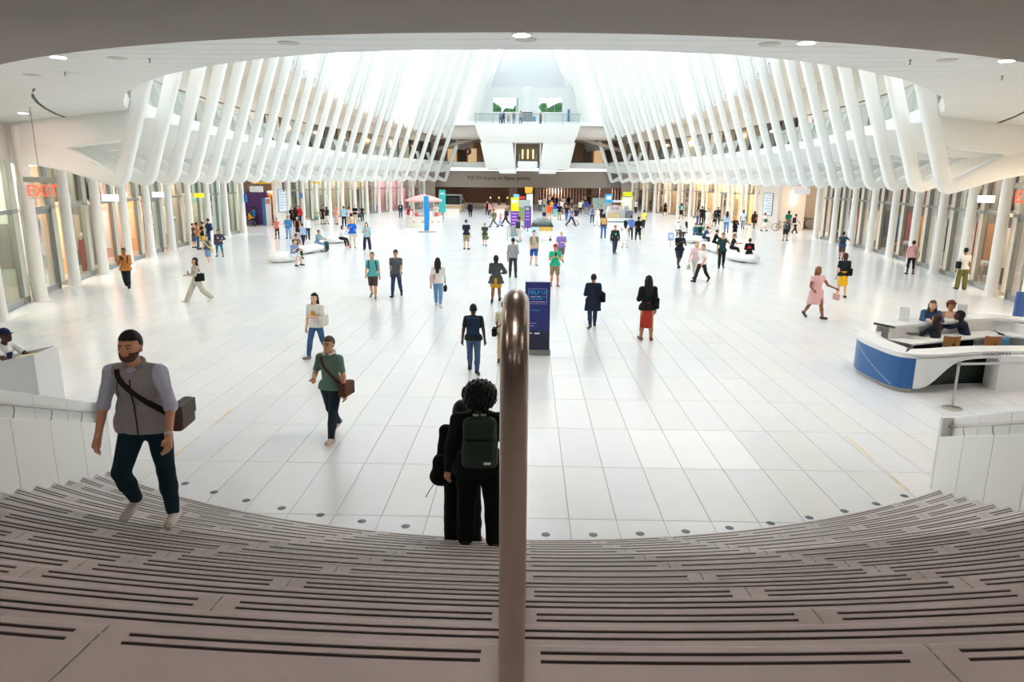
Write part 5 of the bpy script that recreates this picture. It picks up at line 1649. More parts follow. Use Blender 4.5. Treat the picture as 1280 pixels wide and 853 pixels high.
# ------------------------------------------------------------------ bicycle, wheelchair, stroller, escooter-like bits
BLK = mat('bike_black', '#2c2a2b', rough=.5)
bk_ = Vector((23.3, 65.2, 0))
r = empty('bicycle', (bk_.x, bk_.y, 0), label='dark bicycle parked against the right passage wall', cat='bicycle')
for x in (-.52, .52):
    wh = MB().tube([(x + .33 * math.cos(2 * math.pi * k2 / 20), 0, .34 + .33 * math.sin(2 * math.pi * k2 / 20)) for k2 in range(20)], .022, n=6, closed=True).obj('wheel', BLK, r)
    for k2 in range(4):
        an = math.pi * k2 / 4
        MB().tube([(x + .32 * math.cos(an), 0, .34 + .32 * math.sin(an)), (x - .32 * math.cos(an), 0, .34 - .32 * math.sin(an))], .005, n=4).obj('spoke', GREY, wh)
for a, c in (((-.52, 0, .34), (-.05, 0, .3)), ((-.05, 0, .3), (-.2, 0, .8)), ((-.2, 0, .75), (.38, 0, .78)), ((-.05, 0, .3), (.38, 0, .7)), ((.52, 0, .34), (.36, 0, .9)), ((-.52, 0, .34), (-.2, 0, .75))):
    MB().tube([a, c], .02, n=6).obj('frame_tube', BLK, r)
MB().box(-.32, -.08, -.05, .05, .84, .89).obj('saddle', BLK, r, bevel=.015)
MB().tube([(.36, -.25, .98), (.36, 0, .92), (.36, .25, .98)], .015, n=6).obj('handlebar', BLK, r)
wc = onz(312.5, 283)
r = empty('wheelchair', (wc.x, wc.y, 0), rz=.5, label='wheelchair before the purple shop', cat='wheelchair')
for y in (-.28, .28):
    w_ = MB().tube([(.3 * math.cos(2 * math.pi * k2 / 18), y, .32 + .3 * math.sin(2 * math.pi * k2 / 18)) for k2 in range(18)], .022, n=6, closed=True).obj('wheel', BLK, r)
    for k2 in range(3):
        an = math.pi * k2 / 3
        MB().tube([(.29 * math.cos(an), y, .32 + .29 * math.sin(an)), (-.29 * math.cos(an), y, .32 - .29 * math.sin(an))], .006, n=4).obj('spoke', GREY, w_)
    MB().lathe([(.001, -.02), (.09, -.02), (.09, .02), (.001, .02)], c=(.42, y, .09), n=12, axis='y').obj('caster', BLK, r)
    MB().tube([(-.25, y, .95), (-.2, y, .5), (.35, y, .48), (.5, y, .12)], .015, n=6).obj('frame_tube', GREY, r)
MB().box(-.2, .3, -.25, .25, .44, .5).obj('seat', BLK, r)
MB().box(-.26, -.2, -.25, .25, .5, .95).obj('backrest', BLK, r)
sr = onz(450.5, 276.5)
r = empty('stroller', (sr.x, sr.y, 0), label='dark grey stroller pushed by the person in dark clothes', cat='stroller')
link('hood', net_mesh('hood', lambda X, Y, Z: smin(ell((X, Y, Z), (0, 0, .62), (.27, .3, .22)), rbox((X, Y, Z), (0, 0, .5), (.24, .3, .14), .08), .05), (-.35, -.4, .3), (.35, .4, .95), .05, fab('#4a5358')), r)
for x in (-.24, .24):
    for y in (-.3, .32):
        MB().lathe([(.001, -.02), (.1, -.02), (.1, .02), (.001, .02)], c=(x, y, .1), n=12, axis='x').obj('wheel', BLK, r)
        MB().tube([(x, y, .1), (x * .9, y * .3, .45)], .014, n=5).obj('frame_tube', GREY, r)
    MB().tube([(x, .1, .45), (x, .5, 1.0)], .014, n=5).obj('handle_tube', GREY, r)
# ------------------------------------------------------------------ people
SK = {'l': '#e3b699', 'm': '#cf9a78', 't': '#b67e5b', 'b': '#8a5a40', 'd': '#54372a'}
def R2(v, ang):                      # rotate in the YZ plane (lean forward = towards -Y)
    c, s = math.cos(ang), math.sin(ang)
    return (v[0], v[1] * c - v[2] * s, v[1] * s + v[2] * c)
ARM = {'d': (2, 9, 12, 4), 'w': (-20, 7, 14, 0), 'v': (20, 7, 28, 6), 'p': (28, 8, 100, 38), 'e': (48, 34, 142, 30), 'k': (-8, 16, 42, 14),
       'c': (10, 10, 95, 58), 'f': (22, 8, 72, 30), 'u': (62, 18, 128, 34), 'b': (-18, 10, 60, 40), 'l': (30, 10, 55, 25), 'h': (-15, 34, 88, 42), 'o': (34, 16, 40, -18),
       's': (4, 13, 4, 0), 'x': (40, 12, 30, 10), 'g': (12, 14, 58, -8)}
LEG = {'stand': ((2, 4, 2), (-2, 4, 3)), 'walk': ((22, 2, 6), (-17, 2, 20)), 'klaw': ((-17, 2, 20), (22, 2, 6)), 'stride': ((29, 2, 4), (-24, 2, 22)), 'edirts': ((-24, 2, 22), (29, 2, 4)),
       'sit': ((82, 8, 84), (80, 8, 80)), 'sitf': ((80, 7, 66), (78, 7, 62)), 'wide': ((5, 11, 2), (-3, 9, 3)), 'climb': ((3, 5, 6), (33, 6, 66))}
def skeleton(H, pose, arms, lean=0.0, bw=1.0, seat=None):
    J = {}
    le = LEG[pose]
    foot = []
    for sgn, (a, ab, kf) in zip((1, -1), le):
        a, ab, kf = [math.radians(q) for q in (a, ab, kf)]
        hip = Vector((sgn * .05 * bw, 0, .51))
        d1 = Vector((sgn * math.sin(ab), -math.sin(a) * math.cos(ab), -math.cos(a) * math.cos(ab)))
        kn = hip + d1 * .235
        a2 = a - kf
        d2 = Vector((sgn * math.sin(ab) * .4, -math.sin(a2), -math.cos(a2)))
        an = kn + d2 * .232
        # foot stays level when the shin is upright, heel lifts when the leg trails
        fa = min(0.0, a2 * .9 + .15) if a2 < -.15 else (max(0, a2 - .1) * .6)
        toe = an + Vector((sgn * .018, -math.cos(fa) * .105, math.sin(fa) * .105 - .018))
        heel = an + Vector((0, math.cos(fa) * .028, -math.sin(fa) * .028 - .02))
        foot.append((hip, kn, an, toe, heel))
    low = min(min(f[3].z, f[4].z) for f in foot) - .018
    dz = -low if seat is None else seat / H - .51
    L = math.radians(lean)
    up = lambda p: Vector(R2((p[0], p[1], p[2] - .51), -L)) + Vector((0, 0, .51 + dz)) if False else Vector((p[0], p[1] - math.sin(L) * (p[2] - .51), .51 + dz + math.cos(L) * (p[2] - .51)))
    J['legs'] = [[Vector((p.x, p.y, p.z + dz)) * H for p in f] for f in foot]
    J['pel'] = up((0, 0, .53)) * H
    J['wai'] = up((0, -.002, .62)) * H
    J['che'] = up((0, -.004, .735)) * H
    J['nk0'] = up((0, .008, .81)) * H
    J['nk1'] = up((0, -.004, .88)) * H
    J['head'] = up((0, -.004, .93)) * H
    J['arms'] = []
    for sgn, code in zip((1, -1), arms):
        f, ab, e, inw = [math.radians(q) for q in (ARM[code] if isinstance(code, str) else code)]
        sh = up((sgn * .1 * bw, .002, .797)) * H
        f2 = f + L * .5
        d1 = Vector((sgn * math.sin(ab), -math.sin(f2) * math.cos(ab), -math.cos(f2) * math.cos(ab)))
        el = sh + d1 * (.172 * H)
        g = f2 + e
        d2 = Vector((-sgn * math.sin(inw) * min(1, e * 1.2 + .1) + sgn * math.sin(ab) * .5 * math.cos(e), -math.sin(g) * math.cos(inw * .8), -math.cos(g) * math.cos(inw * .5)))
        d2.normalize()
        wr = el + d2 * (.148 * H)
        J['arms'].append((sh, el, wr, d2))
    J['H'] = H
    J['bw'] = bw
    J['dz'] = dz * H
    J['L'] = L
    return J
def prims_torso(J, p=0.0, low=None):
    H, bw = J['H'], J['bw']
    P = [(J['pel'] + Vector((-.032 * bw * H, 0, 0)), J['pel'] + Vector((.032 * bw * H, 0, 0)), .066 * H * bw + p, .066 * H * bw + p, .80),
         (J['pel'], J['wai'], .083 * H * bw + p, .071 * H * bw + p, .72),
         (J['wai'], J['che'], .072 * H * bw + p, .088 * H * bw + p, .66),
         (J['arms'][0][0], J['nk0'] + Vector((.012 * H, 0, -.004 * H)), .028 * H + p * .8, .034 * H + p * .6, .95),
         (J['arms'][1][0], J['nk0'] + Vector((-.012 * H, 0, -.004 * H)), .028 * H + p * .8, .034 * H + p * .6, .95),
         (J['che'], J['nk0'] + Vector((0, 0, -.02 * H)), .084 * H * bw + p, .044 * H + p * .6, .68)]
    return P
def prims_arm(J, k, t0=0.0, t1=2.0, p=0.0):
    H = J['H']
    sh, el, wr, d2 = J['arms'][k]
    P = []
    if t0 < 1:
        e = min(1, t1)
        P.append((sh, sh.lerp(el, e), .0305 * H + p, (.0305 - .0065 * e) * H + p, 1.0))
    if t1 > 1:
        e = min(1, t1 - 1)
        P.append((el, el.lerp(wr, e), .024 * H + p, (.024 - .0085 * e) * H + p, 1.0))
    return P
def prims_hand(J, k, fine):
    H = J['H']
    sh, el, wr, d2 = J['arms'][k]
    sgn = 1 if k == 0 else -1
    side = Vector((0, -1, 0)) - d2 * d2.dot(Vector((0, -1, 0)))
    if side.length < .2:
        side = Vector((-sgn, 0, 0))
    side.normalize()
    palm = d2.cross(side).normalized()
    if palm.x * sgn > 0:
        palm = -palm
    P = [(wr, wr + d2 * (.048 * H), .0165 * H, .021 * H, .85)]
    m = wr + d2 * (.05 * H)
    if fine:
        for q, ln in zip((-1.5, -.5, .5, 1.5), (.032, .042, .046, .04)):
            b0 = m + side * (.0098 * H * q)
            b1 = b0 + (d2 + palm * .35).normalized() * (ln * .55 * H)
            b2 = b1 + (d2 * .6 + palm * .8).normalized() * (ln * .5 * H)
            P += [(b0, b1, .0056 * H, .0052 * H, 1.0), (b1, b2, .0052 * H, .0045 * H, 1.0)]
    else:
        P.append((m, m + (d2 + palm * .4).normalized() * (.045 * H), .019 * H, .011 * H, .8))
    t0 = wr + d2 * (.016 * H) + side * (.012 * H)
    t1 = t0 + (side * .8 + d2 * .7 + palm * .3).normalized() * (.028 * H)
    P += [(t0, t1, .008 * H, .0066 * H, 1.0), (t1, t1 + (d2 + palm * .3).normalized() * (.02 * H), .0064 * H, .005 * H, 1.0)]
    return P
def prims_leg(J, k, t1=2.0, p=0.0, q=None):
    """q: extra puff at the hem"""
    H, bw = J['H'], J['bw']
    hip, kn, an, toe, heel = J['legs'][k]
    q = p if q is None else q
    P = []
    e = min(1, t1)
    pe = p + (q - p) * e / max(t1, .01)
    P.append((hip, hip.lerp(kn, e), .052 * H * bw + p, (.052 * bw + (.034 - .052 * bw) * e) * H + pe, 1.0))
    if t1 > 1:
        e = min(1, t1 - 1)
        P.append((kn, kn.lerp(an, e * .45), .034 * H + pe, (.034) * H + pe, 1.0))
        P.append((kn.lerp(an, e * .4), kn.lerp(an, e), .033 * H + pe, (.033 - .011 * e) * H + q, 1.0))
    return P
def eval_prims(prims, P, k):
    d = None
    for a, b, ra, rb, fy in prims:
        e = cone(P, a, b, ra, rb, fy)
        d = e if d is None else smin(d, e, k)
    return d
def pbox(prims, pad=0.0):
    lo = [min(min(a[i] - ra, b[i] - rb) for a, b, ra, rb, f in prims) - pad for i in range(3)]
    hi = [max(max(a[i] + ra, b[i] + rb) for a, b, ra, rb, f in prims) + pad for i in range(3)]
    return lo, hi
def pmesh(name, prims, cell, material, k=.02, cuts=(), extra=None, wob=0.0, lo=None, hi=None):
    a, b = pbox(prims) if prims else (lo, hi)
    if lo is not None and prims:
        a = [min(x, y) for x, y in zip(a, lo)]
        b = [max(x, y) for x, y in zip(b, hi)]
    def fn(X, Y, Z):
        P = (X, Y, Z)
        d = eval_prims(prims, P, k) if prims else None
        if extra is not None:
            e = extra(P)
            d = e if d is None else smin(d, e, k)
        if wob:
            d = d + wob * np.sin(31 * Z + 9 * X) * np.sin(17 * X + 5 * Z) * np.sin(13 * Y + 2)
        for c in cuts:
            d = np.maximum(d, c(P))
        return d
    return net_mesh(name, fn, a, b, cell, material)
def head_sdf(J, P, fine=True):
    H = J['H'] * 1.06
    hx, hy, hz = J['head']
    c = lambda x, y, z: (hx + x * H, hy + y * H, hz + z * H)
    d = ell(P, c(0, .008, .008), (.043 * H, .054 * H, .055 * H))
    d = smin(d, ell(P, c(0, -.012, -.016), (.037 * H, .042 * H, .048 * H)), .02 * H)
    d = smin(d, ell(P, c(0, -.03, -.047), (.023 * H, .02 * H, .016 * H)), .02 * H)
    if fine:
        d = smin(d, cone(P, c(0, -.05, .0), c(0, -.062, -.018), .005 * H, .0085 * H), .008 * H)
        for s in (-1, 1):
            d = np.minimum(d, ell(P, c(s * .045, .006, -.012), (.007 * H, .013 * H, .018 * H)))
    return d
def hair_mesh(J, style, cell, m):
    H = J['H'] * 1.06
    hx, hy, hz = J['head']
    c = lambda x, y, z: (hx + x * H, hy + y * H, hz + z * H)
    grow = {'short': 1.07, 'buzz': 1.03, 'long': 1.12, 'bob': 1.16, 'bun': 1.07, 'pony': 1.07, 'afro': 1.5, 'curl': 1.42, 'cap': 1.1, 'hood': 1.2}.get(style, 1.08)
    line = {'short': .026, 'buzz': .034, 'long': .03, 'bob': .03, 'afro': .03, 'curl': .028, 'cap': .018, 'hood': .034}.get(style, .028)
    def fn(X, Y, Z):
        P = (X, Y, Z)
        top = c(0, .012, .012)
        if style == 'curl':
            d = ell(P, c(0, .016, .012), (.096 * H, .09 * H, .088 * H))
        else:
            d = ell(P, top, (.043 * H * grow + .004, .054 * H * grow + .003, .054 * H * (grow if style != 'afro' else grow * .95) + .004))
        if style in ('afro', 'curl'):
            d = d + .012 * np.sin(70 * X) * np.sin(64 * Y + 1) * np.sin(67 * Z + 2) + .006 * np.sin(150 * X + 40 * Z)
        if style == 'long':
            b0 = c(0, .03, -.02)
            b1 = Vector(c(0, .062, -.19))
            d = smin(d, cone(P, b0, b1, .05 * H, .034 * H, .6), .02)
            for s in (-1, 1):
                d = smin(d, cone(P, c(s * .036, .016, -.01), c(s * .05, .03, -.15), .024 * H, .016 * H), .015)
        if style == 'bob':
            d = smin(d, cone(P, c(0, .022, -.01), c(0, .03, -.06), .052 * H, .04 * H, .8), .02)
        if style == 'bun':
            d = smin(d, ell(P, c(0, .06, .02), (.026 * H,) * 3), .01)
        if style == 'pony':
            d = smin(d, cone(P, c(0, .058, .02), c(0, .085, -.12), .02 * H, .013 * H), .012)
        # clear the face
        y0, z0 = hy - .004 * H, hz + line * H
        front = np.maximum(Y - y0, Z - z0)
        d = np.maximum(d, -front)
        if style in ('short', 'buzz', 'bun', 'pony', 'cap'):
            d = np.maximum(d, (hz - .03 * H) - Z + np.maximum(0, (hy + .0 * H) - Y) * 1.2)
        if style in ('afro', 'curl'):
            d = np.maximum(d, (hz - (.075 if style == 'curl' else .05) * H) - Z)
        d = d + (.004 * np.sin(90 * X + 30 * Z) if style == 'long' else 0)
        return d
    r = (.125 if style == 'curl' else .1) * H
    return net_mesh('hair', fn, (hx - r, hy - r * 1.1, hz - .22 * H if style in ('long', 'pony', 'bob') else hz - .09 * H), (hx + r, hy + r * 1.15, hz + .125 * H), min(cell, .02), m)
def surf(fn, origin, direc, r0=.45):
    """walk in from outside until the clothing surface is met"""
    r = r0
    for _ in range(40):
        p = origin + direc * r
        d = float(fn((np.array([p.x]), np.array([p.y]), np.array([p.z])))[0])
        if d < .004 or r <= 0:
            break
        r = max(0.0, r - max(.004, d * .6))
    return origin + direc * (r + .006)

NP = [0]
PEOPLE = {}
def person(label, loc, H=1.72, face=0.0, pose='stand', arms='dd', top='tee#808080', bottom='jeans#3b4a66', hair='short#231a16', skin='m', shoes='#2a2a2c', lean=0.0, bw=1.0, seat=None, cell=.02, headyaw=0, key=None, extra=None, name='person'):
    NP[0] += 1
    root = empty(name, loc, rz=math.radians(face), label=label, cat='person')
    if pose in ('walk', 'klaw', 'stride', 'edirts') and arms == 'dd':
        arms = 'wv' if pose in ('walk', 'stride') else 'vw'
    J = skeleton(H, pose, arms, lean, bw, seat)
    sk = skinmat(SK.get(skin, skin))
    fine = cell < .0135
    ts, tc = top.split('#')[0], '#' + top.split('#')[1]
    bs, bc = bottom.split('#')[0], '#' + bottom.split('#')[1]
    hs, hc = hair.split('#')[0], '#' + hair.split('#')[1]
    # body: one continuous surface
    P = prims_torso(J)
    for k in (0, 1):
        P += prims_arm(J, k) + prims_hand(J, k, fine) + prims_leg(J, k)
        hip, kn, an, toe, heel = J['legs'][k]
        P.append((heel, toe, .02 * H, .016 * H, 1.0))
    P.append((J['nk0'], J['nk1'], .033 * H, .030 * H, 1.0))
    hp = J['head']
    body = link('body', pmesh('body', P, cell, sk, k=.012 * H if not fine else .008 * H, extra=lambda Q: head_sdf(J, Q, cell < .019), lo=[hp.x - .06 * H, hp.y - .09 * H, hp.z - .07 * H], hi=[hp.x + .06 * H, hp.y + .07 * H, hp.z + .07 * H]), root)
    # top
    slv = {'tee': .62, 'polo': .66, 'long': 1.93, 'jacket': 1.95, 'coat': 1.95, 'hoodie': 1.95, 'tank': 0, 'dress': .35, 'ldress': 1.9, 'rolled': 1.05, 'vest': 0, 'crop': .5, 'cape': 1.5}[ts]
    puff = {'jacket': .02, 'coat': .026, 'hoodie': .022, 'vest': .016, 'cape': .03}.get(ts, .011)
    hem = {'tee': .49, 'polo': .5, 'long': .5, 'jacket': .47, 'coat': .34, 'hoodie': .48, 'tank': .52, 'dress': .30, 'ldress': .28, 'rolled': .5, 'vest': .49, 'crop': .6, 'cape': .42}[ts]
    T = prims_torso(J, puff)
    arm_puff = {'tank': 0, 'dress': .008}.get(ts, puff * .9)
    if slv:
        for k in (0, 1):
            T += prims_arm(J, k, 0, slv, arm_puff)
    else:
        T = T[:3] + [(q[0].lerp(q[1], .3), q[1], q[2], q[3], q[4]) for q in T[3:5]] + T[5:]
    hz = J['dz'] + hem * H
    cuts = []
    ex = None
    if seat is None:
        low = Vector((0, J['pel'].y, hz - .03))
        r1 = (.088 + {'coat': .02, 'dress': .035, 'ldress': .04, 'cape': .05}.get(ts, .0)) * H * bw + puff
        T.append((J['pel'], low, .086 * H * bw + puff, r1, .74))
        hw = .046 * H * bw
        T.append((J['pel'] + Vector((-hw, 0, -.015 * H)), J['pel'] + Vector((hw, 0, -.015 * H)), .07 * H * bw + puff + .006, .07 * H * bw + puff + .006, .82))
        for sg in (-1, 1):
            T.append((J['pel'] + Vector((sg * hw, 0, -.02 * H)), low + Vector((sg * hw * 1.05, 0, 0)), .068 * H * bw + puff + .006, .07 * H * bw + puff + .006 + max(0, r1 - .09 * H * bw - puff), .84))
        cuts = [lambda Q: hz - Q[2]]
    tm = link({'tee': 't_shirt', 'polo': 'polo_shirt', 'long': 'shirt', 'jacket': 'jacket', 'coat': 'coat', 'hoodie': 'hoodie', 'tank': 'tank_top', 'dress': 'dress', 'ldress': 'dress', 'rolled': 'shirt', 'vest': 'vest', 'crop': 'top', 'cape': 'cape'}[ts],
              pmesh('top', T, cell, fab(tc), k=.014 * H, cuts=cuts, wob=.0035), root)
    topfn = lambda Q: eval_prims(T, Q, .014 * H)
    # bottom
    if bs not in ('none',):
        B = [prims_torso(J, .007)[0], (J['pel'], J['pel'].lerp(J['wai'], .55), .083 * H * bw + .007, .076 * H * bw + .006, .74)]
        ln, p, q = {'jeans': (1.93, .008, .012), 'pants': (1.95, .012, .016), 'wide': (1.95, .02, .05), 'leggings': (1.9, .003, .003), 'shorts': (.86, .016, .024), 'skirt': (0, 0, 0), 'lskirt': (0, 0, 0), 'mini': (0, 0, 0)}[bs]
        if ln:
            for k in (0, 1):
                B += prims_leg(J, k, ln, p, q)
            bm_ = pmesh('bottom', B, cell, fab(bc), k=.012 * H, wob=.003)
        else:
            zh = J['dz'] + {'skirt': .27, 'lskirt': .2, 'mini': .34}[bs] * H
            zt = J['dz'] + .6 * H
            r0, r1 = .083 * H * bw, {'skirt': .105, 'lskirt': .098, 'mini': .12}[bs] * H * bw
            ly = [(J['legs'][k][1].y) for k in (0, 1)]
            st = max(.75, min(1.3, .75 + abs(ly[0] - ly[1]) * 1.1))
            def sk_(Q):
                t = np.clip((zt - Q[2]) / (zt - zh), 0, 1)
                r = r0 + (r1 - r0) * np.minimum(1, t * 1.4) + .006 * np.sin(np.arctan2(Q[1], Q[0]) * 9) * t
                fy = .75 + (st - .75) * t
                d = (np.sqrt(Q[0] ** 2 + ((Q[1] - J['pel'].y) / fy) ** 2) - r) * .75
                return np.maximum(np.maximum(d, zh - Q[2]), Q[2] - zt)
            bm_ = pmesh('bottom', [], cell, fab(bc), extra=sk_, lo=[-r1 * 1.2, -r1 * 1.5, zh], hi=[r1 * 1.2, r1 * 1.5, zt])
        link({'jeans': 'jeans', 'pants': 'trousers', 'wide': 'trousers', 'leggings': 'leggings', 'shorts': 'shorts'}.get(bs, 'skirt'), bm_, root)
    # shoes
    smt = mat('shoe_' + shoes.lstrip('#'), shoes, rough=.6)
    for k in (0, 1):
        hip, kn, an, toe, heel = J['legs'][k]
        SP = [(heel + Vector((0, 0, .002)), toe, .027 * H, .023 * H, 1.0), (heel + Vector((0, 0, .012 * H)), an, .026 * H, .024 * H, 1.0)]
        flr = min(toe.z, heel.z) - .019 * H
        link('shoe', pmesh('shoe', SP, max(cell * .8, .008), smt, k=.012 * H, cuts=[lambda Q, f=flr: f - Q[2]]), root)
    # hair
    if hs not in ('bald',):
        hm = hairmat(hc)
        hh = link('cap' if hs == 'cap' else ('hood' if hs == 'hood' else 'hair'), hair_mesh(J, hs, cell, hm if hs not in ('cap', 'hood') else fab(hc)), root)
        if hs == 'cap':
            hx, hy, hz_ = hp
            link('brim', net_mesh('brim', lambda X, Y, Z: np.maximum(ell((X, Y, Z), (hx, hy - .045 * H, hz_ + .022 * H), (.036 * H, .05 * H, .006 * H)), Y - (hy - .03 * H)), (hx - .06 * H, hy - .11 * H, hz_), (hx + .06 * H, hy, hz_ + .04 * H), .01, fab(hc)), hh)
            link('hair', hair_mesh(J, 'buzz', cell, hairmat('#1d1714')), root)
    # face
    if cell < .0175:
        H_, H = H, H * 1.06
        ew, ink = mat('eye_dark', '#20160f', rough=.3), mat('lip', '#8d4a3c', rough=.5)
        for s in (-1, 1):
            MB().lathe([(.001, -.0045 * H), (.0045 * H, -.002 * H), (.0045 * H, .002 * H), (.001, .0045 * H)], c=(hp.x + s * .0165 * H, hp.y - .0485 * H, hp.z + .001 * H), n=8).obj('eye', ew, root, smooth=True)
            MB().tube([(hp.x + s * .008 * H, hp.y - .052 * H, hp.z + .0115 * H), (hp.x + s * .017 * H, hp.y - .0505 * H, hp.z + .0145 * H), (hp.x + s * .026 * H, hp.y - .044 * H, hp.z + .012 * H)], .0022 * H, n=5).obj('eyebrow', hairmat(hc if hs not in ('cap', 'hood', 'bald') else '#1d1714'), root)
        MB().tube([(hp.x - .013 * H, hp.y - .046 * H, hp.z - .0335 * H), (hp.x, hp.y - .053 * H, hp.z - .034 * H), (hp.x + .013 * H, hp.y - .046 * H, hp.z - .0335 * H)], .0032 * H, n=6).obj('mouth', ink, root, smooth=True)
        H = H_
    if key:
        PEOPLE[key] = (root, J, topfn)
    if extra:
        for e in extra.split(';'):
            add_extra(e, root, J, topfn, label, cell)
    return root, J, topfn

def follow(name, root, label, cat):
    return empty(name, root.location, rz=root.rotation_euler.z, label=label, cat=cat)
def who(label):
    """the short noun phrase for the carrier"""
    t = label.split(',')[0].split(' walking')[0].split(' standing')[0].split(' seated')[0]
    return ' '.join(t.split()[:9])
CN = {}
def add_extra(e, root, J, topfn, label, cell):
    """bags and small things, each a thing of its own"""
    kind, col, cname = (e.split('#') + ['', ''])[:3] if '#' in e else (e, '', '')
    colr = '#' + col[:6] if col else '#222222'
    cname = cname or 'dark'
    H = J['H']
    m = fab(colr)
    w = who(label)
    c8 = max(cell, .012)
    if kind == 'bp':                                   # backpack on the back
        r = follow('backpack', root, '%s backpack worn by %s' % (cname, w), 'backpack')
        c = J['che'] * .62 + J['wai'] * .38
        by = surf(topfn, Vector((0, c.y, c.z)), Vector((0, 1, 0))).y
        hx, hy_, hz_ = .088 * H, .04 * H, .13 * H
        cc = (0, by + hy_ * .9, c.z + .005 * H)
        link('main_body', net_mesh('bag', lambda X, Y, Z: rbox((X, Y, Z), cc, (hx, hy_, hz_), .045), [q - h for q, h in zip(cc, (hx, hy_, hz_))], [q + h for q, h in zip(cc, (hx, hy_, hz_))], c8, m), r)
        c2 = (0, by + hy_ * 1.75, c.z - .045 * H)
        link('front_pocket', net_mesh('bag', lambda X, Y, Z: rbox((X, Y, Z), c2, (hx * .78, .02 * H, .065 * H), .03), [q - h for q, h in zip(c2, (hx, .02 * H, .07 * H))], [q + h for q, h in zip(c2, (hx, .02 * H, .07 * H))], c8, m), r)
        for s in (-1, 1):
            pts = []
            for t in range(9):
                a = math.radians(-70 + 200 * t / 8)      # over the shoulder and down the front
                zc_ = J['nk0'].z - .005 * H
                if t < 3:
                    pts.append(Vector((s * .058 * H, J['nk0'].y + (.07 - .035 * t) * H, zc_ - .02 * H + .014 * t * H)))
                else:
                    zz = zc_ + .012 * H - (t - 3) * .032 * H
                    pts.append(surf(topfn, Vector((s * (.06 + .004 * t) * H, J['che'].y, zz)), Vector((0, -1, 0)), .3))
            MB().tube(pts, .016 * H, n=6, flat=.4).obj('strap', m, r, smooth=True)
    elif kind in ('sling', 'cross', 'crossr'):          # bag on the hip with a strap across the chest
        s = -1 if kind == 'crossr' else 1
        r = follow('shoulder_bag', root, '%s crossbody bag worn by %s' % (cname, w), 'bag')
        pts = []
        zs, zh = J['nk0'].z + .0 * H, J['pel'].z + .03 * H
        for t in range(15):
            u = t / 14
            ang = math.radians(-s * 24 + s * 112 * u)
            zz = zs + (zh - zs) * u
            o = Vector((-s * .048 * H * (1 - u), J['che'].y, zz))
            pts.append(surf(topfn, o, Vector((math.sin(ang), -math.cos(ang), 0))))
        back = []
        for t in range(10):
            u = t / 9
            ang = math.radians(-s * 24 + s * 112 - s * 0)
            zz = zh + (zs - zh) * u
            a2 = math.radians(s * 88 + s * 116 * u)
            back.append(surf(topfn, Vector((-s * .048 * H * u, J['che'].y, zz)), Vector((math.sin(a2), -math.cos(a2), 0))))
        MB().tube(pts + back[1:], .016 * H, n=6, flat=.35).obj('strap', mat('strap_' + col[:6], colr, rough=.8) if kind != 'sling' else DARK, r, smooth=True)
        bc = pts[-1] + Vector((s * .03 * H, .03 * H, -.05 * H))
        hb = (.04 * H, .095 * H, .065 * H)
        bagm = m
        link('bag_body', net_mesh('bag', lambda X, Y, Z: rbox((X, Y, Z), bc, hb, .03), [q - h for q, h in zip(bc, hb)], [q + h for q, h in zip(bc, hb)], c8, bagm), r)
        MB().tube([bc + Vector((s * hb[0], -hb[1] * .9, .03 * H)), bc + Vector((s * hb[0], hb[1] * .9, .03 * H))], .006, n=5).obj('flap_edge', DARK, r)
    elif kind in ('tote', 'toter', 'hand', 'handr'):    # bag on the shoulder or in the hand
        s, k = (-1, 1) if kind.endswith('r') else (1, 0)
        sh, el, wr, d2 = J['arms'][k]
        r = follow('tote_bag' if kind.startswith('tote') else 'handbag', root, '%s %s carried by %s' % (cname, 'shoulder tote' if kind.startswith('tote') else 'handbag', w), 'bag')
        if kind.startswith('tote'):
            z0 = J['wai'].z - .02 * H
            o = surf(topfn, Vector((0, J['wai'].y, z0)), Vector((s, .25, 0)).normalized())
            bc = o + Vector((s * .035 * H, .01, -.01 * H))
            hb = (.035 * H, .1 * H, .085 * H)
            top_ = Vector((s * .085 * H, sh.y, sh.z + .035 * H))
        else:
            top_ = wr + d2 * (.05 * H)
            bc = top_ + Vector((0, 0, -.14 * H))
            hb = (.032 * H, .075 * H, .06 * H)
        link('bag_body', net_mesh('bag', lambda X, Y, Z: rbox((X, Y, Z), bc, hb, .03), [q - h for q, h in zip(bc, hb)], [q + h for q, h in zip(bc, hb)], c8, m), r)
        for dy in (-.05, .05):
            MB().tube([bc + Vector((0, dy * H, hb[2] * .9)), bc.lerp(top_, .6) + Vector((s * .01, dy * .5 * H, 0)), top_, ], .007, n=5).obj('handle', m, r, smooth=True)
    elif kind == 'phone':
        sh, el, wr, d2 = J['arms'][1]
        r = follow('phone', root, 'phone held by %s' % w, 'phone')
        p = wr + d2 * (.07 * H) + Vector((0, -.015 * H, .01 * H))
        MB().box(p.x - .036, p.x + .036, p.y - .012, p.y - .002, p.z - .05, p.z + .09).obj('phone_body', mat('phone_black', '#1b1b20', rough=.2), r, bevel=.004)
        MB().box(p.x - .033, p.x + .033, p.y - .002, p.y, p.z - .045, p.z + .085).obj('screen', mat('phone_screen', '#39465c', rough=.1), r)
    elif kind == 'bottle':
        sh, el, wr, d2 = J['arms'][0]
        r = follow('bottle', root, 'dark bottle held by %s' % w, 'bottle')
        p = wr + d2 * (.07 * H)
        MB().lathe([(.001, -.16), (.036, -.16), (.038, .04), (.02, .08)], c=p, n=12).obj('bottle_body', mat('bottle_grey', '#4b4d52', rough=.3), r, smooth=True)
        MB().lathe([(.022, .07), (.022, .11), (.001, .11)], c=p, n=10).obj('cap', DARK, r)
    elif kind == 'paper':
        sh, el, wr, d2 = J['arms'][1]
        r = follow('paper', root, '%s sheet held by %s' % (cname, w), 'paper')
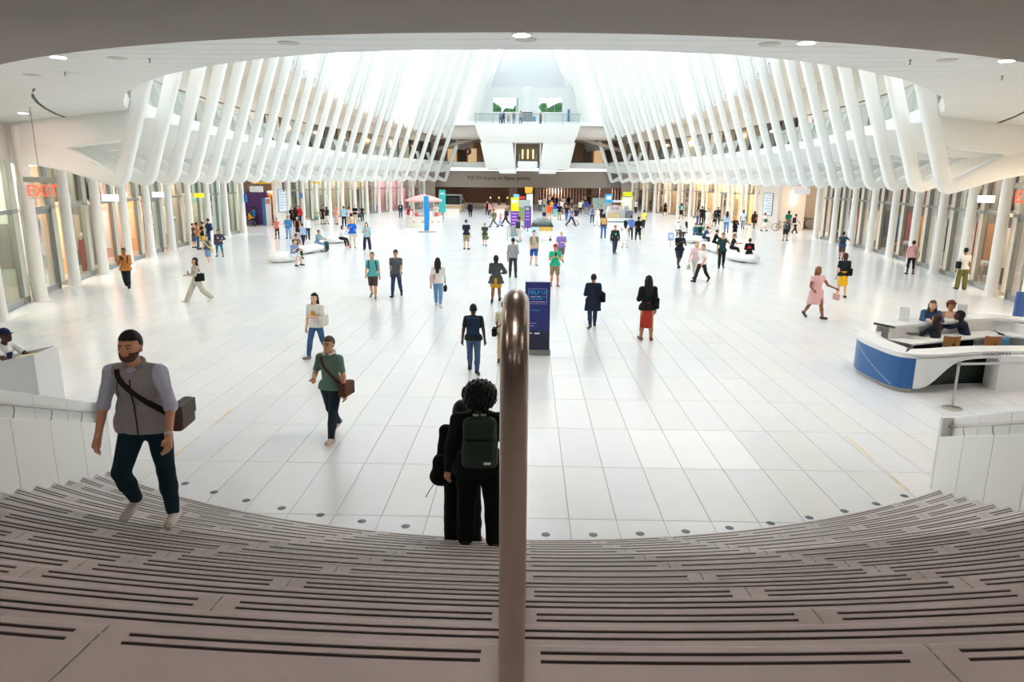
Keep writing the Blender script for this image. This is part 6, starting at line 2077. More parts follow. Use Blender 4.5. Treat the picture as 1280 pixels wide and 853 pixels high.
        p = wr + d2 * (.07 * H) + Vector((0, -.03, .02))
        MB().box(p.x - .09, p.x + .09, p.y - .06, p.y + .06, p.z, p.z + .008).obj('sheet', m, r)
    elif kind == 'glasses':
        hp = J['head']
        g_ = empty('glasses', (0, 0, 0))
        g_.parent = root
        for s in (-1, 1):
            MB().tube([(hp.x + s * .018 * H + .012 * H * math.cos(a), hp.y - .057 * H, hp.z + .002 * H + .009 * H * math.sin(a)) for a in [2 * math.pi * q / 10 for q in range(10)]], .0016 * H, n=5, closed=True).obj('lens_frame', DARK, g_)
            MB().tube([(hp.x + s * .03 * H, hp.y - .055 * H, hp.z + .004 * H), (hp.x + s * .046 * H, hp.y + .0 * H, hp.z + .002 * H)], .0014 * H, n=5).obj('temple', DARK, g_)
    elif kind == 'print':                               # print on the shirt front
        c = J['che'] * .75 + J['wai'] * .25
        rows = []
        for zz in (.035, .012, -.012, -.035):
            rows.append([surf(topfn, Vector((x * H, c.y, c.z + zz * H)), Vector((0, -1, 0)), .3) + Vector((0, -.003, 0)) for x in (-.035, -.012, .012, .035)])
        b = MB()
        for p, q in zip(rows, rows[1:]):
            b.strip(p, q)
        b.obj('shirt_print', m, root)
    elif kind == 'bprint':                              # print on the back
        c = J['che'] * .8 + J['wai'] * .2
        rows = []
        for zz in (.04, .0, -.04):
            rows.append([surf(topfn, Vector((x * H, c.y, c.z + zz * H)), Vector((0, 1, 0)), .3) + Vector((0, .003, 0)) for x in (-.045, -.015, .015, .045)])
        b = MB()
        for p, q in zip(rows, rows[1:]):
            b.strip(p, q)
        b.obj('back_print', m, root)
    elif kind == 'watch':
        sh, el, wr, d2 = J['arms'][0]
        p = wr - d2 * .012 * H
        MB().tube([p - d2 * .012, p + d2 * .012], .021 * H, n=14).obj('watch', m, root, smooth=True)
    elif kind == 'headphones':
        c = J['nk1'] + Vector((0, 0, -.03 * H))
        MB().tube([c + Vector((.055 * H * math.sin(a), -.05 * H * math.cos(a) + .005, -.02 * math.cos(a))) for a in [math.radians(25 + 310 * q / 12) for q in range(13)]], .012 * H, n=8).obj('headphones', m, root, smooth=True)
    elif kind == 'beard':
        hp = J['head']
        mm = mat('beard_' + col[:6], colr, rough=.7)
        link('beard', net_mesh('beard', lambda X, Y, Z: np.maximum(np.maximum(head_sdf(J, (X, Y, Z), False) - .0035, np.maximum(Z - (hp.z - .022 * H), Y - (hp.y + .0 * H))), -ell((X, Y, Z), (hp.x, hp.y - .056 * H, hp.z - .03 * H), (.02 * H, .02 * H, .009 * H))), (hp.x - .06 * H, hp.y - .09 * H, hp.z - .075 * H), (hp.x + .06 * H, hp.y + .01, hp.z), .006, mm), root)
    elif kind == 'collar':
        c = J['nk0'] + Vector((0, 0, .015 * H))
        MB().tube([c + Vector((.042 * H * math.sin(a), -.045 * H * math.cos(a) + .002, .012 * H * math.cos(a + math.pi) + .0)) for a in [2 * math.pi * q / 14 for q in range(14)]], .008 * H, n=6, closed=True).obj('collar', m, root, smooth=True)

def stand_at(fx, fy):
    return onz(fx, fy)
def px_height(fx, fy, hy, lo=1.52, hi=1.9):
    p = onz(fx, fy)
    return max(lo, min(hi, ony(fx, hy, p.y).z))
def cell_for(d): return max(.0095, min(.032, d * .00078))
def W(fx, fy, hy, face, pose, arms, top, bottom, hair, skin, label, extra=None, lo=1.52, hi=1.9, **kw):
    """someone standing or walking on the hall floor, feet at pixel (fx, fy), head top at hy"""
    p = stand_at(fx, fy)
    return person(label, (p.x, p.y, 0), px_height(fx, fy, hy, lo, hi), face, pose, arms, top, bottom, hair, skin, cell=cell_for(p.y), extra=extra, **kw)
def S(px, py, z, face, pose, arms, top, bottom, hair, skin, label, extra=None, H=1.7, **kw):
    """someone seated, hips at pixel (px, py) on a seat of height z"""
    p = onz(px, py, z)
    return person(label, (p.x, p.y, 0), H, face, pose, arms, top, bottom, hair, skin, cell=cell_for(p.y), seat=z + .08, extra=extra, **kw)
# ------------------------------------------------------------------ the people, near to far
def stepz(k): return RISE * k
# climbing the stairs at the left
root, J, tf = person('person in grey zip vest and pale blue shirt climbing the stairs with a brown bag', (-3.34, 5.74, stepz(8)), 1.80, 4, 'climb', [(8, 17, 22, 4), (-4, 18, 24, 6)], 'rolled#cad3ea', 'pants#17313c', 'short#14100e', '#dca684', shoes='#d6d0c4', lean=9, bw=1.12, cell=.0105, extra='watch#e4e2dc;beard#5a3d2f')
VT = prims_torso(J, .021)
VT = VT[:3] + [(q[0].lerp(q[1], .2), q[1], q[2], q[3], q[4]) for q in VT[3:5]] + VT[5:]
VT.append((J['pel'], J['pel'] + Vector((0, 0, -.06)), .092 * J['H'] * 1.12 + .016, .09 * J['H'] * 1.12 + .016, .76))
hw = .046 * J['H'] * 1.12
VT.append((J['pel'] + Vector((-hw, 0, -.01)), J['pel'] + Vector((hw, 0, -.01)), .071 * J['H'] * 1.12 + .031, .071 * J['H'] * 1.12 + .031, .84))
VT.append((J['wai'] + Vector((-.034 * J['H'], 0, -.02)), J['wai'] + Vector((.034 * J['H'], 0, -.02)), .064 * J['H'] * 1.12 + .026, .064 * J['H'] * 1.12 + .026, .85))
hz = J['pel'].z - .075
nkc = J['nk1'] + Vector((0, -.02, 0))
vest = link('vest', pmesh('vest', VT, .0105, mat('vest_grey', '#a3a2a6', rough=.9, vary=.25, scale=60), k=.02, cuts=[lambda Q: hz - Q[2], lambda Q: -cone(Q, nkc + Vector((0, 0, -.1)), nkc + Vector((0, -.1, .1)), .05, .07)], wob=.003), root)
vf = lambda Q: eval_prims(VT, Q, .02)
zp = [surf(vf, Vector((.004, J['wai'].y, J['nk0'].z - .06 - (J['nk0'].z - .06 - hz) * t / 9)), Vector((0, -1, 0)), .35) for t in range(10)]
MB().tube(zp, .006, n=6).obj('zip', mat('zip_dark', '#22252c'), vest)
zp = [surf(vf, Vector((-.11, J['che'].y, J['che'].z + .05 - .13 * t / 4)), Vector((0, -1, 0)), .35) for t in range(5)]
MB().tube(zp, .004, n=5).obj('pocket_zip', mat('zip_dark', '#22252c'), vest)
MB().tube([J['nk0'] + Vector((.068 * math.sin(a), -.072 * math.cos(a) + .004, .045 - .03 * math.cos(a))) for a in [math.radians(25 + 310 * q / 14) for q in range(15)]], .02, n=8, flat=1.3).obj('vest_collar', mat('vest_grey', '#a3a2a6'), vest, smooth=True)
MB().tube([J['nk0'] + Vector((.058 * math.sin(a), -.062 * math.cos(a) + .002, .042 - .03 * math.cos(a))) for a in [math.radians(20 + 320 * q / 14) for q in range(15)]], .016, n=8).obj('shirt_collar', fab('#cad3ea'), root, smooth=True)
r = follow('messenger_bag', root, 'brown messenger bag on a black strap at the hip of the person in vest', 'bag')
pts = []
for t in range(17):
    u = t / 16
    a = math.radians(-26 + 108 * u)
    zz = J['nk0'].z + .01 + (J['pel'].z + .1 - J['nk0'].z) * u
    pts.append(surf(vf, Vector((-.075 * (1 - u), J['che'].y * .7, zz)), Vector((math.sin(a), -math.cos(a), 0))))
MB().tube([Vector((-.07, J['nk0'].y + .06, J['nk0'].z + .03))] + pts + [pts[-1] + Vector((.02, .1, -.03))], .026, n=8, flat=.22).obj('strap', mat('strap_black', '#17181a', rough=.8), r, smooth=True)
bc = pts[-1] + Vector((.09, .13, -.06))
link('bag_body', net_mesh('bag', lambda X, Y, Z: rbox((X, Y, Z), bc, (.055, .16, .12), .035), [q - h for q, h in zip(bc, (.055, .16, .12))], [q + h for q, h in zip(bc, (.055, .16, .12))], .014, mat('leather_brown', '#5f4a42', rough=.6, vary=.12)), r)
MB().box(bc.x + .04, bc.x + .062, bc.y - .15, bc.y + .15, bc.z - .02, bc.z + .11).obj('flap', mat('leather_dark', '#54413a', rough=.6), r, bevel=.008)

# the couple at the foot of the stairs
p2 = Vector((-.45, 6.56, stepz(4)))
root, J, tf = person('person with curly black hair and white collar, black clothes, waiting on the lowest step', p2, 1.74, 184, 'stand', [(-4, 14, 14, 0), (16, 20, 70, 40)], 'jacket#15181a', 'wide#0e0f10', 'curl#0c0a09', 'm', shoes='#1b1b1d', bw=1.26, cell=.012, extra='collar#e8e8e6')
r = follow('backpack', root, 'dark green backpack with a small white logo on the curly haired person', 'backpack')
c = J['che'] * .6 + J['wai'] * .4
by = surf(tf, Vector((0, c.y, c.z)), Vector((0, 1, 0))).y
GRN = mat('pack_green', '#0f2e20', rough=.7, vary=.15, scale=10)
cc = (0, by + .055, c.z + .02)
link('main_body', net_mesh('bag', lambda X, Y, Z: smin(rbox((X, Y, Z), cc, (.165, .075, .25), .07), rbox((X, Y, Z), (0, by + .05, c.z - .12), (.175, .09, .12), .06), .03), (-.2, by - .05, c.z - .3), (.2, by + .2, c.z + .32), .014, GRN), r)
c2 = (0, by + .135, c.z - .07)
link('front_pocket', net_mesh('bag', lambda X, Y, Z: rbox((X, Y, Z), c2, (.135, .03, .13), .03), (-.15, c2[1] - .04, c2[2] - .14), (.15, c2[1] + .04, c2[2] + .14), .012, GRN), r)
MB().tube([(-.15, by + .13, c.z + .07), (0, by + .14, c.z + .075), (.15, by + .13, c.z + .07)], .006, n=6).obj('zip', mat('zip_green', '#0a120e'), r)
MB().box(-.105, -.035, by + .165, by + .172, c.z - .175, c.z - .148).obj('logo', LILAC, r, bevel=.003)
for s in (-1, 1):
    MB().tube([Vector((s * .1, by + .02, c.z + .22)), Vector((s * .1, J['nk0'].y + .05, J['nk0'].z + .015)), Vector((s * .1, J['nk0'].y - .02, J['nk0'].z + .02)), surf(tf, Vector((s * .12, J['che'].y, J['che'].z)), Vector((0, -1, 0)), .3)], .026, n=6, flat=.4).obj('strap', GRN, r, smooth=True)
MB().tube([(0, by + .03, c.z + .27), (.0, by + .05, c.z + .32), (0, by + .08, c.z + .27)], .01, n=6).obj('grab_loop', GRN, r)
root2, J2, _ = person('person in black partly hidden in front of the curly haired person, holding a black bag', (-.68, 7.1, stepz(2)), 1.72, 172, 'stand', 'dd', 'jacket#131416', 'wide#0f1110', 'bob#100c0a', 'm', shoes='#8a5a3c', bw=1.05, cell=.014)
r = follow('shoulder_bag', root2, 'black slouchy bag hanging beside the hidden person on the step', 'bag')
link('bag_body', net_mesh('bag', lambda X, Y, Z: smin(rbox((X, Y, Z), (.2, .1, .98), (.1, .1, .15), .08), ell((X, Y, Z), (.21, .1, .87), (.13, .12, .1)), .05), (.0, -.1, .7), (.4, .3, 1.2), .016, fab('#141516')), r)
MB().tube([(.2, .1, 1.1), (.15, .05, 1.3), (.1, 0, 1.4)], .015, n=6, flat=.4).obj('strap', fab('#141516'), r)
MB().tube([(.28, .16, .8), (.33, .18, .72), (.36, .2, .66)], .006, n=5).obj('loose_strap', GREY, r)

# guard at the podium
person('guard in white shirt and navy cap leaning on the white podium', (-9.5, 11.95, 0), 1.74, 82, 'stand', [(42, 10, 42, 10), (46, 12, 40, 14)], 'tee#eceef0', 'pants#2a2d36', 'cap#1f2650', 'd', lean=16, cell=.013, bw=1.05, extra='print#2a2f55')

# middle of the floor
W(417, 547, 418, -14, 'walk', ['s', 'f'], 'polo#6a8578', 'pants#25323a', 'short#4a3f38', 'm', 'person in sage green polo with headphones and glasses striding forward', 'glasses;headphones#cfc8bd;cross#5a3d28#brown;watch#3a2a24', shoes='#b9a898')
W(397, 447, 365, -12, 'klaw', 'cd', 'tee#e4e2dc', 'jeans#3f6288', 'long#1e1614', 'l', 'person with long dark hair in printed white tee and blue jeans', 'print#d9962a;tote#d8d8cc#cream patterned', shoes='#8a8078')
W(592, 466, 378, 180, 'walk', 'ss', 'tee#2b3034', 'jeans#44597a', 'buzz#100d0c', 'd', 'person in charcoal tee and jeans walking away with a navy and tan pack', 'bp#1d2f44#navy and tan', shoes='#23272e')
W(630, 452, 375, 178, 'klaw', 'dd', 'tee#d8cdb4', 'pants#c2ab86', 'short#2a1c16', 't', 'person in cream tee and khaki trousers half hidden by the handrail', 'cross#17181a#black', shoes='#4a3c30')
W(740, 410, 341, 182, 'klaw', 'cd', 'coat#20293a', 'jeans#26344e', 'short#16110f', 't', 'person in navy jacket and dark jeans walking away right of the kiosk', 'toter#15171a#black', shoes='#4a382e')
W(807, 425, 344, 182, 'stand', 'cd', 'jacket#1b1c1f', 'lskirt#a83a2c', 'long#120e0d', 't', 'person in black jacket and long rust red skirt walking away', 'toter#16171a#black', shoes='#7a4a34')
W(467, 373, 314, 4, 'walk', 'dd', 'tee#5cb3b3', 'shorts#4d3e3c', 'buzz#2a1f1a', 'm', 'person in turquoise tee and brown shorts wearing a backpack', 'bp#2c3a3c#dark', shoes='#8b8378')
W(496, 371, 311, 0, 'klaw', 'dd', 'tee#5a5c63', 'jeans#33476a', 'cap#3a3a3e', 'm', 'person in grey tee, jeans and cap carrying a bottle', 'bottle', shoes='#2a2c30')
W(548, 384, 321, 180, 'walk', 'dd', 'long#e8e5e2', 'jeans#6d93b8', 'long#1f1715', 'm', 'person in white top and light jeans with a pink bag', 'tote#e0b4ab#pink;handr#2b2628#black', shoes='#d8d4cc')
W(620, 378, 318, 178, 'klaw', 'fh', 'cape#4c5250', 'mini#c9962a', 'bob#171210', 'b', 'person in grey cape jacket and yellow floral skirt walking away', None, shoes='#1d1a1a')
W(641, 347, 297, 178, 'stand', 'db', 'long#9b9ca1', 'jeans#3a3d47', 'short#120f0e', 't', 'person in grey sweatshirt with a shirt tied at the waist', None, shoes='#3d3d42')
W(667, 332, 287, 4, 'walk', 'dd', 'tee#b8ab97', 'shorts#29539b', 'short#4a2f20', 'l', 'person in beige tee and royal blue shorts with backpack straps', 'bp#35383a#dark', shoes='#a89a8c')
W(701, 329, 288, 2, 'klaw', 'cd', 'polo#8a78c4', 'shorts#6f7076', 'bald#000000', 'l', 'person in lilac polo and grey shorts with bent arm', None, shoes='#4a4a4e', bw=1.12)
W(693, 358, 305, 3, 'stand', 'pp', 'tee#2fb58c', 'shorts#94805f', 'cap#b5232c', 'm', 'person in bright green tee, red cap and khaki shorts reading a phone', 'phone', shoes='#8a6a55', bw=1.05)
W(583, 312, 274, 165, 'stand', 'cd', 'tee#1f2836', 'shorts#93886c', 'cap#4b4d50', 'l', 'person in navy tee and khaki shorts standing turned away', None, shoes='#26282e')
W(606, 308, 278, 180, 'walk', 'dd', 'tee#3d4a3c', 'shorts#6f7752', 'buzz#8a8078', 'l', 'person in dark green tee and olive shorts with a small bag', 'handr#6a4034#maroon', shoes='#2f2f2f')
W(768, 318, 281, 6, 'klaw', 'dd', 'jacket#2c332e', 'jeans#3b3f52', 'short#5a4636', 'm', 'person in dark open jacket over a green top walking forward', 'print#3aa37c', shoes='#3a3436')
W(780.5, 310, 275, 182, 'stand', 'cd', 'dress#f1efec', 'leggings#e9e6e3', 'long#120e0e', 'm', 'person all in white with long black hair near the display stand', None, shoes='#b8a89a')
W(787.5, 300, 269, 178, 'stand', 'db', 'long#5d7fc0', 'jeans#2e3444', 'short#3a2a20', 'm', 'person in blue shirt and dark jeans with an orange bag', 'toter#c76f4a#orange')
W(797, 303, 267, 182, 'walk', 'cc', 'tee#17191c', 'shorts#232428', 'buzz#0e0c0b', 'd', 'person in black tee and long black shorts walking away', None, shoes='#d9d2c8')
W(804, 286, 262, 180, 'klaw', 'dd', 'tee#f0e36a', 'pants#2c2730', 'short#1c1614', 't', 'person in lemon yellow tee and dark trousers', None)
W(754, 298, 262, 181, 'stand', 'dd', 'tank#23252a', 'jeans#3d66a0', 'long#1d1512', 'm', 'person in jeans with a tan backpack beside the display stand', 'bp#d1a860#tan')
# left side
W(160, 363, 309, 18, 'walk', 'pp', 'hoodie#c07f3f', 'pants#1f2124', 'short#1a1412', 'b', 'person in mustard hoodie and black trousers near the left shops', 'phone;bp#1f2226#black', shoes='#dcd8d0')
W(248, 378, 320, -42, 'edirts', 'fc', 'long#b8b2a4', 'wide#c4bfb1', 'long#1c1514', 'm', 'person in matching beige outfit striding left with a black tote', 'tote#1c1b1d#black;phone', shoes='#e6ded2')
W(261, 331, 294, 6, 'walk', 'dd', 'tank#56606a', 'shorts#7d9cc0', 'bun#1a1516', 'l', 'person in denim overall shorts with a yellow crossbody bag', 'cross#e0cf8a#yellow', shoes='#e8d8c8')
W(275, 321, 288, 8, 'wide', 'hd', 'jacket#454050', 'leggings#0f6f93', 'bob#3a2a26', 'm', 'person in grey tee and teal leggings with legs apart', 'print#b9b9c0', shoes='#2b2e33', bw=1.15)
W(248.5, 312, 278, 120, 'stand', 'dp', 'tee#c98352', 'jeans#3f5878', 'short#2a1f1a', 't', 'person in burnt orange tee and jeans in the group by the column', None)
W(243.5, 310, 279, 95, 'stand', 'dp', 'tee#4e4145', 'shorts#4d5a74', 'short#3a2a22', 'm', 'person in maroon tee and slate shorts at the left of the column group', None)
W(254.5, 311, 277, -60, 'stand', 'pp', 'tee#1f2226', 'shorts#e9b912', 'bun#241a18', 'm', 'person in black tee and bright yellow shorts in the column group', 'phone')
W(262, 308, 273, -80, 'stand', 'px', 'tee#2c3350', 'jeans#2b3f5e', 'buzz#2a211d', 'm', 'person in navy tee with a navy bag in the column group', 'bp#2a3a66#navy')
W(347, 298.5, 273, 4, 'stand', 'uu', 'tee#ec7d77', 'leggings#1f2022', 'short#5a4030', 'm', 'person in coral pink tee raising both hands to the face', None)
W(361, 298.5, 270, 2, 'stand', 'ff', 'hoodie#3f8ec4', 'jeans#7f9fd0', 'short#3a2c26', 'm', 'person in sky blue hoodie and light jeans', None, bw=1.12)
W(366, 284, 258, 20, 'stand', 'pd', 'tee#1b1b1d', 'pants#1d1d20', 'long#15100f', 'l', 'person in black with long hair beside the wall directory', None)
W(370.5, 284.5, 259, 180, 'stand', 'dd', 'dress#141416', 'none#000000', 'long#120e0d', 'b', 'person in a black dress facing the wall directory', None)
W(375, 281, 256.5, 30, 'klaw', 'dd', 'hoodie#c3202c', 'jeans#23395c', 'short#1f1614', 't', 'person in bright red hoodie beside the wall directory', None)
W(372.5, 297, 274, 10, 'stand', 'dd', 'tank#1e1a1c', 'skirt#2a2426', 'cap#e7e2dc', 'm', 'person in black tank top and white cap', None)
W(385, 300, 269.5, 15, 'walk', 'dd', 'long#f2f2f2', 'pants#2b2f40', 'short#2a1f1a', 'm', 'person in crisp white shirt and dark trousers', None)
W(379.5, 308, 279, 176, 'walk', 'xd', 'long#a9c3ea', 'pants#232b48', 'short#3a2a22', 'm', 'person in light blue shirt and navy trousers turned away', None)
W(441, 310, 274, 10, 'stand', 'dp', 'polo#1767d6', 'pants#d9d0be', 'buzz#b89a80', 'l', 'person in bright blue polo and cream trousers', None, bw=1.16, shoes='#5a6a60')
W(459, 312.5, 278, 4, 'wide', 'dp', 'jacket#9fc0c8', 'wide#333244', 'long#3d2a22', 'l', 'person in pale teal jacket and flared dark trousers', 'print#d49a92')
W(421, 280.5, 256.5, -30, 'stand', 'px', 'tee#e88f92', 'shorts#f0bcc0', 'short#4a2f22', 'l', 'person in pink tee and pale pink shorts', None)
W(409, 280.5, 258, 195, 'walk', 'dd', 'tee#3a2e38', 'shorts#f4f1ee', 'bob#1d1615', 'm', 'person in plum tee and white shorts turned away', None)
W(403.5, 280.5, 257, 60, 'stand', 'pd', 'tee#2c2a2e', 'shorts#2a2a30', 'short#2c201a', 'm', 'person in charcoal tee and shorts beside the white shorts', None)
W(396.5, 281, 260.5, 10, 'stand', 'cd', 'tee#93c29a', 'shorts#6b8a86', 'short#c9a26a', 'l', 'child in mint green tee by the striped shopfront', None, lo=1.3)
W(430.5, 283, 257.5, 185, 'stand', 'dd', 'tee#9fd3ec', 'pants#1d2026', 'short#3d4a44', 'm', 'person in pale aqua tee and black trousers turned away', None)
W(437, 283, 258.5, 170, 'stand', 'dc', 'tee#f2d3dc', 'pants#d3b48c', 'short#2a1c18', 'm', 'person in pale pink tee and khaki trousers', 'toter#23232a#black')
W(444.5, 280, 256, 6, 'stand', 'ff', 'polo#1e2024', 'pants#cbb38a', 'short#7a4a2c', 'l', 'person in black polo and khaki trousers', None)
W(453, 276.5, 257, 4, 'stand', 'xx', 'tee#33373c', 'pants#3a4046', 'short#2a1c18', 't', 'person in dark grey behind the stroller', None)
W(483, 263.5, 248, 70, 'stand', 'px', 'coat#1c181d', 'pants#1d1a20', 'short#181214', 'm', 'person in black at the purple counter of the pink shop', None)
W(501, 272.5, 253, 4, 'stand', 'dd', 'jacket#2c3548', 'pants#3a4560', 'short#3a2c28', 'm', 'person in navy suit and white shirt near the pink shops', 'print#e6e8ea')
W(513, 282.5, 257, 3, 'stand', 'kk', 'jacket#c81f34', 'pants#36353e', 'short#3f3733', 'd', 'person in crimson jacket before the umbrella kiosk', None)
W(546, 276, 255, 0, 'stand', 'pp', 'tee#e6dcd6', 'pants#3a3c40', 'short#2a1f1c', 'm', 'person in cream behind the umbrella kiosk counter', None)
W(553.5, 273, 253, -60, 'stand', 'pp', 'tee#23262a', 'pants#26282c', 'short#16110f', 'b', 'person in black beside the umbrella kiosk', None)
# seated at left
S(366, 321, .44, 62, 'sit', 'lp', 'tee#6f8fb8', 'shorts#dfe6ee', 'short#5a4634', 'l', 'person in denim blue shirt and white shorts seated on the nearest left bench', None, lean=16, shoes='#2c2c2e', bw=1.1)
S(370, 313, .44, 40, 'sit', 'pp', 'tee#4a4f4a', 'pants#3a3f3a', 'cap#26262a', 'm', 'person in dark cap seated behind the denim shirt', None, lean=10)
S(396, 305.5, .44, 65, 'sitf', 'll', 'long#7c99a8', 'jeans#7f93a8', 'short#1a1513', 'm', 'person in grey blue shirt seated on the middle left bench', None, lean=18, shoes='#6a5348')
p = onz(408, 313)
r = empty('backpack', (p.x, p.y, 0), rz=.4, label='dark green backpack standing on the floor by the seated person', cat='backpack')
link('main_body', net_mesh('bag', lambda X, Y, Z: rbox((X, Y, Z), (0, 0, .27), (.17, .13, .27), .1), (-.2, -.15, 0), (.2, .15, .55), .03, fab('#35524c')), r)
link('front_pocket', net_mesh('bag', lambda X, Y, Z: rbox((X, Y, Z), (0, -.13, .18), (.13, .05, .13), .04), (-.15, -.2, .04), (.15, -.06, .32), .03, fab('#2c4640')), r)
S(426, 299, .44, 70, 'sitf', 'lp', 'long#e6ebf6', 'pants#26262c', 'bob#1b1514', 'm', 'person in white top and black trousers seated on the far left bench', None, lean=14, shoes='#d23a4a')
# far centre
W(578, 262.5, 244, 4, 'stand', 'dd', 'vest#191a1e', 'pants#b9a58c', 'short#1a1513', 't', 'person in black vest far down the hall left of centre', None)
W(588, 271.5, 252, 182, 'stand', 'dd', 'coat#16181f', 'pants#1a1c24', 'short#121013', 't', 'person in black coat walking away with a shoulder bag', 'tote#1b1c22#black')
W(609, 269, 251, 2, 'stand', 'dd', 'vest#17181d', 'pants#22232a', 'short#1a1614', 'm', 'person in black vest over white sleeves', None)
W(617, 284.5, 260.5, -70, 'stride', 'dd', 'jacket#79805c', 'pants#5d6152', 'short#2a221e', 't', 'person in khaki green jacket striding left', 'bp#394a3c#green')
W(625.5, 284, 266, -60, 'stride', 'dd', 'tee#e6a3b4', 'jeans#6f9fd6', 'long#8a5a36', 'l', 'child in pink top and light jeans walking left', None, lo=1.25, hi=1.4)
W(632, 283, 256.5, -95, 'edirts', 'dd', 'tee#33406e', 'jeans#25293a', 'cap#d9a04a', 'm', 'person in indigo tee striding with a maroon backpack', 'bp#4c3038#maroon')
W(649, 303, 264, 150, 'stride', 'dd', 'tee#e8e4e0', 'wide#cdc6bc', 'short#16110f', 't', 'person in white with a dark blue backpack passing the purple panels', 'bp#2f3a4c#dark blue')
W(612.5, 270, 254, 8, 'stand', 'dd', 'tee#e08a94', 'pants#4a4448', 'short#4a3428', 'l', 'person in salmon pink tee far left of centre', None)
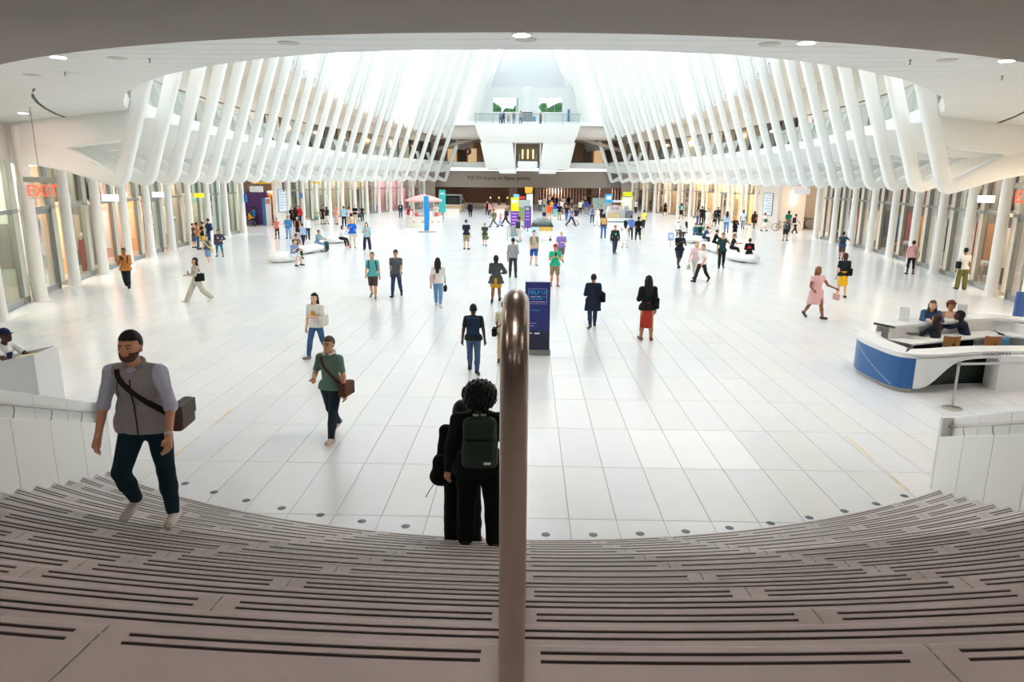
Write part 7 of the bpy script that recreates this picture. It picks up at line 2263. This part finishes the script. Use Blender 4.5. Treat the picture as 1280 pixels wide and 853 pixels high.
# the crowd right of centre
CR = [(675, 264, 246, 175, 'stand', 'tee#f0efe9', 'wide#2f7f8c', 'short#1a1412', 't', 'person in white tee and teal trousers in the far crowd'),
      (680.5, 262, 245, 5, 'stand', 'tee#f4f4f2', 'pants#d9d4cc', 'short#211815', 'm', 'person all in white at the back of the crowd'),
      (680, 276, 256, 180, 'stand', 'tank#9a9da0', 'shorts#1d1f24', 'bob#2a1d18', 'm', 'person in grey tank top and black shorts in the crowd'),
      (686.5, 276.5, 253, 178, 'stand', 'tee#f0582a', 'shorts#c3ab8e', 'short#5a3a28', 'm', 'person in bright orange tee and khaki shorts'),
      (689.5, 268, 250, 0, 'stand', 'tee#f2a93b', 'pants#8a6a48', 'short#2a1f1a', 'm', 'person in amber yellow tee behind the orange tee'),
      (694, 271, 249.5, 180, 'stand', 'long#2f3fc4', 'wide#5fc4bd', 'long#1a1412', 'm', 'person in royal blue top and aqua trousers'),
      (699, 275.5, 252.5, 178, 'stand', 'tee#1b1a1e', 'shorts#b59a7c', 'short#2e2019', 't', 'person in black tee and khaki shorts in the crowd'),
      (701.5, 268, 249.5, 4, 'stand', 'tee#f2efec', 'pants#6a6a70', 'cap#c22436', 'm', 'person in white tee and red cap in the crowd'),
      (695.5, 260, 243, 180, 'stand', 'jacket#19264f', 'pants#1c2038', 'short#120f10', 't', 'tall person in navy at the back of the crowd'),
      (690.5, 259, 243.5, 6, 'stand', 'jacket#1d2238', 'pants#22242e', 'short#15110f', 'm', 'person in dark navy beside the slatted wall'),
      (687, 257, 240.5, 8, 'stand', 'tee#eceae6', 'pants#2b2a30', 'short#1b1513', 'b', 'person in white tee highest in the crowd'),
      (704.5, 261, 245, 176, 'stand', 'tee#f1f1f3', 'jeans#5a7aa6', 'short#1b1614', 'm', 'person in white tee and mid blue jeans far back'),
      (708, 276, 255.5, 12, 'klaw', 'tee#212228', 'jeans#3f6da8', 'short#241a16', 'm', 'person in black tee and bright blue jeans in the crowd'),
      (714, 283, 256.5, 60, 'stride', 'tee#4a6db4', 'pants#2a2d36', 'short#6a4a36', 'l', 'person in blue tee striding right in the crowd'),
      (719.5, 281.5, 258.5, 200, 'walk', 'tee#3a2d38', 'shorts#e9e9ea', 'short#1c1514', 'm', 'person in plum tee and white shorts in the crowd'),
      (725, 268, 249, 178, 'walk', 'tee#eceae4', 'pants#2b2530', 'short#231a16', 'm', 'person in white tee and dark trousers walking away in the crowd'),
      (714.5, 260, 247.5, 180, 'stand', 'tee#f3f0ee', 'pants#2c2830', 'bob#1a1413', 'm', 'small figure in white top at the back of the crowd'),
      (710.5, 259, 244, 182, 'stand', 'jacket#17161c', 'pants#1a191e', 'long#120f0f', 'm', 'person in black with long hair far back right'),
      (733, 268, 249.5, 178, 'stand', 'tee#2546b8', 'pants#9a9ca2', 'short#1c1614', 't', 'person in cobalt blue tee and grey trousers'),
      (727.5, 262, 248.5, 176, 'stand', 'jacket#c9bfae', 'pants#3a3632', 'short#3c2c22', 'm', 'person in sand coloured jacket far back'),
      (740, 279, 257, 180, 'stand', 'long#a7b4d8', 'pants#4a4f66', 'short#3a3430', 'm', 'person in lavender blue shirt with a grey blue backpack'),
      (746.5, 283, 255.5, 20, 'walk', 'tank#efe7e0', 'wide#f1eeea', 'bun#6a3a22', 'l', 'person in cream outfit with auburn hair by the display stand'),
      (750.5, 281, 257, -20, 'stand', 'tee#1f2230', 'pants#2a2d3a', 'short#17120f', 'm', 'person in dark navy by the glass case'),
      (741.5, 257.5, 239.5, 180, 'stand', 'jacket#121216', 'pants#131317', 'short#0e0c0c', 'b', 'person in black far back under the dark corner'),
      (736, 257, 241, 4, 'stand', 'jacket#2a262c', 'pants#2b282e', 'short#15110f', 'm', 'person in charcoal far back beside the dark corner'),
      (731, 256.5, 241.5, 4, 'stand', 'tee#c9c6bf', 'pants#34323a', 'short#1c1513', 'm', 'person in pale grey far back beside the pier'),
      (745.5, 258, 243, 180, 'stand', 'coat#1a1a20', 'pants#1b1b21', 'long#141010', 'm', 'person in dark coat far back at the right'),
      (762, 259, 244, 4, 'stand', 'jacket#35281f', 'pants#241f1d', 'short#15100e', 't', 'person in brown jacket far back at the right'),
      (788, 262.5, 247.5, 180, 'stand', 'jacket#232227', 'pants#2c2a30', 'short#1a1412', 'm', 'person in black beside the lime stand'),
      (791.5, 262, 248.5, 176, 'stand', 'jacket#4b4440', 'pants#3a3634', 'short#221a16', 'm', 'person in taupe jacket beside the lime stand'),
      (794.5, 267, 249, 180, 'klaw', 'tee#ded9ea', 'pants#242434', 'short#1d1614', 't', 'person in pale lilac shirt and navy trousers by the far columns'),
      (805.5, 263, 250.5, 178, 'stand', 'tee#a9cbd6', 'pants#3c3a40', 'short#1b1412', 'm', 'person in powder blue tee by the far right columns'),
      (814, 264, 247, 10, 'stand', 'coat#1c1a1d', 'pants#2b2a2e', 'long#15100f', 'm', 'person in long black coat by the far right shop'),
      (817.5, 264, 249, -15, 'stand', 'jacket#20242c', 'pants#22242a', 'short#16120f', 't', 'person in dark jacket beside the long black coat'),
      (831, 270, 253, 180, 'stand', 'dress#151316', 'none#000000', 'long#120e0e', 't', 'person in short black dress alone by the right columns'),
      (851, 273.5, 254, 182, 'stand', 'tee#1d2636', 'skirt#1e2430', 'long#16110f', 'm', 'person in dark skirt with an aqua backpack'),
      (876.5, 281, 252.5, 175, 'stand', 'jacket#2a2327', 'pants#23232b', 'short#15100f', 't', 'tall person in dark brown jacket by the right columns'),
      (871.5, 281, 258, 100, 'stand', 'tee#a58a94', 'jeans#4a5a8a', 'long#1a1413', 'm', 'person in mauve top beside the tall dark figure'),
      (879, 280, 259, 170, 'stand', 'tee#2d5f8a', 'pants#262a36', 'short#1d1614', 'm', 'person in steel blue tee in the right hand group'),
      (884.5, 286, 259, 8, 'walk', 'ldress#efe9e2', 'none#000000', 'long#6a4a34', 'l', 'person in long cream dress walking in the right hand group'),
      (892, 283, 263, 195, 'stand', 'tee#8b9a86', 'skirt#20303a', 'long#2a1f1a', 'm', 'person in sage tee and dark skirt with a pack'),
      (896.5, 281, 258.5, 178, 'stand', 'tee#23252b', 'pants#30343a', 'short#1a1412', 'b', 'person in black tee behind the sage tee'),
      (907.5, 291, 261, 165, 'walk', 'long#bcd2ec', 'jeans#3a7cc0', 'long#1b1413', 'm', 'person with very long dark hair in light shirt and blue jeans'),
      (918, 297, 271.5, 5, 'stand', 'jacket#241c20', 'skirt#1c1a20', 'long#4a2f22', 'l', 'person in black cardigan and skirt looking at a phone'),
      (928, 287, 261.5, 160, 'stride', 'tee#dfe3ea', 'pants#8f95a2', 'bun#17120f', 'd', 'person in white tee and grey trousers striding right'),
      (942, 286, 263.5, 150, 'walk', 'coat#3d2a20', 'leggings#8a4a34', 'long#1f1613', 'b', 'person in brown patterned coat with an orange bag'),
      (955, 289.5, 265.5, 100, 'walk', 'dress#f0e9e0', 'none#000000', 'bun#4a3528', 'l', 'person in white dress walking with a green bag')]
EXT = {'person in lavender blue shirt with a grey blue backpack': 'bp#6d7694#grey blue', 'person in dark skirt with an aqua backpack': 'bp#7fd0cf#aqua', 'person in powder blue tee by the far right columns': 'toter#24302c#dark',
       'person in brown patterned coat with an orange bag': 'toter#e0704a#orange', 'person in white dress walking with a green bag': 'toter#3f6a5c#green', 'person in sage tee and dark skirt with a pack': 'bp#2c3a44#slate',
       'person in plum tee and white shorts in the crowd': 'bp#2b2630#black', 'person in black cardigan and skirt looking at a phone': 'phone'}
for q, (fx, fy, hy, fc, po, tp, bt, hr, skn, lb) in enumerate(CR):
    W(fx, fy, hy, fc, po, 'pp' if 'phone' in lb else ('dd', 'pd', 'dd', 'cd', 'fd')[q % 5] if po == 'stand' else 'dd', tp, bt, hr, skn, lb, EXT.get(lb), bw=(1.0, 1.06, .97, 1.1)[q % 4])
# people at the right benches
W(848, 335, 288, 10, 'klaw', 'pp', 'tee#20242e', 'shorts#2b3242', 'short#241b18', 'd', 'person in black tee and long navy shorts standing left of the right benches', None, bw=1.1, shoes='#23252b')
W(868, 350, 301, -30, 'walk', 'dd', 'tee#dcbfc8', 'pants#d8cfc0', 'bob#c99a5a', 'l', 'blonde person in pink and cream walking beside the white tee', 'handr#cfc9b8#cream')
W(876, 353, 303, -45, 'edirts', 'dd', 'polo#efece8', 'pants#332a30', 'short#6a4a34', 'm', 'person in white polo and dark trousers striding left', None, shoes='#3a2624')
W(901, 336, 290, -12, 'klaw', 'ed', 'polo#27403f', 'pants#1f2826', 'short#2a1d17', 'm', 'person in dark teal polo holding a phone to the ear', None, shoes='#2a1f1f')
p = onz(838.5, 295, .75)
r = empty('backpack', (p.x, p.y, 0), label='pale blue and white backpack at the left end of the right benches', cat='backpack')
link('main_body', net_mesh('bag', lambda X, Y, Z: rbox((X, Y, Z), (0, 0, .72), (.2, .14, .28), .09), (-.25, -.2, .4), (.25, .2, 1.02), .03, fab('#9db4dc')), r)
MB().box(-.12, .12, -.16, -.13, .6, .85).obj('pocket', LILAC, r)
MB().tube([(0, .05, 1.0), (0, .1, .3), (0, .08, 0)], .02, n=6).obj('trolley_handle', GREY, r)
S(847, 289, .45, 150, 'sit', 'pp', 'tee#efefef', 'pants#5a4a44', 'cap#f2f0ee', 'b', 'person in white cap and white tee seated at the far right bench end', None, lean=5)
S(857, 292, .45, -150, 'sit', 'pp', 'tee#eceaea', 'pants#4a4448', 'long#2a1a15', 'm', 'person with dark hair in white seated beside the white cap', None)
S(869, 293.5, .45, 165, 'sit', 'll', 'tee#d9d4c6', 'shorts#4a6aa0', 'short#a8623a', 'l', 'red haired person seated with a teal backpack', 'bp#2f6f8a#teal', lean=10)
S(875, 294, .45, 150, 'sit', 'll', 'tee#2a9a6a', 'pants#2d3a44', 'short#3a2a20', 'm', 'person in emerald tee seated with a black backpack', 'bp#1f2a2a#black', lean=12)
S(879, 298, .45, 70, 'sit', 'pp', 'tee#2f4f7c', 'jeans#2a3242', 'short#4a3020', 'm', 'person in dark blue tee leaning forward on the right bench', None, lean=24)
S(892, 304.5, .45, 80, 'sit', 'll', 'hoodie#1e2126', 'pants#26282e', 'short#14100f', 'm', 'person in black hoodie seated on the middle right bench', None, lean=16)
S(914, 311, .45, 78, 'sitf', 'll', 'tee#20262b', 'pants#1e1f25', 'buzz#4a3a30', 'm', 'person in black tee seated facing right beside the dark teal polo', None, lean=14, bw=1.1)
S(936, 319, .45, 160, 'sit', 'ff', 'hoodie#1b1a1d', 'pants#1d1d22', 'short#15100f', 't', 'person in black and red jersey seated with their back turned', 'bprint#c0242e', lean=8, bw=1.05)
# right side
W(981, 301, 272, 6, 'stand', 'uu', 'tee#55585c', 'shorts#232226', 'short#5a4030', 'm', 'person in grey printed tee and black shorts raising a phone', 'print#8fb4dc;phone')
W(984, 290.5, 263, 170, 'stand', 'pd', 'tee#14705c', 'pants#20242a', 'bob#1d1513', 'm', 'person in dark green top by the parked bicycle', None)
W(993, 292.5, 266.5, 120, 'stride', 'dd', 'tee#e9e9ec', 'pants#3a2c30', 'short#2a201c', 't', 'person in white tee and dark trousers striding to the escalator', 'bp#2a2428#dark')
W(998, 286.5, 261, -80, 'stride', 'dd', 'jacket#17181b', 'pants#141518', 'short#1a1412', 'm', 'person in black suit and white shirt leaving the escalator', 'print#e8e8ea')
W(1051, 325, 289, 150, 'walk', 'ue', 'tee#2f5f92', 'shorts#5a4038', 'cap#2a2f3a', 't', 'person in blue tee raising an arm by the right shops with a pack', 'bp#33444c#dark grey')
W(1051, 372, 316, 176, 'stand', 'dc', 'tee#20262a', 'skirt#e0ab1e', 'bob#4a2a1c', 'l', 'person in black top and yellow sunflower skirt', 'toter#1c1d22#black', shoes='#2a2020')
W(1017, 398, 332, 14, 'walk', 'og', 'dress#e2b4b4', 'none#000000', 'long#8a5a3a', 'b', 'person in pink dress and white cardigan carrying a pink bag', 'hand#d8a8a4#pink', shoes='#3a2a2a', bw=1.14)
W(1137, 343, 300.5, 172, 'stand', 'dd', 'long#d9a9ac', 'leggings#28222c', 'bun#1d1413', 'm', 'person in pink floral top and black leggings with carrier bags', 'hand#dcdcdc#white plastic;toter#b9a27c#khaki', bw=1.1)
W(1200, 362, 309.5, 168, 'stand', 'dd', 'tee#f0eee9', 'wide#6f6f3a', 'pony#171211', 't', 'person in white tee and olive trousers with a big black sling', 'tote#17171a#black;handr#dfe3e2#white plastic')
# wheelchair user
person('person in yellow hoodie seated in the wheelchair', (wc.x, wc.y, 0), 1.68, 118, 'sit', 'll', 'hoodie#d9a72c', 'pants#25304a', 'short#17120f', 'b', seat=.58, cell=.032)
W(318.5, 281.5, 259, 180, 'stand', 'xx', 'tee#2d7fc0', 'pants#2a2a30', 'short#201814', 't', 'person in blue tee behind the wheelchair', None)
# concierge desk: two visitors behind, two attendants inside
def D(px, py, z, Hgt, **kw):
    """someone at the desk, crown of the head at pixel (px, py)"""
    p = onz(px, py, z)
    return p
p = onz(1165, 376.5, 1.52)
person('person in blue denim jacket with sunglasses on the head leaning over the desk', (p.x, p.y, 0), 1.62, -22, 'stand', [(46, 10, 45, 22), (48, 10, 42, 22)], 'jacket#3a567e', 'jeans#2a3348', 'long#5a4030', 'l', lean=20, cell=.013)
p = onz(1190, 376.5, 1.5)
person('person with auburn curls and bare shoulders behind the concierge desk', (p.x, p.y, 0), 1.5, -14, 'stand', 'll', 'tank#d8b49a', 'skirt#b58a6a', 'afro#6a2f1c', 't', cell=.013)
p = onz(1174, 398, 1.22)
person('attendant with very long brown hair in a dark patterned top at the desk', (p.x, p.y, 0), 1.6, 200, 'sit', [(40, 10, 40, 10), (30, 10, 50, 20)], 'long#232a38', 'pants#20222a', 'long#3a2418', 'm', seat=.52, cell=.012, lean=6)
p = onz(1216, 391.5, 1.28)
person('attendant in navy top reaching across the concierge desk', (p.x, p.y, 0), 1.68, -118, 'sit', [(66, 12, 20, 10), (62, 10, 26, 14)], 'long#1f2a40', 'pants#1b1e28', 'long#100c0c', 'd', seat=.54, cell=.012, lean=22, bw=1.1)
# on the viewing platform and terrace
for q, (px, hy, tp, bt, lb) in enumerate([(626, 142.5, 'tee#8a93b8', 'pants#4a5070', 'person in mauve tee on the viewing platform, leftmost'), (629.5, 141, 'tee#39406a', 'pants#3a4160', 'person in indigo on the viewing platform, second from left'), (635.5, 143.5, 'tee#c9a9a6', 'shorts#7a88b0', 'child in pale pink on the viewing platform'), (642.5, 142, 'tee#6a76a4', 'pants#8a94c0', 'person in blue grey on the viewing platform'), (651, 141, 'tee#9aa6c8', 'pants#5a668c', 'person in pale blue on the viewing platform'), (676, 136, 'coat#5a3a36', 'pants#4a3634', 'person in brown coat alone on the viewing platform')]):
    p = ony(px, hy, 99.5)
    hh = 1.75 if 'child' not in lb else 1.4
    person(lb, (p.x, 98.9 + (1.2 if q == 5 else 0), 11.75), hh, (5, 170, 20, 0, 180, 60)[q], 'stand', 'dd', tp, bt, 'short#2a201c', 'm', cell=.035)
